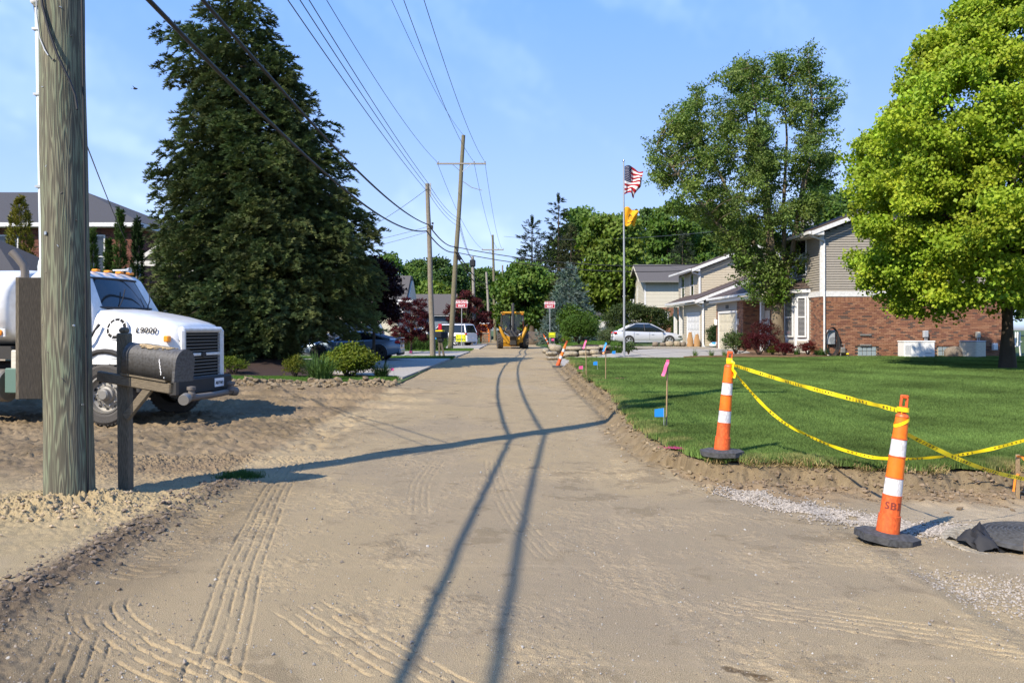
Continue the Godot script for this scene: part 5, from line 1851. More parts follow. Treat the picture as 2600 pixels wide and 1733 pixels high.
func mid_tree() -> void:
	var d := 37.5
	var at := px(1975, 905, d)
	at.y = 0.42
	var k := 1.1054 / F * d
	var t := thing("loose_leaved_tree", "tall loose leaved tree with mottled trunk in front of the bay window", "tree", at)
	var wood := MB.new()
	var trunk := [Vector3(0, -0.1, 0), Vector3(0.02, 0.6, 0), Vector3(-0.02, 1.6, 0.02), Vector3(0.04, 2.5, 0)]
	wood.tube(trunk, [0.36, 0.30, 0.27, 0.25], 12)
	var W := func(x: float, y: float) -> Vector3: return Vector3((x - 1787.0) * k, (818.0 - y) * k, 0.0)
	# leaders fan out and carry the crown
	var leaders := [[[1800, 620], [1795, 480], [1800, 330], [1790, 200], 0.3], [[1750, 590], [1700, 480], [1650, 360], [1600, 260], -0.6], [[1770, 600], [1750, 450], [1720, 300], [1700, 190], 0.8], [[1820, 590], [1850, 460], [1880, 340], [1900, 260], -0.4], [[1740, 620], [1640, 520], [1560, 430], [1500, 350], 0.5], [[1810, 600], [1830, 420], [1840, 280], [1820, 160], 0.9], [[1780, 610], [1770, 430], [1740, 260], [1740, 150], -1.0]]
	var tips := []
	var ends := []
	for q in leaders:
		var pts := [Vector3(0.03, 2.2, 0)]
		var bend: float = q[4]
		for i in 4:
			var p: Vector3 = W.call(q[i][0], q[i][1])
			p.z = bend * (i + 1) * 0.55
			pts.append(p)
		wood.tube(pts, [0.15, 0.12, 0.085, 0.05, 0.02], 7)
		for i in range(1, 4):
			for s in 5:
				tips.append((pts[i] as Vector3).lerp(pts[i + 1], s / 5.0))
		tips.append(pts[4])
		ends.append(pts[4])
		ends.append((pts[3] as Vector3).lerp(pts[4], 0.6))
	var xf := []
	var cc := []
	var outline := [[700.0, 1740.0, 1812.0], [640.0, 1690.0, 1815.0], [580.0, 1668.0, 1835.0], [520.0, 1600.0, 1865.0], [450.0, 1525.0, 1900.0], [380.0, 1492.0, 1920.0], [300.0, 1505.0, 1925.0], [240.0, 1540.0, 1915.0], [190.0, 1590.0, 1890.0], [150.0, 1690.0, 1840.0], [128.0, 1740.0, 1800.0]]
	for i in 520:
		var y := rng.randf_range(128.0, 700.0)
		var a := table(outline.map(func(e): return [-e[0], e[1]]), -y)
		var b := table(outline.map(func(e): return [-e[0], e[2]]), -y)
		if rng.randf() * 430.0 > (b - a) - 10.0: continue
		var x := rng.randf_range(a, b)
		var half := (b - a) * 0.5 * k
		var z := rng.randf_range(-1.0, 1.0) * half * sqrt(maxf(0.0, 1.0 - pow((x - (a + b) * 0.5) / ((b - a) * 0.5), 2.0)))
		var p: Vector3 = W.call(x, y)
		p.z = z
		if n1.get_noise_3d(p.x * 2.2, p.y * 2.2, p.z * 2.2) > 0.31: continue
		var near: Vector3 = tips[0]
		for q in tips:
			if q.y < p.y + 0.2 and p.distance_to(q) < p.distance_to(near): near = q
		limb(wood, near, p, 0.03, 0.008, 0.2, 4)
		var dir := (p - near).normalized()
		var shade := tint(Color(0.155, 0.222, 0.055), 0.8, 1.2)
		for j in 18:
			var f := rng.randf()
			var at2 := near.lerp(p, 0.62 + 0.45 * f) + Vector3(rng.randfn(), rng.randfn(), rng.randfn()) * 0.19
			xf.append(Transform3D(Basis(Vector3.UP, rng.randf() * TAU).rotated(Vector3.RIGHT, rng.randf_range(-0.6, 0.6)).scaled(Vector3.ONE * rng.randf_range(0.6, 1.1)), at2))
			cc.append(tint(shade, 0.8, 1.25))
	for p in ends:
		for j in 26:
			xf.append(Transform3D(Basis(Vector3.UP, rng.randf() * TAU).scaled(Vector3.ONE * rng.randf_range(0.6, 1.0)), p + Vector3(rng.randfn() * 0.3, rng.randfn() * 0.25, rng.randfn() * 0.3)))
			cc.append(tint(Color(0.155, 0.222, 0.055), 0.7, 1.2))
	# leafy sprouts low on the trunk
	for j in 210:
		var y := rng.randf_range(2.3, 4.2)
		var w := 0.25 + 0.5 * sin((y - 2.3) / 1.9 * PI)
		xf.append(Transform3D(Basis(Vector3.UP, rng.randf() * TAU).scaled(Vector3.ONE * rng.randf_range(0.6, 1.0)), Vector3(rng.randfn() * w - 0.15, y, rng.randfn() * w)))
		cc.append(tint(Color(0.10, 0.18, 0.022), 0.8, 1.2))
	part("trunk", wood, M.bark_light, t)
	scatter("crown", clumps["mid"], M.leaf, xf, cc, t)

func build_garden() -> void:
	var S := func(x: float, y: float, d: float, g: float) -> Vector3:
		var p := px(x, y, d)
		p.y = g
		return p
	# bed under the spruce
	bush("golden_shrub", "large lime green rounded shrub in front of the blue car", S.call(890, 960, 25.4, 0.05), Vector3(0.80, 0.52, 0.7), 620, "small", Color(0.15, 0.19, 0.018))
	bush("leafy_shrub", "fresh green upright shrub behind the lime green one", S.call(878, 945, 26.6, 0.08), Vector3(0.6, 0.5, 0.6), 300, "small", Color(0.085, 0.17, 0.02))
	blade_plant("day_lily", "big clump of arching sword shaped leaves beside the lime shrub", S.call(812, 976, 23.9, 0.04), 320, 0.95, 0.75, Color(0.085, 0.15, 0.04), 0.013)
	bush("barberry", "small yellowish shrub next to the sword leaved clump", S.call(748, 962, 25.2, 0.06), Vector3(0.32, 0.36, 0.32), 170, "tiny", Color(0.14, 0.15, 0.018))
	bush("low_shrub", "low yellow green shrub in the mulch beside the truck's front", S.call(592, 960, 26.5, 0.10), Vector3(0.42, 0.3, 0.4), 200, "tiny", Color(0.12, 0.16, 0.018))
	blade_plant("dark_clump", "dark leafy clump at the corner of the concrete drive", S.call(968, 965, 25.2, 0.04), 200, 0.55, 0.45, Color(0.03, 0.058, 0.02), 0.014)
	bush("hosta", "variegated hosta clump behind the mulch, near the spruce trunk", S.call(622, 912, 33.5, 0.42), Vector3(0.75, 0.22, 0.5), 160, "small", Color(0.12, 0.19, 0.045))
	bush("leafy_shrub", "leafy green shrub beside the spruce trunk", S.call(668, 908, 34.0, 0.42), Vector3(0.4, 0.42, 0.4), 160, "small", Color(0.085, 0.17, 0.02))
	# house bed
	bush("red_barberry", "largest dark red barberry at the foot of the loose leaved tree", S.call(1928, 905, 35.2, 0.45), Vector3(0.72, 0.5, 0.6), 520, "tiny", Color(0.075, 0.012, 0.016))
	bush("red_barberry", "second dark red bush behind the largest barberry", S.call(1945, 890, 37.4, 0.45), Vector3(0.7, 0.8, 0.6), 420, "tiny", Color(0.07, 0.014, 0.016))
	bush("red_barberry", "clipped round dark red barberry beside the tree trunk", S.call(1992, 906, 34.4, 0.45), Vector3(0.36, 0.28, 0.34), 260, "tiny", Color(0.085, 0.012, 0.016))
	bush("red_barberry", "sparse reddish barberry under the bay window", S.call(2052, 903, 35.2, 0.45), Vector3(0.34, 0.3, 0.3), 170, "tiny", Color(0.12, 0.022, 0.02), "", 0.2)
	bush("rose_bush", "green rose bush beside the garage door", S.call(1868, 900, 37.0, 0.45), Vector3(0.5, 0.5, 0.45), 240, "small", Color(0.085, 0.125, 0.04), "", 0.2)
	bush("lime_shrub", "small lime shrub between the barberry and the trunk", S.call(1962, 904, 35.0, 0.45), Vector3(0.2, 0.2, 0.2), 70, "tiny", Color(0.15, 0.20, 0.018))
	blade_plant("lily_clump", "dark green strap leaves below the downspout", S.call(2086, 905, 34.5, 0.45), 150, 0.34, 0.5, Color(0.04, 0.10, 0.02), 0.012)
	blade_plant("lily_clump", "strap leaves between the barberries under the bay", S.call(2024, 904, 35.4, 0.45), 90, 0.36, 0.3, Color(0.05, 0.11, 0.02), 0.012)
	for q in [[1766, 33.9, "spiky grass tuft at the drive's edge, farthest from the house"], [1806, 33.8, "spiky grass tuft at the drive's edge, middle of three"], [1841, 33.7, "spiky grass tuft at the drive's edge, closest to the rose bush"]]:
		blade_plant("grass_tuft", q[2], S.call(q[0], 905, q[1], 0.43), 60, 0.34, 0.22, Color(0.10, 0.17, 0.04), 0.009, "spiky tufts along the drive")
	# round bush and friends on the rock bed
	bush("round_bush", "dense round green bush above the rock wall", S.call(1470, 868, 46.0, 0.75), Vector3(1.0, 0.82, 0.95), 1100, "small", Color(0.075, 0.145, 0.02), "", 0.04)
	bush("leafy_shrub", "taller loose green shrub behind the round bush", S.call(1462, 850, 50.0, 0.8), Vector3(0.95, 1.05, 0.9), 420, "mid", Color(0.085, 0.15, 0.02), "", 0.2)
	bush("low_shrub", "low bright green plant at the end of the rock wall", S.call(1437, 872, 44.0, 0.75), Vector3(0.35, 0.2, 0.3), 90, "tiny", Color(0.12, 0.19, 0.02))
	blade_plant("day_lily", "arching leaf clump at the foot of the flagpole", S.call(1565, 902, 38.6, 0.43), 170, 0.55, 0.6, Color(0.07, 0.13, 0.025), 0.014)
	bush("low_shrub", "small grey green shrub at the base of the flagpole", S.call(1596, 897, 38.3, 0.43), Vector3(0.28, 0.26, 0.25), 70, "small", Color(0.09, 0.14, 0.05), "", 0.25)
	bush("flowering_shrub", "shrub with pale blossom behind the silver car", S.call(1545, 868, 58.5, 0.4), Vector3(0.75, 0.62, 0.6), 330, "small", Color(0.13, 0.17, 0.075))
	bush("lilac", "large olive green lilac behind the silver car", S.call(1615, 860, 66.0, 0.4), Vector3(2.7, 1.75, 1.5), 900, "mid", Color(0.062, 0.088, 0.026), "", 0.1)
	bush("leafy_shrub", "bright green shrub under the lilac", S.call(1580, 868, 62.0, 0.4), Vector3(0.8, 0.7, 0.7), 280, "small", Color(0.07, 0.14, 0.02))
	bush("leafy_shrub", "dark green shrub beside the tan house wall", S.call(1816, 868, 51.6, 0.4), Vector3(0.5, 0.75, 0.4), 260, "small", Color(0.035, 0.075, 0.018))
	# tall grass by the neighbour's drive
	var xf := []
	var cc := []
	for k in 900:
		var x := rng.randf_range(-8.4, -5.0)
		var d := rng.randf_range(56.5, 60.5)
		xf.append(Transform3D(Basis(Vector3.UP, rng.randf() * TAU).scaled(Vector3(1.6, rng.randf_range(0.8, 1.2), 1.6)), Vector3(x, 0.04, -d)))
		cc.append(tint(Color(0.06, 0.115, 0.025), 0.7, 1.3))
	tag(scatter("tall_grass", blade_mesh(14, 0.95, 0.012, 0.16, 9), M.grass, xf, cc, null, "stuff"), "bed of tall grass beside the grey utility pole", "grass")

# ---------------------------------------------------------------- poles and wires
func hang(a: Vector3, e: Vector3, sag: float, n := 24) -> Array:
	var p := []
	for k in n + 1:
		var t := float(k) / n
		p.append(a.lerp(e, t) - Vector3.UP * 4.0 * sag * t * (1.0 - t))
	return p

func wire(called: String, label: String, a: Vector3, e: Vector3, sag: float, r: float, m: Material, group: String) -> void:
	tag(part(called, MB.new().tube(hang(a, e, sag), r, 6), m), label, "cable" if called == "telephone_cable" else "wire", group)

func pole(label: String, base: Vector3, top: Vector3, r: float, m: Material, group := "utility poles down the road") -> Node3D:
	var t := thing("utility_pole", label, "pole", base, 0.0, group)
	var d := top - base
	var pts := [Vector3(0, -0.2, 0)]
	var rr := [r * 1.03]
	for k in range(1, 8):
		pts.append(d * (k / 7.0) + Vector3(sin(k * 1.7), 0, cos(k * 2.1)) * r * 0.08)
		rr.append(r * (1.0 - 0.3 * k / 7.0))
	part("pole", MB.new().tube(pts, rr, 14), m, t)
	return t

func crossarm(t: Node3D, at: Vector3, half: float, pins: Array, shift := 0.0) -> void:
	part("crossarm", MB.new().cbox(at + Vector3(shift, 0, 0.14), Vector3(half * 2.0, 0.12, 0.10), 0.01), M.pale_pole, t)
	for s in [-1.0, 1.0]:
		part("brace", MB.new().tube([at + Vector3(s * half * 0.38 + shift * 0.4, -0.04, 0.2), at + Vector3(0, -0.62, 0.12)], 0.02, 4), M.galvanised, t)
	for p in pins:
		part("insulator", MB.new().lathe([Vector2(0.02, 0.05), Vector2(0.03, 0.10), Vector2(0.065, 0.11), Vector2(0.03, 0.15), Vector2(0.055, 0.17), Vector2(0.03, 0.22), Vector2(0.0, 0.23)], 8, Transform3D(Basis.IDENTITY, at + Vector3(p, 0, 0.14))), M.grey_metal, t)

func transformer(t: Node3D, at: Vector3, r: float, h: float) -> void:
	var n := Node3D.new()
	n.name = "transformer"
	t.add_child(n, true)
	part("tank", MB.new().lathe([Vector2(0, 0), Vector2(r * 0.9, 0), Vector2(r, 0.03), Vector2(r, h * 0.9), Vector2(r * 1.06, h * 0.91), Vector2(r * 1.06, h * 0.95), Vector2(r * 0.7, h), Vector2(0, h * 1.02)], 18, Transform3D(Basis.IDENTITY, at)), M.grey_metal, n)
	part("bushing", MB.new().lathe([Vector2(0.05, 0), Vector2(0.07, 0.08), Vector2(0.04, 0.1), Vector2(0.06, 0.18), Vector2(0.02, 0.24), Vector2(0, 0.25)], 8, Transform3D(Basis.IDENTITY, at + Vector3(0, h, 0))), M.grey_metal, n)
	part("bracket", MB.new().box(at + Vector3(-r * 1.15, h * 0.6, 0), Vector3(r * 0.5, 0.06, 0.1)).box(at + Vector3(-r * 1.15, h * 0.25, 0), Vector3(r * 0.5, 0.06, 0.1)), M.galvanised, n)

func build_poles_and_wires() -> void:
	# the pole beside the camera
	var b0 := Vector3(-4.09, 0.0, -7.64)
	var t0 := Vector3(-4.30, 12.4, -7.64)
	var near := thing("utility_pole", "massive green tinged treated pole rising from heaped sand beside the mailbox", "pole", b0)
	var pts := []
	var rr := []
	for k in 40:
		var f := k / 39.0
		pts.append(Vector3(-0.21 * f, -0.3 + 12.7 * f, 0) + Vector3(sin(k * 0.9), 0, cos(k * 0.7)) * 0.003)
		rr.append(lerpf(0.214, 0.15, f) + 0.003 * sin(k * 1.3))
	part("pole", MB.new().tube(pts, rr, 40), M.treated_pole, near)
	var ax := func(y: float) -> float: return -0.21 * y / 12.4
	# riser pipe with its wooden guard
	part("conduit", MB.new().tube([Vector3(-0.235, 1.9, 0.02), Vector3(-0.255, 3.0, 0.02), Vector3(-0.285, 4.55, 0.02)], 0.03, 10), M.conduit, near)
	part("conduit_fitting", MB.new().lathe([Vector2(0.03, 0), Vector2(0.042, 0.0), Vector2(0.045, 0.10), Vector2(0.036, 0.16), Vector2(0.03, 0.17)], 12, Transform3D(Basis.IDENTITY, Vector3(-0.24, 2.06, 0.02))), M.conduit, near)
	var wh := MB.new()
	wh.ball(Vector3(-0.27, 4.60, 0.05), Vector3(0.07, 0.05, 0.06), 10)
	part("weatherhead", wh, M.white_plastic, near)
	for y in [2.9, 3.75, 4.35]:
		part("pipe_strap", MB.new().box(Vector3(lerpf(-0.235, -0.285, (y - 1.9) / 2.65), y, 0.02), Vector3(0.085, 0.02, 0.075)), M.galvanised, near)
	var guard := Node3D.new()
	guard.name = "wooden_guard"
	guard.position.x = 0.025
	near.add_child(guard)
	part("face_board", MB.new().cbox(Vector3(-0.335, 1.505, 0.085), Vector3(0.215, 1.11, 0.038), 0.004), M.dark_wood, guard)
	part("edge_board", MB.new().cbox(Vector3(-0.455, 1.505, 0.0), Vector3(0.035, 1.115, 0.20), 0.004), M.old_wood, guard)
	part("back_board", MB.new().cbox(Vector3(-0.26, 1.505, -0.085), Vector3(0.36, 1.10, 0.03), 0.004), M.dark_wood, guard)
	# things stapled to it
	part("ground_wire", MB.new().tube([Vector3(0.205, -0.1, 0.075), Vector3(0.185, 2.0, 0.08), Vector3(0.16, 4.0, 0.08), Vector3(0.10, 8.0, 0.08)], 0.010, 6), M.cable, near)
	part("hanging_cable", MB.new().tube([Vector3(-0.17, 4.75, 0.20), Vector3(-0.14, 4.5, 0.205), Vector3(-0.08, 4.28, 0.215), Vector3(0.0, 4.05, 0.215), Vector3(0.09, 3.84, 0.19), Vector3(0.14, 3.70, 0.18), Vector3(0.165, 3.57, 0.19)], 0.012, 7), M.cable, near)
	part("thin_wire", MB.new().tube([Vector3(-0.24, 4.75, 0.13), Vector3(-0.225, 4.45, 0.15), Vector3(-0.18, 4.22, 0.18), Vector3(-0.12, 4.10, 0.205), Vector3(-0.085, 4.05, 0.21)], 0.006, 6), M.grey_metal, near)
	part("metal_tag", MB.new().box(Vector3(-0.12, 2.455, 0.195), Vector3(0.035, 0.03, 0.006), Basis(Vector3.UP, -0.6)), M.galvanised, near)
	part("bolt", MB.new().lathe([Vector2(0.0, 0.0), Vector2(0.012, 0.0), Vector2(0.010, 0.012), Vector2(0, 0.015)], 8, Transform3D(along(Vector3(0.7, 0, 0.7)), Vector3(0.12, 1.62, 0.165))), M.galvanised, near)
	for k in 16:
		var y := 0.9 + k * 0.24
		var a := 0.5 + 1.9 * absf(sin(k * 2.7))
		var r := 0.213 - 0.005 * y
		part("staple", MB.new().box(Vector3(ax.call(y) + cos(a) * r, y, sin(a) * r), Vector3(0.022, 0.006, 0.01), Basis(Vector3.UP, PI / 2 - a) * Basis(Vector3.BACK, sin(k * 5.0))), M.rusty_pipe if k % 3 else M.galvanised, near)
	crossarm(near, Vector3(ax.call(11.45), 11.45, 0.0), 1.5, [-1.4, 0.9, 1.4])
	transformer(near, Vector3(0.30, 7.9, 0.25), 0.26, 0.85)
	part("cable_bracket", MB.new().box(Vector3(0.0, 5.42, 0.2), Vector3(0.1, 0.12, 0.1)).box(Vector3(0.0, 6.1, 0.2), Vector3(0.1, 0.12, 0.1)), M.galvanised, near)
	# the others
	var g := "utility poles down the road"
	var p2b := px(1099, 907, 44.3)
	p2b.y = 0.03
	var p2t := px(1085, 466, 44.3)
	var p2 := pole("grey weathered pole at the drive's grass strip carrying the thick cables", p2b, p2t, 0.155, M.grey_pole, g)
	var top2 := p2t - p2b
	part("cable_clamp", MB.new().box(Vector3(-0.05, 6.95, 0.17), Vector3(0.16, 0.2, 0.1)).box(Vector3(0.0, 7.15, 0.17), Vector3(0.1, 0.1, 0.1)), M.cable, p2)
	part("rack", MB.new().box(top2 + Vector3(0.16, -0.35, 0.05), Vector3(0.08, 0.75, 0.08)), M.galvanised, p2)
	var p3b := px(1143, 887, 61.0)
	p3b.y = 0.04
	var p3t := px(1177, 343, 61.0)
	var p3 := pole("tall leaning pole with a wide crossarm beside the wrong way sign", p3b, p3t, 0.20, M.green_pole, g)
	var arm3 := (p3t - p3b) * 0.865
	crossarm(p3, arm3, 1.82, [-1.72, 0.92, 1.72], -0.02)
	part("guy_strut", MB.new().tube([arm3 + Vector3(0.1, -1.3, 0.1), arm3 + Vector3(0.75, -1.75, 0.1), arm3 + Vector3(1.5, -1.95, 0.1)], 0.03, 5), M.galvanised, p3)
	part("splice_case", MB.new().tube([Vector3(0.55, 6.9, 0.2), Vector3(0.75, 6.55, 0.2)], 0.12, 8), M.cable, p3)
	var p4b := px(1205, 873, 80.0)
	p4b.y = 0.05
	var p4 := pole("pale grey pole rising beside the stone mailbox pillar", p4b, px(1200, 651, 80.0), 0.19, M.pale_pole, g)
	part("rack", MB.new().cbox(px(1200, 668, 80.0) - p4b, Vector3(0.55, 0.7, 0.5), 0.1), M.cable, p4)
	var p5b := px(1244, 868, 93.0)
	p5b.y = 0.05
	pole("short grey pole behind the orange portable toilet", p5b, px(1235, 690, 93.0), 0.17, M.pale_pole, g)
	var p6b := px(1257, 866, 102.0)
	p6b.y = 0.05
	var p6t := px(1251, 596, 102.0)
	var p6 := pole("distant pole with crossarm and a grey box, left of the excavator's cab", p6b, p6t, 0.19, M.green_pole, g)
	p6.set_meta("label", "distant pole with crossarm and grey box beside the backhoe's cab")
	crossarm(p6, px(1251, 634, 102.0) - p6b, 1.36, [-1.3, 0.7, 1.3])
	part("equipment_box", MB.new().cbox(px(1262, 775, 101.8) - p6b, Vector3(0.35, 0.9, 0.3), 0.04), M.grey_metal, p6)
	var p7b := px(1276, 855, 140.0)
	p7b.y = 0.05
	var p7 := pole("most distant crossarm pole standing before the trees", p7b, px(1276, 673, 140.0), 0.19, M.grey_pole, g)
	crossarm(p7, px(1276, 712, 140.0) - p7b, 1.1, [-1.0, 0.5, 1.0])
	var p8b := px(2037, 850, 60.0)
	p8b.y = 0.4
	var p8 := pole("pole with a grey transformer can behind the brick house", p8b, px(2038, 482, 60.0), 0.16, M.grey_pole, g)
	transformer(p8, px(2057, 573, 60.0) - p8b, 0.34, 1.0)
	# thick telephone cables
	var c := "thick telephone cables along the poles"
	var a1 := Vector3(-4.06, 5.38, -7.35)
	var a2 := Vector3(-4.06, 6.06, -7.35)
	var q1 := px(1083, 586, 44.1)
	var q2 := px(1088, 570, 44.1)
	wire("telephone_cable", "lower thick black cable between the near pole and the grey pole", a1, q1, 0.85, 0.030, M.cable, c)
	wire("telephone_cable", "upper thick black cable between the near pole and the grey pole", a2, q2, 0.62, 0.029, M.cable, c)
	wire("telephone_cable", "lower thick black cable running back past the photographer", a1, Vector3(-5.25, 6.3, 32.0), 0.8, 0.030, M.cable, c)
	wire("telephone_cable", "upper thick black cable running back past the photographer", a2, Vector3(-5.70, 6.9, 32.0), 0.7, 0.029, M.cable, c)
	var s1 := px(1156, 640, 60.8)
	var s2 := px(1154, 626, 60.8)
	wire("telephone_cable", "lower thick cable from the grey pole to the tall crossarm pole", q1, s1, 0.35, 0.035, M.cable, c)
	wire("telephone_cable", "upper thick cable from the grey pole to the tall crossarm pole", q2, s2, 0.3, 0.035, M.cable, c)
	wire("telephone_cable", "lower cable dipping from the tall pole to the short grey pole", s1, px(1239, 733, 92.5), 0.75, 0.04, M.cable, c)
	wire("telephone_cable", "upper cable dipping from the tall pole to the short grey pole", s2, px(1238, 722, 92.5), 0.6, 0.04, M.cable, c)
	wire("telephone_cable", "upper cable crossing the road from the tall pole to the transformer pole", s2, px(2037, 640, 59.9), 1.2, 0.032, M.cable, c)
	wire("telephone_cable", "lower cable crossing the road from the tall pole to the transformer pole", s1, px(2037, 655, 59.9), 1.2, 0.032, M.cable, c)
	# bare power lines
	var w := "thin power lines overhead"
	for q in [[-1.4, 1109.0, 0.95, "outermost thin power line on the garden side"], [0.9, 1203.0, 1.25, "inner thin power line from crossarm to crossarm"], [1.4, 1231.0, 1.25, "outermost thin power line on the road side"]]:
		var e := px(q[1], 410, 60.85)
		wire("power_line", q[3], Vector3(-4.28 + q[0], 11.68, -7.5), e, q[2], 0.012, M.wire, w)
		wire("power_line", q[3] + ", continuing to the distant pole", e, px(1251.0 + (q[1] - 1177.0) * 0.42, 630, 101.9), 1.0, 0.014, M.wire, w)
		wire("power_line", q[3] + ", running back past the photographer", Vector3(-4.28 + q[0], 11.68, -7.5), Vector3(-4.28 + q[0], 12.0, 40.0), 0.9, 0.012, M.wire, w)
	wire("power_line", "thin line strung between the pole tops", t0, p3t, 1.2, 0.010, M.wire, w)
	for k in 3:
		var n := Vector3(-4.05, [7.55, 7.92, 8.22][k], -7.45)
		var m := px(1088.0, [490.0, 478.0, 466.0][k], 44.1)
		var lab: String = ["lowest", "middle", "highest"][k]
		wire("power_line", "%s of three service wires from the near pole to the grey pole" % lab, n, m, 0.25, 0.011, M.wire, w)
		wire("power_line", "%s of three service wires from the grey pole to the tall pole" % lab, m, px(1166, [574.0, 564.0, 555.0][k], 60.8), 0.3, 0.012, M.wire, w)
		wire("power_line", "%s of three service wires from the tall pole to the pale pole" % lab, px(1166, [574.0, 564.0, 555.0][k], 60.8), px(1200, 658, 79.9), 0.5, 0.012, M.wire, w)
	var dr := "house service drops"
	wire("service_drop", "wire sloping from the grey pole's top to the grey roofed house", px(1086, 478, 44.1), Vector3(-12.5, 6.4, -52.0), 0.4, 0.012, M.wire, dr)
	wire("service_drop", "upper wire from the grey pole down into the big spruce", px(1086, 575, 44.1), Vector3(-15.0, 5.6, -47.0), 0.3, 0.012, M.wire, dr)
	wire("service_drop", "lower wire from the grey pole down into the big spruce", px(1086, 588, 44.1), Vector3(-15.0, 5.0, -46.0), 0.3, 0.012, M.wire, dr)
	wire("service_drop", "wire leaving the near pole's weatherhead for the dark roofed house", Vector3(-4.42, 4.72, -7.6), Vector3(-16.0, 5.2, -30.0), 0.3, 0.012, M.wire, dr)
	wire("service_drop", "wire slung behind the arborvitae to the transformer pole side", Vector3(-4.3, 4.2, -7.7), Vector3(-15.9, 4.0, -36.0), 0.45, 0.008, M.wire, dr)
	wire("service_drop", "thin wire over the gardens behind the flagpole", px(1280, 600, 102.0), px(2038, 560, 60.0), 0.8, 0.016, M.wire, dr)

# ---------------------------------------------------------------- the tank truck
func rrect(s0: float, s1: float, hw: float, y: float, r: float, n := 4) -> PackedVector3Array:
	var out := PackedVector3Array()
	for q in [[s1 - r, hw - r, 0.0], [s0 + r, hw - r, PI / 2], [s0 + r, -hw + r, PI], [s1 - r, -hw + r, PI * 1.5]]:
		for k in n + 1:
			var a: float = q[2] + PI / 2 * k / n
			out.append(Vector3(q[0] + cos(a) * r, y, q[1] + sin(a) * r))
	return out

func truck_wheel(t: Node3D, at: Vector3, side: float) -> void:
	var w := Node3D.new()
	w.name = "wheel"
	t.add_child(w, true)
	w.position = at
	w.rotation = Vector3(PI / 2 * side, 0, 0)
	part("tyre", MB.new().lathe([Vector2(0.30, -0.10), Vector2(0.36, -0.14), Vector2(0.46, -0.15), Vector2(0.495, -0.12), Vector2(0.505, -0.06), Vector2(0.505, 0.06), Vector2(0.495, 0.12), Vector2(0.46, 0.15), Vector2(0.36, 0.14), Vector2(0.30, 0.10)], 40), M.dusty_tyre, w)
	var tr := MB.new()
	for k in 44:
		var a := TAU * k / 44
		for e in [-1.0, 1.0]:
			tr.box(Vector3(cos(a + e * 0.03) * 0.505, e * 0.07, sin(a + e * 0.03) * 0.505), Vector3(0.016, 0.10, 0.035), Basis(Vector3.UP, -a))
	part("tread", tr, M.dusty_tyre, w)
	part("rim", MB.new().lathe([Vector2(0.305, 0.10), Vector2(0.315, 0.125), Vector2(0.29, 0.13), Vector2(0.275, 0.06), Vector2(0.24, 0.03), Vector2(0.15, 0.05), Vector2(0.13, 0.10), Vector2(0.10, 0.11), Vector2(0.09, 0.16), Vector2(0.07, 0.18), Vector2(0, 0.18)], 32), M.dirty_metal, w)
	for k in 10:
		var a := TAU * k / 10
		part("lug_nut", MB.new().lathe([Vector2(0.016, 0.04), Vector2(0.016, 0.085), Vector2(0.010, 0.095), Vector2(0, 0.095)], 6, Transform3D(Basis.IDENTITY, Vector3(cos(a) * 0.185, 0, sin(a) * 0.185))), M.chrome, w)
		var h := MB.new()
		h.lathe([Vector2(0.028, 0.046), Vector2(0, 0.047)], 8, Transform3D(Basis.IDENTITY, Vector3(cos(a + 0.314) * 0.245, 0, sin(a + 0.314) * 0.245)))
		part("hand_hole", h, M.black_hole, w)

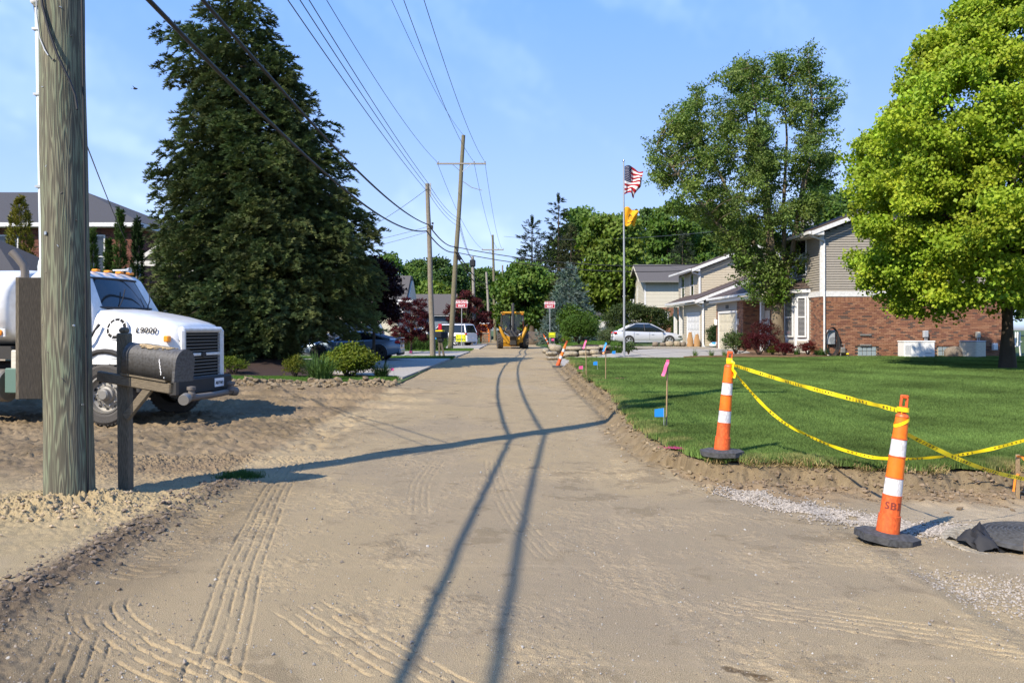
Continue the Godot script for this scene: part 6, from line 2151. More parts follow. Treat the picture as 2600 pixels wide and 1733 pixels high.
func build_truck() -> void:
	var t := thing("tank_truck", "white tank truck with black grille parked on the churned dirt", "truck", Vector3(-6.49, 0.0, -14.58), deg_to_rad(-10.0))
	# hood: skin of cross sections from the cowl forward
	var rings := []
	for q in [[-0.40, 1.04, 0.86, 1.93], [-0.1, 1.08, 0.86, 1.90], [0.25, 1.06, 0.82, 1.85], [0.6, 0.98, 0.76, 1.79], [0.85, 0.86, 0.71, 1.73], [1.0, 0.76, 0.67, 1.68], [1.07, 0.70, 0.63, 1.63], [1.11, 0.66, 0.58, 1.55]]:
		var half := [Vector2(q[1], 1.0), Vector2(q[1] * 1.0, 1.18), Vector2(lerpf(q[1], q[2], 0.35), 1.36), Vector2(q[2] + 0.06, q[3] - 0.22), Vector2(q[2], q[3] - 0.09), Vector2(q[2] * 0.9, q[3] - 0.03), Vector2(q[2] * 0.55, q[3] + 0.005), Vector2(0.0, q[3] + 0.02)]
		var ring := PackedVector3Array()
		for p in half: ring.append(Vector3(q[0], p.y, p.x))
		for k in range(half.size() - 2, -1, -1): ring.append(Vector3(q[0], half[k].y, -half[k].x))
		ring.reverse()
		rings.append(ring)
	var hood := MB.new().loft(rings, false)
	part("hood", hood, M.white_paint, t)
	part("hood_seam", MB.new().tube([Vector3(-0.385, 1.90, 0.80), Vector3(-0.40, 1.80, 0.905), Vector3(-0.40, 1.6, 0.955), Vector3(-0.40, 1.36, 1.0), Vector3(-0.42, 1.18, 1.045), Vector3(-0.42, 1.02, 1.045)], 0.007, 5), M.black_hole, t)
	part("grab_handle", MB.new().tube([Vector3(-1.55, 1.35, 1.06), Vector3(-1.58, 1.37, 1.12), Vector3(-1.58, 2.2, 1.08), Vector3(-1.55, 2.22, 0.98)], 0.014, 6), M.galvanised, t)
	part("mud_flap", MB.new().box(Vector3(-0.72, 0.45, 0.95), Vector3(0.02, 0.45, 0.32)), M.dusty_black, t)
	# grille shell and grille
	var shell := MB.new()
	for q in [[0.56, 0.66], [-0.66, -0.56]]:
		shell.cbox(Vector3(1.10, 1.15, (q[0] + q[1]) * 0.5), Vector3(0.12, 0.86, 0.10), 0.03)
	shell.cbox(Vector3(1.09, 1.57, 0), Vector3(0.12, 0.10, 1.28), 0.035)
	shell.cbox(Vector3(1.09, 0.71, 0), Vector3(0.12, 0.10, 1.28), 0.03)
	part("grille_shell", shell, M.white_paint, t)
	var gr := Node3D.new()
	gr.name = "grille"
	t.add_child(gr)
	part("backing", MB.new().box(Vector3(1.06, 1.14, 0), Vector3(0.04, 0.80, 1.12)), M.black_hole, gr)
	for k in 13:
		var y := 0.80 + k * 0.057
		if k == 6:
			part("bar", MB.new().cbox(Vector3(1.115, y, 0), Vector3(0.03, 0.05, 1.14), 0.008), M.white_paint, gr)
		else:
			part("bar", MB.new().cbox(Vector3(1.11, y, 0), Vector3(0.025, 0.011, 1.12), 0.003), M.dirty_metal, gr)
	part("emblem", MB.new().lathe([Vector2(0, 0), Vector2(0.05, 0), Vector2(0.045, 0.015), Vector2(0, 0.018)], 16, Transform3D(Basis(Vector3(0, 0, 1.6), Vector3(1, 0, 0), Vector3(0, 1, 0)), Vector3(1.13, 1.14, 0))), M.dusty_black, gr)
	# fenders with wheel arches
	for sd in [1.0, -1.0]:
		var poly := PackedVector2Array([Vector2(-0.95, 1.10), Vector2(-0.95, 0.66), Vector2(-0.66, 0.66)])
		for k in 13:
			var a := PI - PI * k / 12.0 * 0.985
			poly.append(Vector2(cos(a) * 0.63, 0.50 + sin(a) * 0.66 + 0.06))
		poly.append_array(PackedVector2Array([Vector2(0.78, 0.70), Vector2(0.9, 0.9), Vector2(0.72, 1.10)]))
		part("fender", MB.new().prism(poly, 0.24, Transform3D(Basis.IDENTITY, Vector3(0, 0, 0.955 * sd))), M.white_paint, t)
		var arch := []
		for k in 17:
			var a := PI - PI * k / 16.0
			arch.append(Vector3(cos(a) * 0.635, 0.56 + sin(a) * 0.66, 1.075 * sd))
		part("fender_flare", MB.new().tube(arch, 0.045, 6), M.dusty_black, t)
		truck_wheel(t, Vector3(0, 0.505, 0.95 * sd), sd)
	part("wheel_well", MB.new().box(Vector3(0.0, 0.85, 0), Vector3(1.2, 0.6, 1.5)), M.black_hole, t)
	# cab
	part("cab", MB.new().loft([rrect(-1.62, -0.3, 1.0, 0.95, 0.1), rrect(-1.62, -0.28, 1.02, 1.5, 0.12), rrect(-1.62, -0.32, 1.0, 1.92, 0.14), rrect(-1.60, -0.60, 0.90, 2.46, 0.16), rrect(-1.55, -0.68, 0.84, 2.54, 0.16), rrect(-1.45, -0.80, 0.70, 2.585, 0.15), rrect(-1.2, -1.0, 0.3, 2.60, 0.05)]), M.white_paint, t)
	var glass := []
	var rim := []
	for k in 4:
		var f := k / 3.0
		var y := lerpf(1.945, 2.455, f)
		var hw := lerpf(0.855, 0.765, f)
		var row := PackedVector3Array()
		for j in 13:
			var z := lerpf(hw, -hw, j / 12.0)
			row.append(Vector3(lerpf(-0.275, -0.545, f) - 0.16 * pow(absf(z) / hw, 3.0) + 0.02, y, z))
		glass.append(row)
	var ws := Node3D.new()
	ws.name = "windshield"
	t.add_child(ws)
	part("pane", MB.new().loft(glass, false), M.dark_glass, ws)
	for j in 13: rim.append(glass[0][j])
	for k in range(1, 4): rim.append(glass[k][12])
	for j in range(11, -1, -1): rim.append(glass[3][j])
	for k in range(2, -1, -1): rim.append(glass[k][0])
	part("gasket", MB.new().tube(rim, 0.022, 6), M.black_plastic, ws)
	part("wiper", MB.new().tube([Vector3(-0.25, 1.95, 0.35), Vector3(-0.30, 2.1, 0.18), Vector3(-0.37, 2.28, 0.02)], 0.010, 5), M.black_plastic, ws)
	part("wiper", MB.new().tube([Vector3(-0.25, 1.95, -0.45), Vector3(-0.30, 2.1, -0.6), Vector3(-0.37, 2.24, -0.68)], 0.010, 5), M.black_plastic, ws)
	for sd in [1.0, -1.0]:
		var door := Node3D.new()
		door.name = "door"
		t.add_child(door, true)
		part("panel", MB.new().cbox(Vector3(-0.98, 1.42, 1.022 * sd), Vector3(0.96, 0.92, 0.03), 0.012), M.white_paint, door)
		part("window", MB.new().prism(PackedVector2Array([Vector2(-1.42, 1.93), Vector2(-0.56, 1.93), Vector2(-0.74, 2.40), Vector2(-1.42, 2.40)]), 0.02, Transform3D(Basis(Vector3.RIGHT, 0.19 * -sd), Vector3(0, 0.05, (0.97 - 0.0) * sd + 0.37 * sd))), M.dark_glass, door)
		part("handle", MB.new().cbox(Vector3(-1.36, 1.75, 1.05 * sd), Vector3(0.14, 0.035, 0.03), 0.01), M.black_plastic, door)
	for z in [0.62, 0.32, 0.0, -0.32, -0.62]:
		part("roof_light", MB.new().cbox(Vector3(-0.72, 2.60, z), Vector3(0.12, 0.045, 0.10), 0.015), M.amber, t)
	part("horn", MB.new().lathe([Vector2(0.015, 0), Vector2(0.02, 0.25), Vector2(0.05, 0.34), Vector2(0.055, 0.35), Vector2(0, 0.33)], 12, Transform3D(along(Vector3(1, 0, 0)), Vector3(-0.98, 2.66, -0.5))), M.galvanised, t)
	# hood details on the near side
	var ring := Node3D.new()
	ring.name = "air_intake"
	t.add_child(ring)
	var oi := Transform3D(Basis(Vector3(1, 0, 0), Vector3(0, 0.26, 0.965), Vector3(0, -0.965, 0.26)), Vector3(0.13, 1.58, 0.925))
	part("bezel", MB.new().lathe([Vector2(0.125, 0.0), Vector2(0.125, 0.03), Vector2(0.19, 0.03), Vector2(0.19, -0.02)], 32, oi), M.white_paint, ring)
	part("slot_ring", MB.new().lathe([Vector2(0.13, 0.032), Vector2(0.175, 0.033)], 32, oi), M.black_hole, ring)
	part("cap", MB.new().lathe([Vector2(0.13, 0.0), Vector2(0.128, 0.045), Vector2(0.10, 0.055), Vector2(0, 0.058)], 28, oi), M.white_paint, ring)
	for k in 10:
		var a := TAU * k / 10.0
		part("spoke", MB.new().box(oi * Vector3(cos(a) * 0.152, 0.036, sin(a) * 0.152), Vector3(0.055, 0.012, 0.014), oi.basis * Basis(Vector3.UP, -a)), M.white_paint, ring)
	part("hood_latch", MB.new().tube([Vector3(-0.30, 1.36, 1.10), Vector3(-0.20, 1.56, 1.05), Vector3(-0.15, 1.66, 1.0)], [0.035, 0.018, 0.028], 7), M.black_plastic, t)
	var letter := letters("L9000", 0.095, 0.006)
	part("model_letters", MB.new().add(letter, Transform3D(Basis(Vector3(0.966, -0.03, -0.19), Vector3(0.06, 0.94, -0.30), Vector3(0.19, 0.28, 0.94)), Vector3(0.60, 1.56, 0.850))), M.dusty_black, t)
	part("side_marker", MB.new().cbox(Vector3(0.95, 1.42, 0.80), Vector3(0.09, 0.10, 0.10), 0.015), M.amber, t)
	# bumper and spray bar
	part("bumper", MB.new().cbox(Vector3(1.18, 0.62, 0.12), Vector3(0.16, 0.28, 1.75), 0.03), M.dusty_black, t)
	part("number_plate", MB.new().box(Vector3(1.268, 0.64, -0.28), Vector3(0.012, 0.15, 0.30)), M.sign_white, t)
	part("plate_print", MB.new().add(letters("AB7161", 0.055, 0.003), Transform3D(Basis(Vector3(0, 0, -1), Vector3(0, 1, 0), Vector3(1, 0, 0)), Vector3(1.277, 0.635, -0.28))), M.ink, t)
	part("spray_bar", MB.new().tube([Vector3(1.42, 0.46, 1.02), Vector3(1.40, 0.45, 0.2), Vector3(1.36, 0.46, -0.55)], 0.055, 10), M.rusty_pipe, t)
	part("spray_nozzle", MB.new().lathe([Vector2(0.06, -0.03), Vector2(0.09, -0.03), Vector2(0.09, 0.10), Vector2(0.085, 0.12), Vector2(0, 0.12)], 14, Transform3D(along(Vector3(0.25, -0.15, 1)), Vector3(1.42, 0.46, 1.02))), M.dirty_metal, t)
	part("spray_nozzle", MB.new().lathe([Vector2(0.06, -0.03), Vector2(0.08, -0.03), Vector2(0.08, 0.10), Vector2(0, 0.11)], 14, Transform3D(along(Vector3(0.3, -0.1, -1)), Vector3(1.36, 0.46, -0.55))), M.rusty_pipe, t)
	for z in [0.86, -0.42]:
		part("hose_coupling", MB.new().lathe([Vector2(0.05, 0), Vector2(0.07, 0.0), Vector2(0.07, 0.05), Vector2(0.05, 0.06), Vector2(0.05, 0.10), Vector2(0.07, 0.11), Vector2(0.07, 0.16), Vector2(0, 0.17)], 12, Transform3D(Basis.IDENTITY, Vector3(1.42, 0.48, z))), M.rusty_pipe, t)
	# tank, frame and fittings behind the cab
	var tank := []
	for q in [[-1.72, 0.0], [-1.715, 0.55], [-1.74, 0.90], [-1.80, 0.965], [-1.95, 0.995], [-2.6, 1.0], [-6.5, 1.0], [-7.0, 0.95], [-7.05, 0.0]]:
		var ring2 := PackedVector3Array()
		for k in 40:
			var a := TAU * k / 40
			var c := cos(a)
			var s := sin(a)
			ring2.append(Vector3(q[0], 1.95 + signf(s) * pow(absf(s), 0.75) * 0.67 * maxf(q[1], 0.01), signf(c) * pow(absf(c), 0.62) * 1.22 * maxf(q[1], 0.01)))
		tank.append(ring2)
	part("tank", MB.new().loft(tank), M.white_paint, t)
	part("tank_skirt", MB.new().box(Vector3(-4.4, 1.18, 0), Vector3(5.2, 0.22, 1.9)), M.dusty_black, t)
	part("side_light_plate", MB.new().cbox(Vector3(-1.88, 1.52, 1.14), Vector3(0.18, 0.14, 0.03), 0.006), M.white_paint, t)
	part("side_light", MB.new().lathe([Vector2(0, 0.02), Vector2(0.055, 0.02), Vector2(0.045, 0.045), Vector2(0, 0.05)], 14, Transform3D(along(Vector3(0, 0, 1)), Vector3(-1.88, 1.52, 1.145))), M.amber, t)
	part("toolbox_door", MB.new().cbox(Vector3(-1.665, 1.95, 0.55), Vector3(0.05, 0.85, 0.42), 0.02), M.white_paint, t)
	part("exhaust_stack", MB.new().tube([Vector3(-1.66, 0.9, 0.86), Vector3(-1.66, 2.55, 0.86), Vector3(-1.68, 2.66, 0.87), Vector3(-1.78, 2.80, 0.90), Vector3(-1.86, 2.89, 0.92)], [0.065, 0.065, 0.065, 0.065, 0.07], 14), M.rusty_pipe, t)
	part("chassis", MB.new().box(Vector3(-3.2, 0.85, 0.42), Vector3(8.4, 0.26, 0.09)).box(Vector3(-3.2, 0.85, -0.42), Vector3(8.4, 0.26, 0.09)), M.dusty_black, t)
	part("fuel_tank", MB.new().lathe([Vector2(0, 0), Vector2(0.26, 0), Vector2(0.28, 0.03), Vector2(0.28, 1.15), Vector2(0.26, 1.18), Vector2(0, 1.18)], 24, Transform3D(along(Vector3(-1, 0, 0)), Vector3(-1.95, 0.62, 0.86))), M.dirty_metal, t)
	part("battery_box", MB.new().cbox(Vector3(-1.62, 0.72, 1.02), Vector3(0.34, 0.42, 0.3), 0.02), M.green_metal, t)
	part("grey_cabinet", MB.new().cbox(Vector3(-1.58, 1.06, 1.05), Vector3(0.22, 0.34, 0.2), 0.02), M.cream_siding, t)
	part("step", MB.new().cbox(Vector3(-1.0, 0.55, 1.02), Vector3(0.7, 0.05, 0.26), 0.01), M.galvanised, t)
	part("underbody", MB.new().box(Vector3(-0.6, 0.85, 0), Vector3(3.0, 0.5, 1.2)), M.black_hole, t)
	for s in [-5.2, -6.5]:
		for sd in [1.0, -1.0]:
			truck_wheel(t, Vector3(s, 0.505, 0.98 * sd), sd)

# ---------------------------------------------------------------- cars and machines
func car_wheel(t: Node3D, at: Vector3, r: float, side: float, spokes: int, rim_m: Material) -> void:
	var w := Node3D.new()
	w.name = "wheel"
	t.add_child(w, true)
	w.position = at
	w.rotation = Vector3(PI / 2 * side, 0, 0)
	part("tyre", MB.new().lathe([Vector2(r * 0.66, -0.09), Vector2(r * 0.92, -0.10), Vector2(r, -0.07), Vector2(r, 0.07), Vector2(r * 0.92, 0.10), Vector2(r * 0.68, 0.095)], 28), M.tyre, w)
	part("well", MB.new().lathe([Vector2(r * 0.68, 0.05), Vector2(0, 0.02)], 24), M.black_hole, w)
	var b := MB.new()
	b.lathe([Vector2(r * 0.60, 0.06), Vector2(r * 0.69, 0.098), Vector2(r * 0.66, 0.10), Vector2(r * 0.60, 0.085)], 28)
	b.lathe([Vector2(r * 0.22, 0.05), Vector2(r * 0.2, 0.09), Vector2(0, 0.095)], 14)
	for k in spokes:
		var a := TAU * k / spokes
		b.cbox(Vector3(cos(a) * r * 0.40, 0.075, sin(a) * r * 0.40), Vector3(r * 0.52, 0.03, r * 0.20), 0.008, Basis(Vector3.UP, -a))
	part("rim", b, rim_m, w)

func car(called: String, label: String, at: Vector3, turn: float, p: Dictionary) -> Node3D:
	# p: L length, W width, base wheelbase, r wheel radius, top [[x, y]..] line of bonnet, belt and boot, cabin [[x, y]..] base and roof corners, m paint
	var t := thing(called, label, "car", at, turn)
	var hl: float = p.L * 0.5
	var hw: float = p.W * 0.5
	var rings := []
	for k in 29:
		var f := k / 28.0
		var x := lerpf(-hl, hl, f)
		var e := 1.0 - pow(absf(f * 2.0 - 1.0), 6.0) * 0.20
		var w := hw * e
		var top := table(p.top, x)
		var lowy := 0.20 + 0.16 * pow(absf(f * 2.0 - 1.0), 8.0)
		var half := [Vector2(0, lowy), Vector2(w * 0.86, lowy), Vector2(w * 0.985, lowy + 0.10), Vector2(w, lerpf(lowy, top, 0.42)), Vector2(w * 0.995, lerpf(lowy, top, 0.60)), Vector2(w * 0.955, lerpf(lowy, top, 0.86)), Vector2(w * 0.87, top - 0.015), Vector2(w * 0.5, top + 0.015), Vector2(0, top + 0.025)]
		var ring := PackedVector3Array()
		for q in half: ring.append(Vector3(x, q.y, q.x))
		for i in range(half.size() - 2, 0, -1): ring.append(Vector3(x, half[i].y, -half[i].x))
		ring.reverse()
		rings.append(ring)
	part("body", MB.new().loft(rings, true, true), p.m, t)
	# greenhouse
	var c: Array = p.cabin
	var gl := []
	for q in [[0, 1, 0.0, 0.86], [0, 1, 0.5, 0.80], [0, 1, 1.0, 0.68]]:
		var f: float = q[2]
		gl.append(rrect(lerpf(c[0][0], c[2][0], f), lerpf(c[1][0], c[3][0], f), hw * q[3], lerpf(c[0][1], c[2][1], f), 0.14))
	part("windows", MB.new().loft(gl), M.dark_glass, t)
	var ry: float = c[2][1]
	part("roof", MB.new().loft([rrect(c[2][0] - 0.05, c[3][0] + 0.06, hw * 0.70, ry - 0.05, 0.16), rrect(c[2][0], c[3][0], hw * 0.68, ry + 0.0, 0.16), rrect(c[2][0] + 0.15, c[3][0] - 0.15, hw * 0.58, ry + 0.035, 0.16), rrect(c[2][0] + 0.6, c[3][0] - 0.6, hw * 0.2, ry + 0.045, 0.05)]), p.m, t)
	for sd in [1.0, -1.0]:
		for i in 2:
			var a := Vector3(c[i][0] + (0.05 if i == 0 else -0.05), c[i][1], hw * 0.845 * sd)
			var e := Vector3(c[i + 2][0] + (0.05 if i == 0 else -0.05), ry - 0.02, hw * 0.675 * sd)
			part("pillar", MB.new().tube([a, a.lerp(e, 0.5) + Vector3(0, 0.02, hw * 0.012 * sd), e], [0.075 if i == 0 else 0.045, 0.06 if i == 0 else 0.04, 0.045], 6), p.m, t)
		var mid: float = (c[0][0] + c[1][0]) * 0.5 + p.get("mid", 0.0)
		part("pillar", MB.new().tube([Vector3(mid, c[0][1], hw * 0.86 * sd), Vector3(mid - 0.05, ry - 0.03, hw * 0.69 * sd)], 0.04, 5), M.black_plastic, t)
		var lines := MB.new()
		for x in p.get("doors", []):
			var ty := table(p.top, x)
			lines.box(Vector3(x, (0.34 + ty) * 0.5, hw * 0.995 * sd), Vector3(0.010, ty - 0.42, 0.012))
		part("door_gap", lines, M.black_hole, t)
		for x in p.get("handles", []):
			part("door_handle", MB.new().cbox(Vector3(x, table(p.top, x) - 0.17, hw * 1.0 * sd), Vector3(0.17, 0.03, 0.04), 0.01), p.m, t)
		part("mirror", MB.new().cbox(Vector3(c[1][0] - 0.28, c[1][1] + 0.05, (hw + 0.06) * sd), Vector3(0.13, 0.12, 0.18), 0.035), M.black_plastic if p.get("dark_mirror", false) else p.m, t)
		part("sill_trim", MB.new().cbox(Vector3(0, 0.25, hw * 0.975 * sd), Vector3(p.base - 0.85, 0.07, 0.05), 0.015), p.get("sill", M.black_plastic), t)
		part("headlight", MB.new().cbox(Vector3(hl - 0.20, table(p.top, hl - 0.2) - 0.14, hw * 0.80 * sd), Vector3(0.34, 0.13, 0.22), 0.05), M.chrome, t)
		part("tail_light", MB.new().cbox(Vector3(-hl + 0.13, table(p.top, -hl + 0.2) - 0.13, hw * 0.78 * sd), Vector3(0.24, 0.13, 0.30), 0.04), M.red_lens, t)
		for e in [1.0, -1.0]:
			var wx: float = p.base * 0.5 * e + p.get("shift", 0.0)
			var arch := []
			for k in 13:
				var a := PI * k / 12.0
				arch.append(Vector3(wx + cos(a) * p.r * 1.10, p.r + sin(a) * p.r * 1.10, hw * 0.972 * sd))
			var poly := PackedVector2Array()
			for k in 20: poly.append(Vector2(wx + cos(TAU * k / 20) * p.r * 1.12, p.r + sin(TAU * k / 20) * p.r * 1.12))
			part("wheel_arch", MB.new().prism(poly, 0.10, Transform3D(Basis.IDENTITY, Vector3(0, 0, (hw * 0.995 - 0.042) * sd))), M.black_hole, t)
			part("arch_lip", MB.new().tube(arch, 0.022, 5), p.m, t)
			car_wheel(t, Vector3(wx, p.r, (hw - 0.06) * sd), p.r, sd, p.get("spokes", 5), p.get("rim", M.galvanised))
	part("bumper_rear", MB.new().cbox(Vector3(-hl + 0.05, 0.42, 0), Vector3(0.16, 0.24, p.W * 0.86), 0.06), p.m, t)
	part("number_plate", MB.new().box(Vector3(-hl - 0.04, 0.66, 0), Vector3(0.02, 0.13, 0.31)), M.sign_white, t)
	return t

func build_vehicles() -> void:
	var silver := {"L": 4.6, "W": 1.79, "base": 2.68, "r": 0.325, "m": M.silver_paint, "shift": 0.05, "sill": M.silver_paint, "dark_mirror": true,
		"top": [[-2.3, 0.80], [-2.15, 0.96], [-1.75, 0.985], [-1.0, 0.95], [0.0, 0.92], [1.0, 0.90], [1.25, 0.88], [1.8, 0.80], [2.15, 0.70], [2.3, 0.55]],
		"cabin": [[-1.85, 0.96], [1.22, 0.88], [-0.92, 1.44], [0.22, 1.44]], "doors": [-0.95, 0.08, 1.0], "handles": [-0.75, 0.28], "mid": 0.10, "spokes": 5}
	car("silver_car", "silver sedan parked on the concrete drive by the boulders", Vector3(9.05, 0.43, -55.6), 0.0, silver)
	var blue := {"L": 4.78, "W": 1.9, "base": 2.81, "r": 0.355, "m": M.blue_paint, "shift": 0.0, "rim": M.black_plastic, "dark_mirror": true,
		"top": [[-2.39, 0.78], [-2.2, 0.98], [-1.8, 1.0], [-1.2, 0.99], [0.0, 0.93], [0.8, 0.92], [1.6, 0.84], [2.2, 0.72], [2.39, 0.55]],
		"cabin": [[-1.95, 0.98], [0.75, 0.92], [-0.75, 1.32], [-0.05, 1.32]], "doors": [-0.55, 0.75], "handles": [-0.35], "mid": -0.6, "spokes": 5}
	var b := car("blue_car", "slate blue sports coupe parked on the drive beside the spruce", Vector3(-7.62, 0.09, -39.4), PI, blue)
	part("tail_panel", MB.new().cbox(Vector3(-2.36, 0.80, 0), Vector3(0.06, 0.16, 1.5), 0.02), M.black_plastic, b)
	part("spoiler", MB.new().cbox(Vector3(-2.28, 1.03, 0), Vector3(0.24, 0.035, 1.5), 0.012), M.blue_paint, b)
	part("diffuser", MB.new().cbox(Vector3(-2.30, 0.30, 0), Vector3(0.2, 0.16, 1.5), 0.03), M.black_plastic, b)
	var suv := {"L": 5.1, "W": 1.98, "base": 2.95, "r": 0.385, "m": M.suv_white, "rim": M.galvanised,
		"top": [[-2.55, 1.05], [-2.3, 1.12], [0.0, 1.12], [1.1, 1.12], [1.9, 1.05], [2.4, 0.98], [2.55, 0.75]],
		"cabin": [[-2.48, 1.1], [1.1, 1.12], [-2.25, 1.82], [0.45, 1.82]], "doors": [-1.1, 0.0, 0.95], "handles": [-0.85, 0.2], "spokes": 6}
	var s := car("white_suv", "white sport utility vehicle behind the tall leaning pole", Vector3(-5.65, 0.08, -73.0), PI * 0.83, suv)
	part("roof_rack", MB.new().tube([Vector3(-2.0, 1.93, 0.6), Vector3(0.3, 1.93, 0.6)], 0.03, 5).tube([Vector3(-2.0, 1.93, -0.6), Vector3(0.3, 1.93, -0.6)], 0.03, 5), M.black_plastic, s)
	var dark := suv.duplicate()
	dark.m = M.dark_paint
	car("dark_suv", "dark sport utility vehicle half hidden behind the blue car", Vector3(-11.4, 0.08, -57.0), PI, dark)
	var teal := silver.duplicate()
	teal.m = M.dark_paint
	teal.sill = M.black_plastic
	car("dark_sedan", "dark sedan behind the black mailbox and the tall pole", Vector3(-7.6, 0.08, -68.0), PI, teal)
	backhoe()

func backhoe() -> void:
	var t := thing("backhoe", "yellow backhoe loader seen from behind in the middle of the road", "backhoe", Vector3(0.06, 0.0, -64.0), 0.06)
	for sd in [1.0, -1.0]:
		var w := Node3D.new()
		w.name = "rear_wheel"
		t.add_child(w, true)
		w.position = Vector3(0.98 * sd, 0.66, -0.2)
		w.rotation = Vector3(0, 0, -PI / 2 * sd)
		part("tyre", MB.new().lathe([Vector2(0.36, -0.2), Vector2(0.5, -0.24), Vector2(0.64, -0.2), Vector2(0.66, 0.0), Vector2(0.64, 0.2), Vector2(0.5, 0.24), Vector2(0.36, 0.2)], 26), M.dusty_tyre, w)
		var lug := MB.new()
		for k in 20:
			var a := TAU * k / 20
			for e in [-1.0, 1.0]:
				lug.box(Vector3(cos(a + e * 0.08) * 0.66, e * 0.11, sin(a + e * 0.08) * 0.66), Vector3(0.06, 0.22, 0.06), Basis(Vector3.UP, -a).rotated(Vector3(cos(a), 0, sin(a)), 0.5 * e))
		part("lug", lug, M.dusty_tyre, w)
		part("rim", MB.new().lathe([Vector2(0.36, 0.1), Vector2(0.34, 0.14), Vector2(0.2, 0.05), Vector2(0, 0.06)], 18), M.machine_yellow, w)
		var fw := Node3D.new()
		fw.name = "front_wheel"
		t.add_child(fw, true)
		fw.position = Vector3(0.85 * sd, 0.42, -2.4)
		fw.rotation = Vector3(0, 0, -PI / 2 * sd)
		part("tyre", MB.new().lathe([Vector2(0.22, -0.14), Vector2(0.34, -0.16), Vector2(0.42, -0.1), Vector2(0.42, 0.1), Vector2(0.34, 0.16), Vector2(0.22, 0.14)], 20), M.dusty_tyre, fw)
		# stabiliser legs, folded up and out
		var leg := Node3D.new()
		leg.name = "stabiliser"
		t.add_child(leg, true)
		part("beam", MB.new().tube([Vector3(0.32 * sd, 0.42, 0.55), Vector3(0.72 * sd, 0.95, 0.6), Vector3(0.95 * sd, 1.45, 0.6), Vector3(1.02 * sd, 1.75, 0.6)], [0.13, 0.15, 0.13, 0.09], 4), M.machine_yellow, leg)
		part("pad", MB.new().cbox(Vector3(1.04 * sd, 1.78, 0.6), Vector3(0.3, 0.09, 0.34), 0.03, Basis(Vector3.BACK, 0.7 * sd)), M.dusty_black, leg)
		part("cylinder", MB.new().tube([Vector3(0.30 * sd, 0.95, 0.55), Vector3(0.88 * sd, 1.35, 0.58)], 0.05, 8), M.galvanised, leg)
		part("fender", MB.new().cbox(Vector3(0.95 * sd, 1.38, -0.25), Vector3(0.5, 0.07, 1.2), 0.03), M.dusty_black, t)
		# cab posts
		for z in [0.1, -1.35]:
			part("cab_post", MB.new().tube([Vector3(0.92 * sd, 1.3, z), Vector3(0.80 * sd, 2.68, z * 0.9)], 0.055, 6), M.dusty_black, t)
		part("roof_light", MB.new().cbox(Vector3(0.72 * sd, 2.66, 0.16), Vector3(0.2, 0.11, 0.1), 0.03), M.amber, t)
	part("frame", MB.new().cbox(Vector3(0, 0.72, 0.42), Vector3(1.5, 0.5, 0.3), 0.04).cbox(Vector3(0, 0.72, -1.2), Vector3(0.8, 0.5, 3.0), 0.04), M.machine_yellow, t)
	part("boom_mount", MB.new().cbox(Vector3(0, 0.62, 0.68), Vector3(0.5, 0.72, 0.26), 0.05), M.dusty_black, t)
	part("cab_lower", MB.new().cbox(Vector3(0, 1.22, -0.65), Vector3(1.7, 0.36, 1.6), 0.05), M.dusty_black, t)
	for z in [0.12, -1.36]:
		part("cab_glass", MB.new().quad_panel(Vector3(-0.86, 1.36, z), Vector3(0.86, 1.36, z), Vector3(0.76, 2.62, z * 0.92), Vector3(-0.76, 2.62, z * 0.92)), M.car_glass, t)
	part("cab_door", MB.new().box(Vector3(-0.86, 2.0, -0.62), Vector3(0.03, 1.26, 1.4), Basis(Vector3.BACK, -0.08)), M.dark_glass, t)
	part("cab_door", MB.new().box(Vector3(0.86, 2.0, -0.62), Vector3(0.03, 1.26, 1.4), Basis(Vector3.BACK, 0.08)), M.dark_glass, t)
	part("cab_roof", MB.new().cbox(Vector3(0, 2.77, -0.62), Vector3(1.80, 0.18, 1.75), 0.06), M.machine_yellow, t)
	part("seat", MB.new().cbox(Vector3(-0.12, 1.7, -0.7), Vector3(0.55, 0.8, 0.16), 0.06).cbox(Vector3(-0.12, 1.4, -0.45), Vector3(0.55, 0.14, 0.5), 0.05), M.dusty_black, t)
	part("steering_console", MB.new().cbox(Vector3(0.1, 1.62, -1.1), Vector3(0.5, 0.5, 0.25), 0.05), M.dusty_black, t)
	# folded digging arm
	part("boom", MB.new().tube([Vector3(0, 0.95, 0.72), Vector3(-0.06, 1.7, 0.95), Vector3(-0.04, 2.6, 0.78), Vector3(-0.02, 3.4, 0.55)], [0.15, 0.14, 0.12, 0.10], 4), M.dusty_black, t)
	part("dipper_stick", MB.new().tube([Vector3(-0.02, 3.45, 0.6), Vector3(-0.06, 2.5, 1.25), Vector3(-0.06, 1.25, 1.35)], [0.12, 0.10, 0.09], 4), M.dusty_black, t)
	part("hydraulic_ram", MB.new().tube([Vector3(-0.10, 1.2, 0.95), Vector3(-0.12, 2.5, 0.98)], 0.05, 8), M.galvanised, t)
	part("digging_bucket", MB.new().prism(PackedVector2Array([Vector2(0, 0.62), Vector2(0.42, 0.55), Vector2(0.52, 0.2), Vector2(0.3, -0.08), Vector2(-0.02, -0.04), Vector2(0.2, 0.12), Vector2(0.26, 0.34), Vector2(0.02, 0.5)]), 0.5, Transform3D(Basis(Vector3(0, 0, 1), Vector3(0, 1, 0), Vector3(-1, 0, 0)), Vector3(-0.06, 0.75, 1.15))), M.dusty_black, t)
	# loader at the front
	part("hood", MB.new().cbox(Vector3(0, 1.3, -2.2), Vector3(0.9, 0.7, 1.8), 0.1), M.machine_yellow, t)
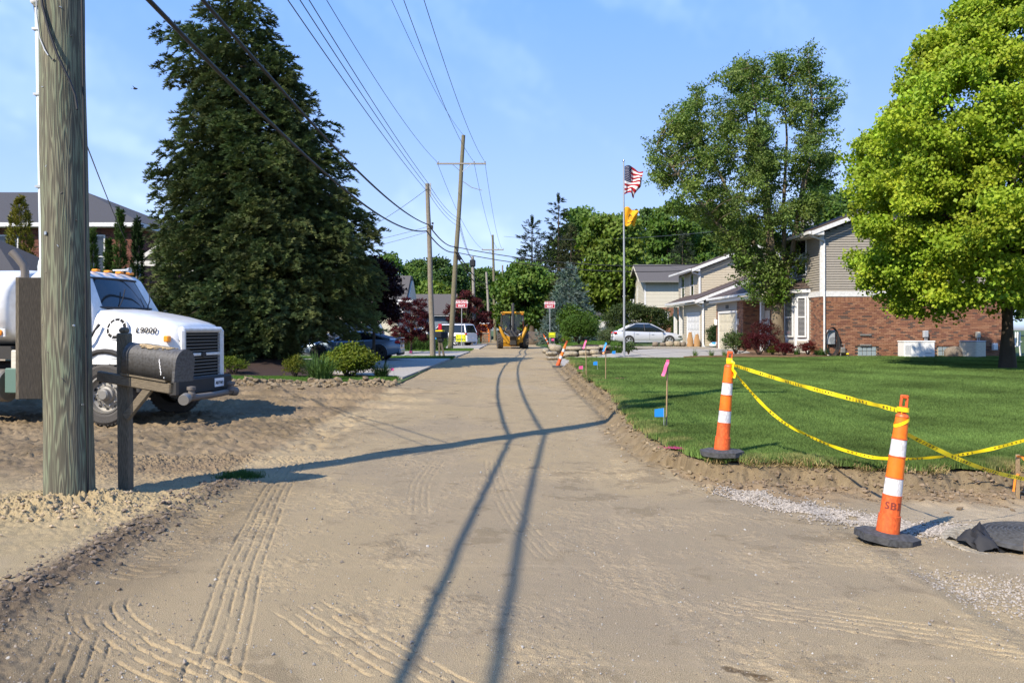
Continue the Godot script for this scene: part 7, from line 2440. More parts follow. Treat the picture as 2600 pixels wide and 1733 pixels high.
	for sd in [1.0, -1.0]:
		part("loader_arm", MB.new().tube([Vector3(0.62 * sd, 1.4, -1.2), Vector3(0.62 * sd, 1.1, -2.8), Vector3(0.62 * sd, 0.45, -3.6)], 0.10, 4), M.machine_yellow, t)
	part("loader_bucket", MB.new().prism(PackedVector2Array([Vector2(0, 0), Vector2(0.9, 0), Vector2(0.25, 0.12), Vector2(0.1, 0.5), Vector2(0.2, 0.85), Vector2(0, 0.85), Vector2(-0.12, 0.4)]), 2.4, Transform3D(Basis(Vector3(0, 0, -1), Vector3(0, 1, 0), Vector3(1, 0, 0)), Vector3(0.1, 0.08, -3.5))), M.machine_yellow, t)

# ---------------------------------------------------------------- things along the street
func channelizer(label: String, at: Vector3, tilt: Vector2, plate_tilt := false) -> Node3D:
	# tall orange channelizing cone on an eight-sided rubber base
	var t := thing("traffic_channelizer", label, "traffic cone", at, 0.0, "orange and white channelizer cones")
	var lean := Basis(Vector3.BACK, -tilt.x) * Basis(Vector3.RIGHT, tilt.y)
	var bb := lean if plate_tilt else Basis.IDENTITY
	var poly := PackedVector2Array()
	for k in 8:
		var a := TAU * (k + 0.5) / 8.0
		poly.append(Vector2(cos(a) * 0.235, sin(a) * 0.235))
	var base := MB.new()
	base.prism(poly, 0.05, Transform3D(bb * Basis(Vector3(1, 0, 0), Vector3(0, 0, -1), Vector3(0, 1, 0)), bb * Vector3(0, 0.026, 0)))
	base.lathe([Vector2(0.215, 0.05), Vector2(0.12, 0.066), Vector2(0.0, 0.066)], 8, Transform3D(bb * Basis(Vector3.UP, PI / 8), Vector3.ZERO))
	part("base", base, M.rubber, t)
	var o := Transform3D(lean, bb * Vector3(0, 0.05, 0))
	var seg := [["cuff", 0.0, 0.147, 0.085, 0.080, M.cone_orange], ["tube", 0.147, 0.295, 0.072, 0.069, M.cone_orange], ["white_band", 0.300, 0.430, 0.0670, 0.0635, M.sheet_white], ["orange_band", 0.435, 0.592, 0.0635, 0.0590, M.sheet_orange], ["white_band", 0.597, 0.728, 0.0580, 0.0540, M.sheet_white], ["orange_band", 0.733, 0.895, 0.0535, 0.0470, M.sheet_orange]]
	for q in seg:
		part(q[0], MB.new().lathe([Vector2(q[3] * 0.9, q[1]), Vector2(q[3], q[1]), Vector2(q[4], q[2]), Vector2(q[4] * 0.88, q[2] + 0.003)], 28, o), q[5], t)
	var ridge := MB.new()
	for q in [[0.297, 0.0705], [0.4325, 0.0665], [0.5945, 0.0625], [0.7305, 0.0575]]:
		ridge.lathe([Vector2(q[1] * 0.9, q[0] - 0.006), Vector2(q[1], q[0] - 0.004), Vector2(q[1], q[0] + 0.004), Vector2(q[1] * 0.9, q[0] + 0.006)], 28, o)
	part("ridge", ridge, M.cone_orange, t)
	part("shoulder", MB.new().lathe([Vector2(0.047, 0.893), Vector2(0.050, 0.90), Vector2(0.044, 0.915), Vector2(0.028, 0.925), Vector2(0.026, 0.955), Vector2(0, 0.956)], 20, o), M.cone_orange, t)
	var h := MB.new()
	for e in [-1.0, 1.0]:
		h.cbox(o * Vector3(0.022 * e, 1.005, 0), Vector3(0.013, 0.11, 0.03), 0.004, lean)
	h.cbox(o * Vector3(0, 1.052, 0), Vector3(0.058, 0.03, 0.03), 0.006, lean)
	h.cbox(o * Vector3(0, 0.965, 0), Vector3(0.056, 0.028, 0.032), 0.006, lean)
	part("handle", h, M.cone_orange, t)
	return t

func ribbon(pts: Array, wid: float, up: Vector3, twist := 0.0, phase := 0.0) -> MB:
	var b := MB.new()
	var rows := []
	for i in pts.size():
		var dir: Vector3 = (pts[mini(i + 1, pts.size() - 1)] - pts[maxi(i - 1, 0)]).normalized()
		var y := (up - dir * up.dot(dir)).normalized()
		y = y.rotated(dir, phase + twist * (sin(i * 0.55) * 0.6 + sin(i * 0.13 + 1.0) * 1.1))
		rows.append(PackedVector3Array([pts[i] - y * wid * 0.5, pts[i], pts[i] + y * wid * 0.5]))
	b.loft(rows, false)
	return b

func tape(label: String, pts: Array, wid: float, words: String) -> void:
	var c := Curve3D.new()
	c.bake_interval = 0.03
	for i in pts.size():
		var h: Vector3 = (pts[mini(i + 1, pts.size() - 1)] - pts[maxi(i - 1, 0)]) * 0.2
		c.add_point(pts[i], -h, h)
	var line := Array(c.get_baked_points())
	var t := thing("caution_tape", label, "tape", Vector3.ZERO, 0.0, "yellow caution tape")
	part("strip", ribbon(line, wid, Vector3(0, 0.9, 0.45), 0.25), M.tape, t)
	var b := MB.new()
	var total := c.get_baked_length()
	var s := 0.12
	var k := 0
	var glyph := {}
	while s < total - 0.06:
		var ch := words[k % words.length()]
		if ch != " ":
			if not glyph.has(ch): glyph[ch] = letters(ch, wid * 0.62, 0.001)
			var p := c.sample_baked(s)
			var dir := (c.sample_baked(minf(s + 0.02, total)) - c.sample_baked(maxf(s - 0.02, 0.0))).normalized()
			var y := (Vector3(0, 0.9, 0.45) - dir * Vector3(0, 0.9, 0.45).dot(dir)).normalized()
			y = y.rotated(dir, 0.25 * (sin(s / 0.03 * 0.55) * 0.6 + sin(s / 0.03 * 0.13 + 1.0) * 1.1))
			var z := dir.cross(y)
			b.add(glyph[ch], Transform3D(Basis(-dir, -y, z), p + z * 0.003 + y * wid * 0.02))
			b.add(glyph[ch], Transform3D(Basis(dir, -y, -z), p - z * 0.003 + y * wid * 0.02))
		s += wid * (1.15 if ch != " " else 1.6)
		k += 1
	part("print", b, M.ink, t)

func sign_plate(t: Node3D, at: Vector3, w: float, h: float, lines: Array, plate: Material, ink: Material, size: float) -> void:
	part("plate", MB.new().cbox(at, Vector3(w, h, 0.012), 0.004), plate, t)
	var edge := MB.new()
	for e in [-1.0, 1.0]:
		edge.box(at + Vector3(0, e * (h * 0.5 - 0.025), 0.009), Vector3(w - 0.03, 0.02, 0.004))
		edge.box(at + Vector3(e * (w * 0.5 - 0.025), 0, 0.009), Vector3(0.02, h - 0.07, 0.004))
	part("border", edge, ink, t)
	var b := MB.new()
	for i in lines.size():
		b.add(letters(lines[i], size, 0.006), Transform3D(Basis.IDENTITY, at + Vector3(0, ((lines.size() - 1) * 0.5 - i) * size * 1.32 - size * 0.02, 0.012)))
	part("lettering", b, ink, t)

func post(t: Node3D, a: Vector3, e: Vector3, w := 0.05) -> void:
	part("post", MB.new().box((a + e) * 0.5, Vector3(w, a.distance_to(e), 0.03), Basis.IDENTITY).box((a + e) * 0.5 + Vector3(w * 0.45, 0, 0.02), Vector3(w * 0.25, a.distance_to(e), 0.03)), M.galvanised, t)

func stake(label: String, at: Vector3, tall: float, bands: Array) -> void:
	var t := thing("survey_stake", label, "stake", at, 0.0, "wooden survey stakes")
	var tip := Vector3(rng.randf_range(-0.02, 0.02), tall, 0)
	part("stick", MB.new().tube([Vector3(0, -0.08, 0), tip], 0.012, 4), M.stake_wood, t)
	for q in bands:
		var p := Vector3.ZERO.lerp(tip, q[0])
		var r := ribbon([p + Vector3(0.0, 0.0, 0.02), p + Vector3(-0.03, -0.06, 0.035), p + Vector3(-0.045, -0.13, 0.03), p + Vector3(-0.075, -0.19, 0.05)], 0.045, Vector3(1, 0.2, 0.3))
		r.loft([PackedVector3Array([p + Vector3(-0.02, -0.02, 0.018), p + Vector3(0.02, -0.02, 0.018)]), PackedVector3Array([p + Vector3(-0.02, 0.03, 0.018), p + Vector3(0.02, 0.03, 0.018)])], false)
		part("ribbon", r, q[1], t)

func pin_flag(label: String, at: Vector3, tall: float, m: Material, size: float, dirx := -1.0) -> void:
	var t := thing("marking_flag", label, "flag", at, 0.0, "small utility marking flags")
	part("wire", MB.new().tube([Vector3(0, -0.05, 0), Vector3(0, tall, 0)], 0.004, 5), M.grey_metal, t)
	part("flag", MB.new().quad_panel(Vector3(0, tall - size, 0), Vector3(0, tall, 0), Vector3(dirx * size * 1.1, tall - size * 0.12, size * 0.25), Vector3(dirx * size * 1.15, tall - size * 0.95, size * 0.5)), m, t)

func boulder(called: String, t: Node3D, at: Vector3, r: Vector3, sd: float, m: Material) -> MeshInstance3D:
	var b := MB.new()
	var rings := []
	for i in 9:
		var a := PI * i / 8.0
		var ring := PackedVector3Array()
		for j in 14:
			var f := TAU * j / 14
			var d := Vector3(sin(a) * cos(f), -cos(a), -sin(a) * sin(f))
			# flatten towards a worn block
			var q := d / maxf(maxf(absf(d.x), absf(d.y)), absf(d.z))
			d = d.lerp(q, 0.38)
			var w := 1.0 + 0.13 * n2.get_noise_3d(d.x * 0.7 + sd * 3.0, d.y * 0.7, d.z * 0.7) + 0.22 * n1.get_noise_3d(d.x * 2.0 + sd * 7.0, d.y * 2.0, d.z * 2.0)
			ring.append(at + d * r * w)
		rings.append(ring)
	b.loft(rings, true, false)
	return part(called, b, m, t)

func cloth_mesh(w: float, h: float, nx: int, ny: int, shape: Callable) -> ArrayMesh:
	var b := MB.new()
	var rows := []
	for j in ny + 1:
		var row := PackedVector3Array()
		for i in nx + 1:
			row.append(shape.call(float(i) / nx, float(j) / ny))
		rows.append(row)
	b.loft(rows, false)
	# uv: u along the fly, v down the hoist
	var k := 0
	for j in ny:
		for i in nx:
			var u0 := float(i) / nx
			var u1 := float(i + 1) / nx
			var v0 := float(j) / ny
			var v1 := float(j + 1) / ny
			for q in [Vector2(u0, v0), Vector2(u1, v1), Vector2(u1, v0), Vector2(u0, v0), Vector2(u0, v1), Vector2(u1, v1)]:
				b.uv[k] = q
				k += 1
	return b.commit()

func build_flags() -> void:
	var base := Vector3((1585.0 - 1300.0) / F * 37.0, 0.42, -37.0)
	var t := thing("flagpole", "tall slender metal flagpole in front of the silver car", "flagpole", base)
	part("pole", MB.new().tube([Vector3(0, -0.1, 0), Vector3(0, 4.0, 0), Vector3(-0.03, 8.6, 0)], [0.052, 0.045, 0.03], 14), M.galvanised, t)
	part("finial", MB.new().ball(Vector3(-0.03, 8.66, 0), Vector3(0.055, 0.055, 0.055), 10), M.chrome, t)
	# the stars and stripes, streaming and folded by the wind
	var im := Image.create(380, 200, false, Image.FORMAT_RGB8)
	var red := Color(0.62, 0.06, 0.12)
	for y in 200:
		var c := red if int(y * 13 / 200.0) % 2 == 0 else Color(0.86, 0.86, 0.86)
		im.fill_rect(Rect2i(0, y, 380, 1), c)
	im.fill_rect(Rect2i(0, 0, 152, 108), Color(0.07, 0.09, 0.26))
	for r in 9:
		for k in (6 if r % 2 == 0 else 5):
			var sx := 12 + k * 25 + (0 if r % 2 == 0 else 13)
			var sy := 10 + r * 11
			im.fill_rect(Rect2i(sx - 3, sy - 1, 7, 3), Color(0.9, 0.9, 0.9))
			im.fill_rect(Rect2i(sx - 1, sy - 3, 3, 7), Color(0.9, 0.9, 0.9))
	var fm := mat("national_flag", Color(1, 1, 1), 0.8)
	fm.albedo_texture = ImageTexture.create_from_image(im)
	fm.backlight_enabled = true
	fm.backlight = Color(0.5, 0.5, 0.5)
	var shape := func(u: float, v: float) -> Vector3:
		var x := 0.05 + u * 0.80 - 0.10 * v * u - 0.28 * u * smoothstep(0.55, 0.9, v)
		var y := 8.42 - v * 1.22 - 0.26 * u * u + 0.05 * sin(u * 6.0 + v * 5.0) + 0.10 * u * v
		var z := 0.22 * sin(u * 7.5 + v * 3.0) * u + 0.14 * sin(u * 13.0 - v * 6.0) * u
		return base + Vector3(x - 0.03, y, z)
	var f := obj("national_flag", cloth_mesh(1.9, 1.2, 26, 18, shape), fm)
	tag(f, "flag with red and white stripes flying from the top of the flagpole", "flag")
	var im2 := Image.create(240, 160, false, Image.FORMAT_RGB8)
	im2.fill(Color(0.93, 0.66, 0.08))
	for k in 700:
		var s := k / 700.0
		var a := s * TAU * 2.6
		var r := 34.0 * (1.0 - s * 0.75)
		var p := Vector2(112 + cos(a) * r * 1.15, 88 + sin(a) * r * 0.55 - s * 40.0)
		im2.fill_rect(Rect2i(int(p.x) - 3, int(p.y) - 3, 6, 6), Color(0.24, 0.20, 0.06))
	im2.fill_rect(Rect2i(58, 128, 120, 9), Color(0.20, 0.16, 0.05))
	var ym := mat("yellow_flag", Color(1, 1, 1), 0.8)
	ym.albedo_texture = ImageTexture.create_from_image(im2)
	ym.backlight_enabled = true
	ym.backlight = Color(0.5, 0.5, 0.4)
	var shape2 := func(u: float, v: float) -> Vector3:
		var x := 0.045 + u * 0.60 - 0.14 * u * v
		var y := 6.58 - v * 0.80 - 0.22 * u * u * (1.0 - v) + 0.04 * sin(u * 8.0 + v * 3.0)
		var z := 0.14 * sin(u * 8.0 + v * 4.0) * u
		return base + Vector3(x - 0.02, y, z)
	tag(obj("yellow_flag", cloth_mesh(0.9, 0.6, 20, 12, shape2), ym), "small yellow flag with a dark coiled emblem below the striped flag", "flag")

func mailbox_near() -> void:
	var at := Vector3(-3.75, 0.0, -8.0)
	var t := thing("mailbox", "dented black mailbox on a weathered wooden post beside the near pole", "mailbox", at)
	part("post", MB.new().cbox(Vector3(0.0, 0.74, 0), Vector3(0.115, 1.62, 0.105), 0.012, Basis(Vector3.BACK, 0.01)).cbox(Vector3(-0.01, 1.575, 0), Vector3(0.085, 0.06, 0.075), 0.02), M.old_wood, t)
	# arm runs from the post towards the road
	var dir := Vector3(0.93, 0.0, 0.36).normalized()
	var arm := Basis(dir, Vector3.UP, dir.cross(Vector3.UP)) * Basis(Vector3.BACK, -0.11)
	part("arm", MB.new().cbox(arm * Vector3(0.16, 0.0, 0) + Vector3(0, 1.10, 0.07), Vector3(0.92, 0.10, 0.055), 0.01, arm), M.old_wood_flat, t)
	part("shelf", MB.new().cbox(arm * Vector3(0.32, 0.068, 0) + Vector3(0, 1.10, 0.0), Vector3(0.56, 0.026, 0.22), 0.006, arm), M.old_wood_flat, t)
	var br := Basis(dir, Vector3.UP, dir.cross(Vector3.UP)) * Basis(Vector3.BACK, 0.78)
	part("brace", MB.new().cbox(Vector3(0, 0.84, 0.06) + dir * 0.20 + Vector3(0, 0.05, 0), Vector3(0.42, 0.085, 0.045), 0.008, br), M.old_wood_flat, t)
	# box: tunnel shell, dented
	var box := Node3D.new()
	box.name = "box"
	t.add_child(box)
	var rings := []
	for k in 13:
		var f := k / 12.0
		var ring := PackedVector3Array()
		var dentk := 0.018 * sin(f * 7.0) + 0.012 * sin(f * 17.0 + 1.0)
		ring.append(Vector3(0.055 + f * 0.64, 0.082, -0.115))
		for j in 15:
			var a := PI * j / 14.0
			var w := 1.0 + dentk * sin(a * 2.0) + 0.03 * n2.get_noise_2d(f * 2.0, a * 0.8)
			ring.append(Vector3(0.055 + f * 0.64, 0.255 + sin(a) * 0.115 * w, -cos(a) * 0.115 * (0.75 + 0.25 * w)))
		ring.append(Vector3(0.055 + f * 0.64, 0.082, 0.115))
		rings.append(ring)
	for ring in rings:
		for i in ring.size(): ring[i] = arm * ring[i] + Vector3(0, 1.10, 0)
	part("shell", MB.new().loft(rings, true, true), M.mailbox_black, box)
	var door := MB.new()
	var poly := PackedVector2Array([Vector2(-0.122, 0.075)])
	for j in 15:
		var a := PI * j / 14.0
		poly.append(Vector2(-cos(a) * 0.123, 0.255 + sin(a) * 0.125))
	poly.append(Vector2(0.122, 0.075))
	door.prism(poly, 0.03, Transform3D(arm * Basis(Vector3(0, 0, -1), Vector3(0, 1, 0), Vector3(1, 0, 0)), arm * Vector3(0.70, 0, 0) + Vector3(0, 1.10, 0)))
	part("door", door, M.mailbox_black, box)
	# caked sand dried onto the lid
	var cake := MB.new()
	for k in 1100:
		var f := rng.randf_range(0.22, 0.80)
		var a := PI * rng.randf_range(0.40, 0.76)
		if n2.get_noise_2d(f * 5.0, a * 2.0) + (0.35 - absf(a - PI * 0.52) * 0.75) - absf(f - 0.45) * 0.9 < 0.0: continue
		var p := arm * Vector3(0.055 + f * 0.64, 0.255 + sin(a) * 0.117, -cos(a) * 0.116) + Vector3(0, 1.10, 0)
		cake.ball(p, Vector3(0.020, 0.006, 0.018) * rng.randf_range(0.5, 1.4), 6)
	part("caked_sand", cake, M.sand_cake, box)
	part("rivet", MB.new().ball(arm * Vector3(0.59, 0.10, 0.118) + Vector3(0, 1.10, 0), Vector3(0.009, 0.009, 0.006), 8), M.galvanised, box)
	var scr := MB.new()
	for k in 5:
		var f := 0.515 + k * 0.008
		var p := arm * Vector3(f, 0.25 - k * 0.028, 0.118) + Vector3(0, 1.10, 0)
		scr.box(p, Vector3(0.007, 0.034, 0.002), arm)
	part("scratch", scr, M.sign_white, box)

func build_street_things() -> void:
	mailbox_near()
	build_flags()
	# channelizers and tape
	var g1 := lawn_h(2.27, 8.95)
	var c1 := Vector3(2.25, g1 + 0.03, -8.85)
	channelizer("upright orange and white channelizer on the torn lawn edge, tape knotted to its handle", c1, Vector2(0.085, 0.0))
	var c2 := Vector3(2.86, dirt(2.86, 6.3) + 0.015, -6.3)
	var d2 := channelizer("channelizer with letters SBI on its lower tube, leaning on a tilted rubber base", c2, Vector2(0.125, 0.0), true)
	part("stencil", stencil(c2), M.stencil, d2)
	channelizer("channelizer leaning hard beside the concrete drive", Vector3((1416.0 - 1300.0) / F * 33.0, 0.03, -33.0), Vector2(0.36, 0.0))
	channelizer("channelizer tipped over towards the road behind the rock wall", Vector3(3.12, 0.10, -69.0), Vector2(-0.5, 0.0))
	channelizer("small distant channelizer at the end of the road by the soil heap", Vector3(2.9, 0.05, -92.0), Vector2(0.0, 0.0))
	var L1 := c1 + Vector3(0.085, 1.03, 0)
	var L2 := c2 + Vector3(0.125, 1.0, 0)
	tape("yellow tape pulled taut between the two nearest channelizers", [L1 + Vector3(0.02, -0.06, 0.02), L1.lerp(L2, 0.5) + Vector3(0, -0.055, 0.02), L2 + Vector3(-0.02, -0.015, 0.03)], 0.036, "NOITUAC   ")
	tape("yellow tape drooping low in front of the lawn", [px(1864, 945, 8.9), px(1960, 1048, 8.75), px(2050, 1104, 8.5), px(2170, 1150, 8.25), px(2270, 1164, 8.05), px(2400, 1158, 7.9), px(2500, 1143, 7.8), px(2600, 1118, 7.75), px(2720, 1085, 7.7)], 0.034, "NOITUAC   ")
	tape("yellow tape slanting from the leaning channelizer down to the far stake", [px(2303, 1102, 6.35), px(2430, 1163, 6.6), px(2520, 1196, 6.85), px(2610, 1217, 7.2), px(2720, 1235, 7.4)], 0.034, "NOITUAC   ")
	var knot := thing("tape_knot", "bunched loose tape ends tied to the upright channelizer", "tape", Vector3.ZERO, 0.0, "yellow caution tape")
	var kb := MB.new()
	for q in [[-0.02, 0.0, 0.035], [0.02, -0.03, 0.04], [0.04, -0.05, 0.03]]:
		var p: Vector3 = L1 + Vector3(q[0], -0.05 + q[1], q[2])
		kb.v.append_array(ribbon([p + Vector3(-0.01, 0.05, 0), p + Vector3(0.015, 0.0, 0.02), p + Vector3(-0.005, -0.07, 0.015), p + Vector3(0.02, -0.13, 0.03)], 0.03, Vector3(1, 0, 0.4), 0.6).v)
	kb = MB.new()
	for q in [[0.0, 0.03, 0.5], [0.015, 0.04, -0.4], [0.03, 0.035, 1.2]]:
		var p: Vector3 = L1 + Vector3(q[0], -0.05, q[1])
		var r := ribbon([p + Vector3(-0.03, 0.04, -0.02), p + Vector3(0.012, 0.01, 0.012), p + Vector3(-0.005, -0.05, 0.015), p + Vector3(0.03, -0.10, 0.01), p + Vector3(0.012, -0.15, 0.02)], 0.03, Vector3(1, 0, 0.4), 0.5, q[2])
		for i in r.v.size(): kb.vert(r.v[i], r.n[i])
	kb.lathe([Vector2(0.036, -0.03), Vector2(0.038, 0.0), Vector2(0.034, 0.03)], 12, Transform3D(Basis.IDENTITY, L1 + Vector3(0, -0.02, 0)))
	part("loops", kb, M.tape, knot)
	var wrap := thing("tape_wrap", "tape wound round the neck of the leaning channelizer", "tape", Vector3.ZERO, 0.0, "yellow caution tape")
	var wb := MB.new()
	var lean := Basis(Vector3.BACK, -0.125)
	for q in [[0.995, 0.045, 0.0, 0.034], [0.90, 0.054, 0.3, 0.024]]:
		var ring := []
		for k in 21:
			var a := TAU * k / 20
			ring.append(c2 + lean * Vector3(cos(a) * q[1], 0.05 + q[0] - 0.04 + q[2] * cos(a) * 0.12, sin(a) * q[1]))
		var r := ribbon(ring, q[3], Vector3.UP)
		for i in r.v.size(): wb.vert(r.v[i], r.n[i])
	part("loops", wb, M.tape, wrap)
	# stakes and marking flags
	var sy := lawn_h(2.1, 11.3)
	stake("wooden stake with pink ribbon and a blue flag on the near lawn", Vector3((1692.0 - 1300.0) / F * 11.3, sy, -11.3), 0.94, [[0.98, M.pink]])
	pin_flag("blue marking flag leaning on the near lawn's wooden stake", Vector3((1686.0 - 1300.0) / F * 11.2, sy - 0.02, -11.2), 0.32, M.flag_blue, 0.12)
	stake("wooden stake with an orange and blue ribbon by the flagpole", Vector3((1538.0 - 1300.0) / F * 20.2, lawn_h(2.3, 20.2), -20.2), 0.92, [[0.99, M.flag_blue], [0.93, M.orange_panel]])
	stake("wooden stake with a pink ribbon in front of the rock wall", Vector3((1489.0 - 1300.0) / F * 21.5, 0.28, -21.5), 1.0, [[0.97, M.pink]])
	pin_flag("blue marking flag on the lawn between the two far stakes", Vector3((1517.0 - 1300.0) / F * 24.0, lawn_h(2.5, 24.0), -24.0), 0.28, M.flag_blue, 0.11)
	pin_flag("blue marking flag at the edge of the concrete drive", Vector3((1563.0 - 1300.0) / F * 31.5, lawn_h(3.9, 31.5), -31.5), 0.34, M.flag_blue, 0.12)
	pin_flag("pink marking flag beside the corner of the concrete drive", Vector3((1000.0 - 1300.0) / F * 25.4, 0.03, -25.4), 0.34, M.pink, 0.09)
	pin_flag("pink marking flag in the grass behind the blue car", Vector3((1046.0 - 1300.0) / F * 42.5, 0.03, -42.5), 0.40, M.pink, 0.12)
	pin_flag("pink marking flag by the toppled channelizer", Vector3((1407.0 - 1300.0) / F * 67.0, 0.15, -67.0), 0.6, M.pink, 0.2)
	pin_flag("pink marking flag low in the lawn's far corner", Vector3((1480.0 - 1300.0) / F * 23.2, lawn_h(2.2, 23.0), -23.2), 0.2, M.pink, 0.1)
	pin_flag("pink marking flag in front of the round bush", Vector3((1436.0 - 1300.0) / F * 44.8, 0.7, -44.8), 0.35, M.pink, 0.15)
	var st := thing("survey_stake", "stout stake with orange ribbons in the clean sand", "stake", Vector3((2585.0 - 1300.0) / F * 7.9, -0.06, -7.9), 0.0, "wooden survey stakes")
	part("stick", MB.new().cbox(Vector3(0, 0.2, 0), Vector3(0.036, 0.50, 0.02), 0.003), M.stake_wood, st)
	part("ribbon", ribbon([Vector3(-0.015, 0.43, 0.014), Vector3(0.0, 0.435, 0.02), Vector3(0.03, 0.43, 0.02), Vector3(0.05, 0.40, 0.03)], 0.02, Vector3.UP), M.orange_panel, st)
	part("ribbon", ribbon([Vector3(0.02, 0.26, 0.014), Vector3(-0.01, 0.265, 0.02), Vector3(-0.035, 0.23, 0.02), Vector3(-0.055, 0.10, 0.025)], 0.02, Vector3(1, 0, 0.2)), M.orange_panel, st)
	manhole()
	road_signs()
	right_side()
	left_side()

func stencil(c2: Vector3) -> MB:
	# the painted letters follow the curve of the tube
	var b := MB.new()
	var lean := Basis(Vector3.BACK, -0.125)
	var word := "SBI"
	for k in 3:
		var a := PI * 0.5 - (k - 1) * 0.62 + 0.22
		var p := Vector3(cos(a) * 0.0712, 0.05 + 0.222, sin(a) * 0.0712)
		var z := Vector3(cos(a), 0, sin(a))
		var x := Vector3.UP.cross(z)
		b.add(letters(word[k], 0.055, 0.003, 700), Transform3D(lean * Basis(x, Vector3.UP, z), lean * p))
	return b

func manhole() -> void:
	var o := Vector3(3.92, -0.03, -6.15)
	var r := thing("manhole_ring", "pale sanded manhole collar set in the ground beside the leaning channelizer", "manhole", o)
	part("collar", MB.new().lathe([Vector2(0.65, -0.1), Vector2(0.645, 0.012), Vector2(0.63, 0.018), Vector2(0.56, 0.016), Vector2(0.55, 0.008), Vector2(0.42, 0.004), Vector2(0.40, -0.1)], 36), M.limestone, r)
	var t := thing("manhole_cover", "ribbed black rubber cover lying over the manhole collar", "cover", o + Vector3(0.02, 0.04, 0))
	var prof := [Vector2(0.0, 0.085)]
	for k in 9:
		var q := 0.09 + k * 0.037
		prof.append(Vector2(q, 0.085 - q * 0.1))
		prof.append(Vector2(q + 0.006, 0.097 - q * 0.1))
		prof.append(Vector2(q + 0.016, 0.097 - q * 0.1))
		prof.append(Vector2(q + 0.022, 0.085 - q * 0.1))
	prof.append_array([Vector2(0.43, 0.035), Vector2(0.44, 0.01), Vector2(0.42, 0.0)])
	prof.reverse()
	part("disc", MB.new().lathe(prof, 40), M.rubber, t)
	var f := thing("black_sheet", "crumpled black plastic sheeting bunched beside the manhole cover", "plastic sheet", o + Vector3(-0.47, 0.03, 0.02))
	var rows := []
	for j in 13:
		var row := PackedVector3Array()
		for i in 19:
			var x := (i / 18.0 - 0.5) * 0.26
			var z := (j / 12.0 - 0.5) * 0.36
			var e := 1.0 - pow(Vector2(x / 0.13, z / 0.18).length(), 2.0)
			var y := maxf(-0.02, 0.16 * e * (0.5 + 0.8 * n2.get_noise_2d(x * 6.0, z * 6.0 + 4.0)) + 0.02 * n3.get_noise_2d(x * 1.2, z * 1.2) + 0.02)
			row.append(Vector3(x * 0.8 + 0.07 * n2.get_noise_2d(x * 4.0, z * 4.0), y, z))
		rows.append(row)
	part("sheet", MB.new().loft(rows, false), M.fabric_black, f)
	var w := thing("wood_wedge", "short pale wooden block holding down the black sheet", "wood block", o + Vector3(-0.30, 0.03, 0.40), 0.5)
	part("block", MB.new().prism(PackedVector2Array([Vector2(-0.055, 0.0), Vector2(0.055, -0.01), Vector2(0.06, 0.10), Vector2(0.02, 0.145), Vector2(-0.05, 0.12)]), 0.045), M.stake_wood, w)

func road_signs() -> void:
	for q in [["red wrong way sign on a metal post in front of the tall leaning pole", px(1172, 884, 64.5), 0.0], ["red wrong way sign on a metal post in front of the blue spruce", px(1396, 877, 74.0), 1.0]]:
		var at: Vector3 = q[1]
		at.y = 0.05
		var t := thing("wrong_way_sign", q[0], "road sign", at, 0.0, "wrong way signs")
		var y := 3.72 if q[2] == 0.0 else 3.92
		post(t, Vector3(0, -0.1, 0), Vector3(0, y, -0.03))
		sign_plate(t, Vector3(0, y - 0.30, 0.02), 0.914, 0.61, ["WRONG", "WAY"], M.sign_red, M.sign_white, 0.195)
	for q in [["yellow wires sign on a low stand behind the first wrong way post", px(1170, 858, 66.0), 0.80], ["yellow wires sign on a low stand beside the toppled channelizer", px(1402, 850, 71.0), 0.58]]:
		var at: Vector3 = q[1]
		var y0: float = at.y
		at.y = 0.05
		var t := thing("wires_sign", q[0], "road sign", at, 0.0, "yellow wires signs")
		var w: float = q[2]
		sign_plate(t, Vector3(0, y0 - 0.05, 0), w, w * 0.76, [" ", "WIRES"], M.sign_yellow, M.ink, w * 0.21)
		var ar := MB.new()
		for e in [-1.0, 1.0]:
			ar.prism(PackedVector2Array([Vector2(-0.02, 0), Vector2(0.02, 0), Vector2(0.02, 0.1), Vector2(0.06, 0.1), Vector2(0, 0.2), Vector2(-0.06, 0.1), Vector2(-0.02, 0.1)]), 0.006, Transform3D(Basis.IDENTITY.scaled(Vector3(w, w, 1)), Vector3(e * w * 0.34, y0 - 0.05 + w * 0.06, 0.012)))
		part("arrow", ar, M.ink, t)
		for e in [-1.0, 1.0]:
			part("leg", MB.new().tube([Vector3(e * w * 0.3, -0.05, 0.0), Vector3(e * w * 0.3, y0 - 0.05 - w * 0.3, -0.01)], 0.02, 5), M.galvanised, t)

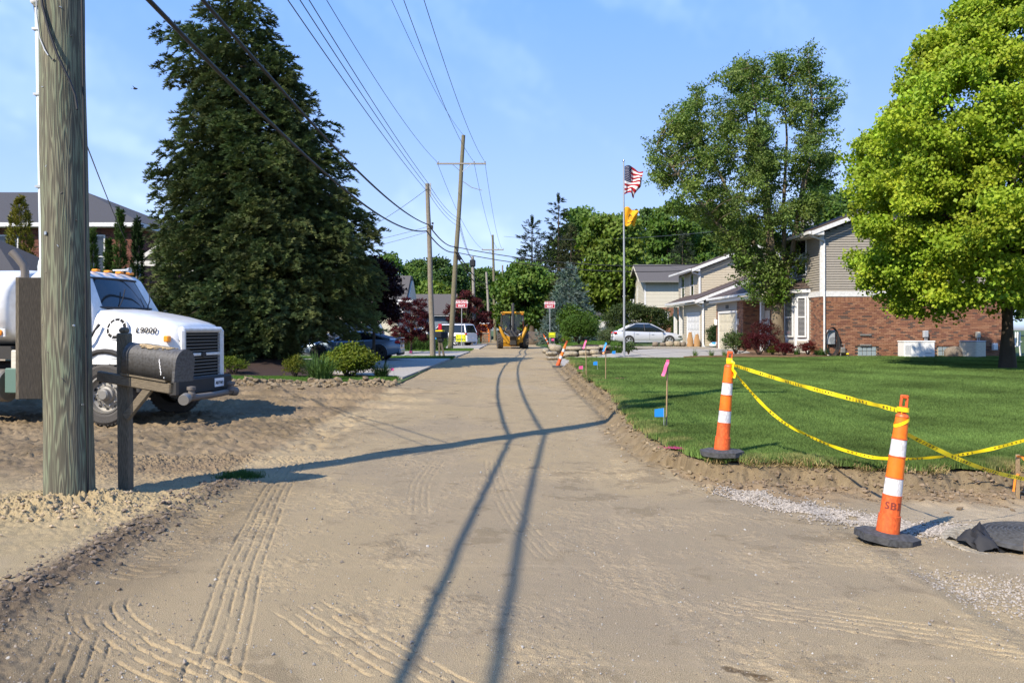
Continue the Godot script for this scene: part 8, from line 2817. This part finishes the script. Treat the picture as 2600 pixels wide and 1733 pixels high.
func right_side() -> void:
	# rock wall: each stone its own piece
	var t := thing("rock_wall", "low dry stone wall of pale limestone blocks below the round bush", "stone wall")
	var d := 42.5
	var k := 1.0 / 4.706
	for q in [[235, 1165, 75, 30], [470, 1170, 85, 36], [625, 1160, 65, 38], [750, 1150, 62, 34], [285, 1105, 85, 50], [490, 1105, 120, 32], [715, 1100, 105, 30], [850, 1085, 55, 26], [170, 1130, 45, 34], [245, 1075, 50, 30], [390, 1185, 60, 22], [260, 1215, 90, 12], [500, 1215, 90, 12], [640, 1205, 80, 14], [780, 1190, 60, 18], [905, 1080, 40, 18]]:
		var p := px(1350.0 + q[0] * k, 650.0 + q[1] * k, d + (1165.0 - q[1]) * 0.018)
		boulder("stone", t, p, Vector3(q[2] * k / F * d, q[3] * k / F * d, 0.38), q[0] * 0.31 + q[1], M.limestone)
	part("earth_fill", MB.new().ball(Vector3(4.2, 0.2, -45.4), Vector3(1.7, 0.5, 2.2), 20), M.dark_mulch, t)
	# boulders along the gravel
	for q in [[1480, 1030, 38, 28, 0, "round grey boulder at the rear of the boulder row by the car"], [1565, 1030, 36, 24, 0, "small grey brown boulder, second in the row by the car"], [1645, 1030, 46, 30, 1, "pale tan boulder in front of the car's front wheel"], [1740, 1020, 42, 32, 1, "tan boulder in front of the car's bumper"], [1810, 1025, 34, 26, 0, "grey boulder beside the paper bags"], [2075, 1005, 62, 34, 2, "broad orange brown boulder by the downspout"], [2035, 1040, 24, 24, 2, "dark brown rock beside the second paper bag"], [2100, 1055, 40, 18, 0, "flat grey rock beside the white sack"]]:
		var p := px(1350.0 + q[0] * k, 650.0 + q[1] * k, 52.4)
		var b := boulder("boulder", null, Vector3.ZERO, Vector3(q[2] * k / F * 52.4, q[3] * k / F * 52.4 * 1.1, 0.24), q[0] * 0.7, [M.fieldstone, M.limestone, M.bag_paper][q[4]])
		b.position = Vector3(p.x, 0.43 + q[3] * k / F * 52.4 * 0.95, -52.4)
		tag(b, q[5], "boulder", "boulders beside the silver car")
	for q in [[1895, 905, 1065, "taller brown paper yard bag against the garage"], [1977, 925, 1062, "shorter brown paper yard bag next to the boulder"]]:
		var p := px(1350.0 + q[0] * k, 878, 52.0)
		p.y = 0.43
		var h: float = (q[2] - q[1]) * k / F * 52.0
		var bag := thing("paper_bag", q[3], "bag", p, 0.0, "brown paper yard bags")
		var rings := []
		for i in 8:
			var f := i / 7.0
			var w := 0.21 * (1.0 - 0.55 * pow(f, 2.2)) * (1.0 + 0.06 * sin(i * 2.3))
			var ring := PackedVector3Array()
			for j in 16:
				var a := TAU * j / 16
				ring.append(Vector3(cos(a) * w * (1.0 + 0.08 * sin(a * 3.0 + i)), f * h, -sin(a) * w * (0.75 - 0.5 * f)))
			rings.append(ring)
		part("sack", MB.new().loft(rings, true, true), M.bag_paper, bag)
		part("folded_top", MB.new().cbox(Vector3(0.0, h + 0.01, 0), Vector3(0.20, 0.10, 0.03), 0.01, Basis(Vector3.BACK, 0.25)), M.bag_paper, bag)
	var sk := thing("plastic_sack", "crumpled white and blue plastic sack by the garage pier", "sack", Vector3((1815.0 - 1300.0) / F * 50.5, 0.43, -50.5))
	part("sack", MB.new().ball(Vector3(0, 0.14, 0), Vector3(0.30, 0.17, 0.2), 14, 0.12, 2.0), M.white_plastic, sk)
	part("print", MB.new().ball(Vector3(-0.05, 0.2, 0.08), Vector3(0.16, 0.10, 0.12), 12, 0.12, 4.0), M.flag_blue, sk)
	# things on the brick wall
	var gen := thing("standby_generator", "long low white standby generator beside the brick wall", "generator", Vector3((2327.0 - 1300.0) / F * 34.2, 0.36, -34.2))
	part("cabinet", MB.new().cbox(Vector3(0, 0.33, 0), Vector3(1.26, 0.66, 0.6), 0.03), M.white_plastic, gen)
	part("lid", MB.new().cbox(Vector3(0, 0.675, 0), Vector3(1.30, 0.06, 0.64), 0.02), M.white_plastic, gen)
	for i in 9:
		part("louver", MB.new().box(Vector3(-0.48, 0.16 + i * 0.045, 0.305), Vector3(0.24, 0.014, 0.012)), M.grey_metal, gen)
	part("badge", MB.new().add(letters("GENERAC", 0.045, 0.003), Transform3D(Basis.IDENTITY, Vector3(0.36, 0.20, 0.304))), M.grey_metal, gen)
	var ac := thing("air_conditioner", "boxy beige air conditioning unit by the brick wall", "air conditioner", Vector3((2470.0 - 1300.0) / F * 34.0, 0.36, -34.0), 0.55)
	part("cabinet", MB.new().cbox(Vector3(0, 0.34, 0), Vector3(0.72, 0.66, 0.72), 0.03), M.cream_siding, ac)
	part("top", MB.new().cbox(Vector3(0, 0.69, 0), Vector3(0.74, 0.05, 0.74), 0.015), M.grey_metal, ac)
	for i in 12:
		part("louver", MB.new().box(Vector3(0.366, 0.09 + i * 0.046, 0), Vector3(0.012, 0.016, 0.62)), M.grey_metal, ac)
	for i in 12:
		part("louver", MB.new().box(Vector3(0, 0.09 + i * 0.046, 0.366), Vector3(0.62, 0.012, 0.010)), M.cream_siding, ac)
	for q in [[2350, 848, 0.30, "grey disconnect box on the wall above the generator", M.grey_metal], [2483, 850, 0.26, "tan disconnect box on the wall above the air conditioner", M.cream_siding], [2526, 880, 0.30, "square white outlet box low on the brick wall", M.white_plastic]]:
		var p := px(q[0], q[1], 34.93)
		var bx := thing("wall_box", q[3], "electrical box", p)
		part("case", MB.new().cbox(Vector3(0, 0, 0.02), Vector3(q[2] * 0.72, q[2], 0.12), 0.02), q[4], bx)
		part("cover", MB.new().cbox(Vector3(0, 0, 0.09), Vector3(q[2] * 0.6, q[2] * 0.85, 0.03), 0.01), q[4], bx)
		if q[0] < 2500: part("conduit", MB.new().tube([Vector3(-0.03, -0.1, 0.04), Vector3(-0.03, -0.5, 0.06)], 0.025, 6).tube([Vector3(0.05, -0.1, 0.04), Vector3(0.05, -0.5, 0.06)], 0.02, 6), M.grey_metal, bx)
	var ms := thing("meter_socket", "electric meter with a coiled black hose on the brick wall's corner", "meter", px(2110, 862, 34.93))
	part("box", MB.new().cbox(Vector3(0, 0.1, 0.02), Vector3(0.34, 0.62, 0.12), 0.03), M.grey_metal, ms)
	part("dial", MB.new().lathe([Vector2(0.12, 0), Vector2(0.12, 0.1), Vector2(0.09, 0.14), Vector2(0, 0.15)], 18, Transform3D(along(Vector3(0, 0, 1)), Vector3(0.02, 0.0, 0.08))), M.car_glass, ms)
	var coil := MB.new()
	for q in 4:
		var ring := []
		for i in 29:
			var a := TAU * i / 28
			ring.append(Vector3(cos(a) * (0.23 + q * 0.02), -0.05 + sin(a) * (0.55 + q * 0.025) - 0.02 * q, 0.12 + q * 0.03 + 0.02 * sin(a * 3.0 + q)))
		coil.tube(ring, 0.02, 5, false)
	part("hose", coil, M.cable, ms)
	var gm := thing("gas_meter", "small gas meter with yellow valve at the foot of the brick wall", "gas meter", px(2140, 892, 34.8))
	part("body", MB.new().cbox(Vector3(0, 0.05, 0.0), Vector3(0.22, 0.26, 0.16), 0.04), M.dirty_metal, gm)
	part("pipe", MB.new().tube([Vector3(-0.08, -0.2, 0.0), Vector3(-0.08, 0.3, 0.0), Vector3(0.08, 0.3, 0.0), Vector3(0.08, 0.1, 0.0)], 0.022, 6).tube([Vector3(0.12, 0.0, 0.0), Vector3(0.2, 0.0, 0), Vector3(0.2, -0.2, 0)], 0.022, 6), M.dirty_metal, gm)
	part("valve", MB.new().cbox(Vector3(0.2, -0.1, 0.03), Vector3(0.10, 0.06, 0.05), 0.01), M.tape, gm)
	var rk := boulder("boulder", null, Vector3.ZERO, Vector3(0.42, 0.30, 0.25), 41.0, M.fieldstone)
	rk.position = Vector3((2425.0 - 1300.0) / F * 34.2, 0.52, -34.2)
	tag(rk, "rounded tan boulder between the generator and the air conditioner", "boulder")
	# wheel ornament, garden lantern
	var orn := thing("garden_ornament", "black iron wagon wheel ornament behind the rose bush", "ornament", px(1879, 880, 37.6))
	var wr := []
	for i in 25: wr.append(Vector3(cos(TAU * i / 24) * 0.36, 0.1 + sin(TAU * i / 24) * 0.36, 0))
	part("rim", MB.new().tube(wr, 0.022, 6, false), M.black_plastic, orn)
	var sp := MB.new()
	for i in 8: sp.tube([Vector3(0, 0.1, 0), Vector3(cos(TAU * i / 8) * 0.36, 0.1 + sin(TAU * i / 8) * 0.36, 0)], 0.012, 4)
	part("spokes", sp, M.black_plastic, orn)
	part("stand", MB.new().tube([Vector3(0, -0.26, 0), Vector3(0, -0.55, 0)], 0.03, 5), M.white_trim, orn)
	# at the lawn's far end
	var ch := thing("garden_chair", "white plastic garden chair beyond the brick wall's end", "chair", Vector3(22.2, 0.36, -36.5), -0.6)
	part("seat", MB.new().cbox(Vector3(0, 0.42, 0), Vector3(0.5, 0.05, 0.5), 0.02), M.white_plastic, ch)
	for i in 6: part("back_slat", MB.new().cbox(Vector3(-0.21 + i * 0.084, 0.75, -0.23), Vector3(0.06, 0.62, 0.03), 0.01, Basis(Vector3.RIGHT, -0.2)), M.white_plastic, ch)
	for q in [[-0.22, -0.22], [0.22, -0.22], [-0.22, 0.22], [0.22, 0.22]]: part("leg", MB.new().tube([Vector3(q[0], 0.42, q[1]), Vector3(q[0] * 1.15, 0.0, q[1] * 1.15)], 0.025, 6), M.white_plastic, ch)
	for e in [-0.27, 0.27]: part("armrest", MB.new().cbox(Vector3(e, 0.63, 0), Vector3(0.06, 0.03, 0.5), 0.01), M.white_plastic, ch)
	# heap of soil beyond the machine
	var hp := thing("soil_heap", "heap of brown soil beyond the backhoe at the road's edge", "soil heap", Vector3(2.0, -0.1, -82.0))
	part("heap", MB.new().ball(Vector3(0, 0.1, 0), Vector3(2.3, 1.3, 3.0), 24, 0.06, 3.0), soil_heap_material(), hp)
	# hydrant-sized orange paint on the grass
	for q in [[1718, 1135, "pink paint sprayed at the torn corner of the lawn", 9.35], [1570, 976, "orange paint mark sprayed on the lawn by the stake", 20.6]]:
		var x: float = (q[0] - 1300.0) / F * q[3]
		var pm := MB.new()
		for i in 160:
			var qx := x + rng.randfn(0.0, 0.07)
			var qd: float = q[3] + rng.randfn(0.0, 0.05)
			pm.ball(Vector3(qx, maxf(lawn_h(qx, qd) + 0.035, dirt(qx, qd) + 0.004), -qd), Vector3(0.010, 0.003, 0.006), 5)
		tag(part("paint_mark", pm, M.pink, null, "stuff"), q[2], "paint mark")

func soil_heap_material() -> StandardMaterial3D:
	var m := mat("heap_soil", Color(0.20, 0.15, 0.10), 0.95)
	return grainy(m, M.fine, Vector3(0.8, 0.8, 0.8), M.relief, 6.0)

func left_side() -> void:
	# mailbox stand by the grey pole
	var t := thing("mailbox", "black mailbox on a leaning timber post beside the grey pole", "mailbox", Vector3((1121.0 - 1300.0) / F * 45.2, 0.05, -45.2))
	part("post", MB.new().cbox(Vector3(-0.12, 0.42, 0), Vector3(0.11, 0.95, 0.11), 0.01, Basis(Vector3.BACK, 0.03)).cbox(Vector3(0.05, 0.42, 0), Vector3(0.11, 0.95, 0.11), 0.01, Basis(Vector3.BACK, 0.2)), M.old_wood, t)
	part("box", MB.new().cbox(Vector3(0.02, 1.16, 0), Vector3(0.66, 0.36, 0.4), 0.05).cbox(Vector3(-0.05, 0.90, 0), Vector3(0.34, 0.22, 0.3), 0.05), M.black_plastic, t)
	part("newspaper", MB.new().cbox(Vector3(-0.08, 1.38, 0), Vector3(0.50, 0.08, 0.24), 0.02), M.tape, t)
	part("flag", MB.new().box(Vector3(-0.34, 0.98, 0.05), Vector3(0.12, 0.10, 0.03)), M.flag_blue, t)
	part("red_marker", MB.new().cbox(Vector3(-0.10, 1.58, -0.2), Vector3(0.2, 0.38, 0.06), 0.02), M.sign_red, t)
	# stone pillars with a mailbox
	for q in [[1191, 875, 76.0, 0.74, 1.02, "paver pillar with a dark mailbox beside the pale pole"], [1232, 868, 88.0, 0.72, 0.98, "second paver pillar in front of the orange toilet"]]:
		var p := px(q[0], q[1], q[2])
		p.y = 0.05
		var s := thing("paver_pillar", q[5], "pillar", p, 0.0, "paver pillars at the drive")
		for r in 6:
			var h: float = q[4] / 6.0
			for c in 3:
				var w: float = q[3] / 3.0
				part("stone", MB.new().cbox(Vector3((c - 1) * w + (w * 0.08 if r % 2 else -w * 0.08), (r + 0.5) * h, 0), Vector3(w * 0.93, h * 0.9, q[3] * 0.9), 0.02), M.fieldstone, s)
		part("cap", MB.new().cbox(Vector3(0, q[4] + 0.04, 0), Vector3(q[3] * 1.1, 0.09, q[3] * 1.05), 0.02), M.concrete, s)
	var mb := thing("mailbox", "dark mailbox on a post between the two paver pillars", "mailbox", px(1212, 872, 77.5))
	mb.position.y = 0.05
	part("post", MB.new().cbox(Vector3(0, 0.45, 0), Vector3(0.12, 0.9, 0.12), 0.01), M.old_wood, mb)
	part("box", MB.new().cbox(Vector3(0, 1.15, 0), Vector3(0.55, 0.5, 0.45), 0.08), M.dusty_black, mb)
	# portable toilet
	var p := px(1231, 866, 90.0)
	p.y = 0.05
	var pt := thing("portable_toilet", "orange portable toilet with a white domed roof", "portable toilet", p)
	part("cabin", MB.new().cbox(Vector3(0, 1.0, 0), Vector3(1.05, 1.95, 1.05), 0.03), M.orange_panel, pt)
	for i in 4: part("panel_rib", MB.new().cbox(Vector3(-0.36 + i * 0.24, 0.6, 0.53), Vector3(0.12, 0.95, 0.03), 0.01), M.orange_panel, pt)
	part("door_sign", MB.new().box(Vector3(0.05, 1.45, 0.535), Vector3(0.42, 0.16, 0.01)).box(Vector3(0.05, 1.22, 0.535), Vector3(0.5, 0.06, 0.01)), M.sign_white, pt)
	part("roof", MB.new().loft([rrect(-0.58, 0.58, 0.58, 1.96, 0.1), rrect(-0.56, 0.56, 0.56, 2.08, 0.12), rrect(-0.42, 0.42, 0.45, 2.25, 0.15), rrect(-0.2, 0.2, 0.2, 2.32, 0.08)]), M.white_plastic, pt)
	# garden hose reel and pipe near the drive
	var dp2 := thing("drain_pipe", "short white drain pipe emerging at the verge by the pale pole", "pipe", px(1209, 876, 76.5))
	dp2.position.y = 0.06
	part("pipe", MB.new().tube([Vector3(0, 0.5, 0), Vector3(0, 0.05, 0), Vector3(-0.25, 0.04, 0.3), Vector3(-0.6, 0.04, 0.6)], 0.06, 8), M.white_plastic, dp2)
	# swallow overhead
	var bd := thing("bird", "small dark bird flying above the truck", "bird", px(343, 225, 30.0))
	var bm := MB.new()
	bm.ball(Vector3.ZERO, Vector3(0.09, 0.035, 0.035), 8)
	bm.tri(Vector3(0.03, 0.01, 0), Vector3(-0.05, 0.08, 0.16), Vector3(-0.04, 0.01, 0))
	bm.tri(Vector3(0.03, 0.01, 0), Vector3(-0.04, 0.01, 0), Vector3(-0.05, 0.09, -0.14))
	bm.tri(Vector3(-0.07, 0.0, 0), Vector3(-0.16, 0.01, 0.03), Vector3(-0.16, 0.01, -0.03))
	part("body", bm, M.fabric_black, bd)

# ---------------------------------------------------------------- people
func body_mesh(bones: Array, cell: float) -> ArrayMesh:
	# tapered capsules joined with a smooth minimum, meshed as surface nets
	var lo := Vector3.ONE * 9.0
	var hi := -lo
	for b in bones:
		for e in [0, 1]:
			lo = lo.min(b[e] - Vector3.ONE * (b[2 + e] + 0.08))
			hi = hi.max(b[e] + Vector3.ONE * (b[2 + e] + 0.08))
	var n := Vector3i(((hi - lo) / cell).ceil()) + Vector3i.ONE
	var f := PackedFloat32Array()
	f.resize(n.x * n.y * n.z)
	for z in n.z:
		for y in n.y:
			for x in n.x:
				var p := lo + Vector3(x, y, z) * cell
				var s := 0.0
				for b in bones:
					var ab: Vector3 = b[1] - b[0]
					var t := clampf((p - b[0]).dot(ab) / maxf(ab.length_squared(), 1e-6), 0.0, 1.0)
					var dd: float = p.distance_to(b[0] + ab * t) - lerpf(b[2], b[3], t)
					s += exp(-dd * 55.0)
				f[(z * n.y + y) * n.x + x] = -log(maxf(s, 1e-30)) / 55.0
	var at := func(x: int, y: int, z: int) -> int: return (z * n.y + y) * n.x + x
	var where := {}
	for z in n.z - 1:
		for y in n.y - 1:
			for x in n.x - 1:
				var sum := Vector3.ZERO
				var m := 0
				for e in [[0, 0, 0, 1, 0, 0], [0, 1, 0, 1, 1, 0], [0, 0, 1, 1, 0, 1], [0, 1, 1, 1, 1, 1], [0, 0, 0, 0, 1, 0], [1, 0, 0, 1, 1, 0], [0, 0, 1, 0, 1, 1], [1, 0, 1, 1, 1, 1], [0, 0, 0, 0, 0, 1], [1, 0, 0, 1, 0, 1], [0, 1, 0, 0, 1, 1], [1, 1, 0, 1, 1, 1]]:
					var a := f[at.call(x + e[0], y + e[1], z + e[2])]
					var b := f[at.call(x + e[3], y + e[4], z + e[5])]
					if (a < 0.0) != (b < 0.0):
						sum += Vector3(e[0], e[1], e[2]).lerp(Vector3(e[3], e[4], e[5]), a / (a - b))
						m += 1
				if m: where[at.call(x, y, z)] = lo + (Vector3(x, y, z) + sum / m) * cell
	var mb := MB.new()
	for z in range(1, n.z - 1):
		for y in range(1, n.y - 1):
			for x in range(1, n.x - 1):
				var a := f[at.call(x, y, z)]
				for q in [[1, 0, 0], [0, 1, 0], [0, 0, 1]]:
					var b := f[at.call(x + q[0], y + q[1], z + q[2])]
					if (a < 0.0) == (b < 0.0): continue
					var c := []
					var u := Vector3i(0, 1, 0) if q[0] else Vector3i(0, 0, 1) if q[1] else Vector3i(1, 0, 0)
					var v := Vector3i(0, 0, 1) if q[0] else Vector3i(1, 0, 0) if q[1] else Vector3i(0, 1, 0)
					for w in [[0, 0], [1, 0], [1, 1], [0, 1]]:
						var k: Vector3i = Vector3i(x, y, z) - u * w[0] - v * w[1]
						c.append(where.get(at.call(k.x, k.y, k.z), Vector3.ZERO))
					if a < 0.0: mb.quad(c[0], c[1], c[2], c[3])
					else: mb.quad(c[3], c[2], c[1], c[0])
	return mb.commit()

func person(label: String, at: Vector3, turn: float, shirt: Material, cap: Material) -> void:
	var t := thing("person", label, "person", at, turn)
	var bones := [[Vector3(0, 1.0, 0), Vector3(0, 1.35, 0.01), 0.14, 0.15], [Vector3(-0.16, 1.42, 0), Vector3(0.16, 1.42, 0), 0.075, 0.075], [Vector3(0, 1.42, 0), Vector3(0, 1.55, 0), 0.055, 0.05], [Vector3(0, 1.60, 0.01), Vector3(0, 1.68, 0.0), 0.085, 0.088], [Vector3(0, 1.62, 0.10), Vector3(0, 1.60, 0.105), 0.016, 0.018]]
	for s in [-1.0, 1.0]:
		bones.append([Vector3(0.08 * s, 0.98, 0), Vector3(0.10 * s, 0.52, 0.02), 0.095, 0.065])
		bones.append([Vector3(0.10 * s, 0.52, 0.02), Vector3(0.11 * s, 0.09, -0.02), 0.062, 0.045])
		bones.append([Vector3(0.11 * s, 0.05, -0.02), Vector3(0.12 * s, 0.04, 0.15), 0.045, 0.04])
		bones.append([Vector3(0.20 * s, 1.40, 0), Vector3(0.25 * s, 1.12, 0.02), 0.055, 0.045])
		bones.append([Vector3(0.25 * s, 1.12, 0.02), Vector3(0.22 * s, 0.90, 0.14), 0.043, 0.034])
		bones.append([Vector3(0.22 * s, 0.90, 0.14), Vector3(0.21 * s, 0.83, 0.18), 0.036, 0.03])
	var skin_b := obj("body", body_mesh(bones, 0.022), M.skin, t)
	skin_b.name = "body"
	var top := [[Vector3(0, 0.98, 0), Vector3(0, 1.36, 0.01), 0.165, 0.17], [Vector3(-0.16, 1.42, 0), Vector3(0.16, 1.42, 0), 0.09, 0.09]]
	for s in [-1.0, 1.0]: top.append([Vector3(0.20 * s, 1.40, 0), Vector3(0.25 * s, 1.14, 0.02), 0.07, 0.062])
	obj("shirt", body_mesh(top, 0.025), shirt, t)
	var leg := []
	for s in [-1.0, 1.0]:
		leg.append([Vector3(0.08 * s, 0.96, 0), Vector3(0.10 * s, 0.52, 0.02), 0.11, 0.08])
		leg.append([Vector3(0.10 * s, 0.52, 0.02), Vector3(0.11 * s, 0.10, -0.02), 0.078, 0.066])
	obj("trousers", body_mesh(leg, 0.025), M.dark_trousers, t)
	obj("cap", body_mesh([[Vector3(0, 1.70, 0.0), Vector3(0, 1.73, -0.01), 0.096, 0.09], [Vector3(0, 1.69, 0.09), Vector3(0, 1.685, 0.14), 0.02, 0.015]], 0.02), cap, t)

func build_people() -> void:
	person("person in a white shirt and pale cap standing behind the tall grass", Vector3((1078.0 - 1300.0) / F * 61.5, 0.05, -61.5), 2.6, M.white_shirt, M.white_shirt)
	person("person in a navy shirt and pale cap beside the dark red tree", Vector3((1056.0 - 1300.0) / F * 62.0, 0.05, -62.0), 0.5, M.navy_shirt, M.white_shirt)
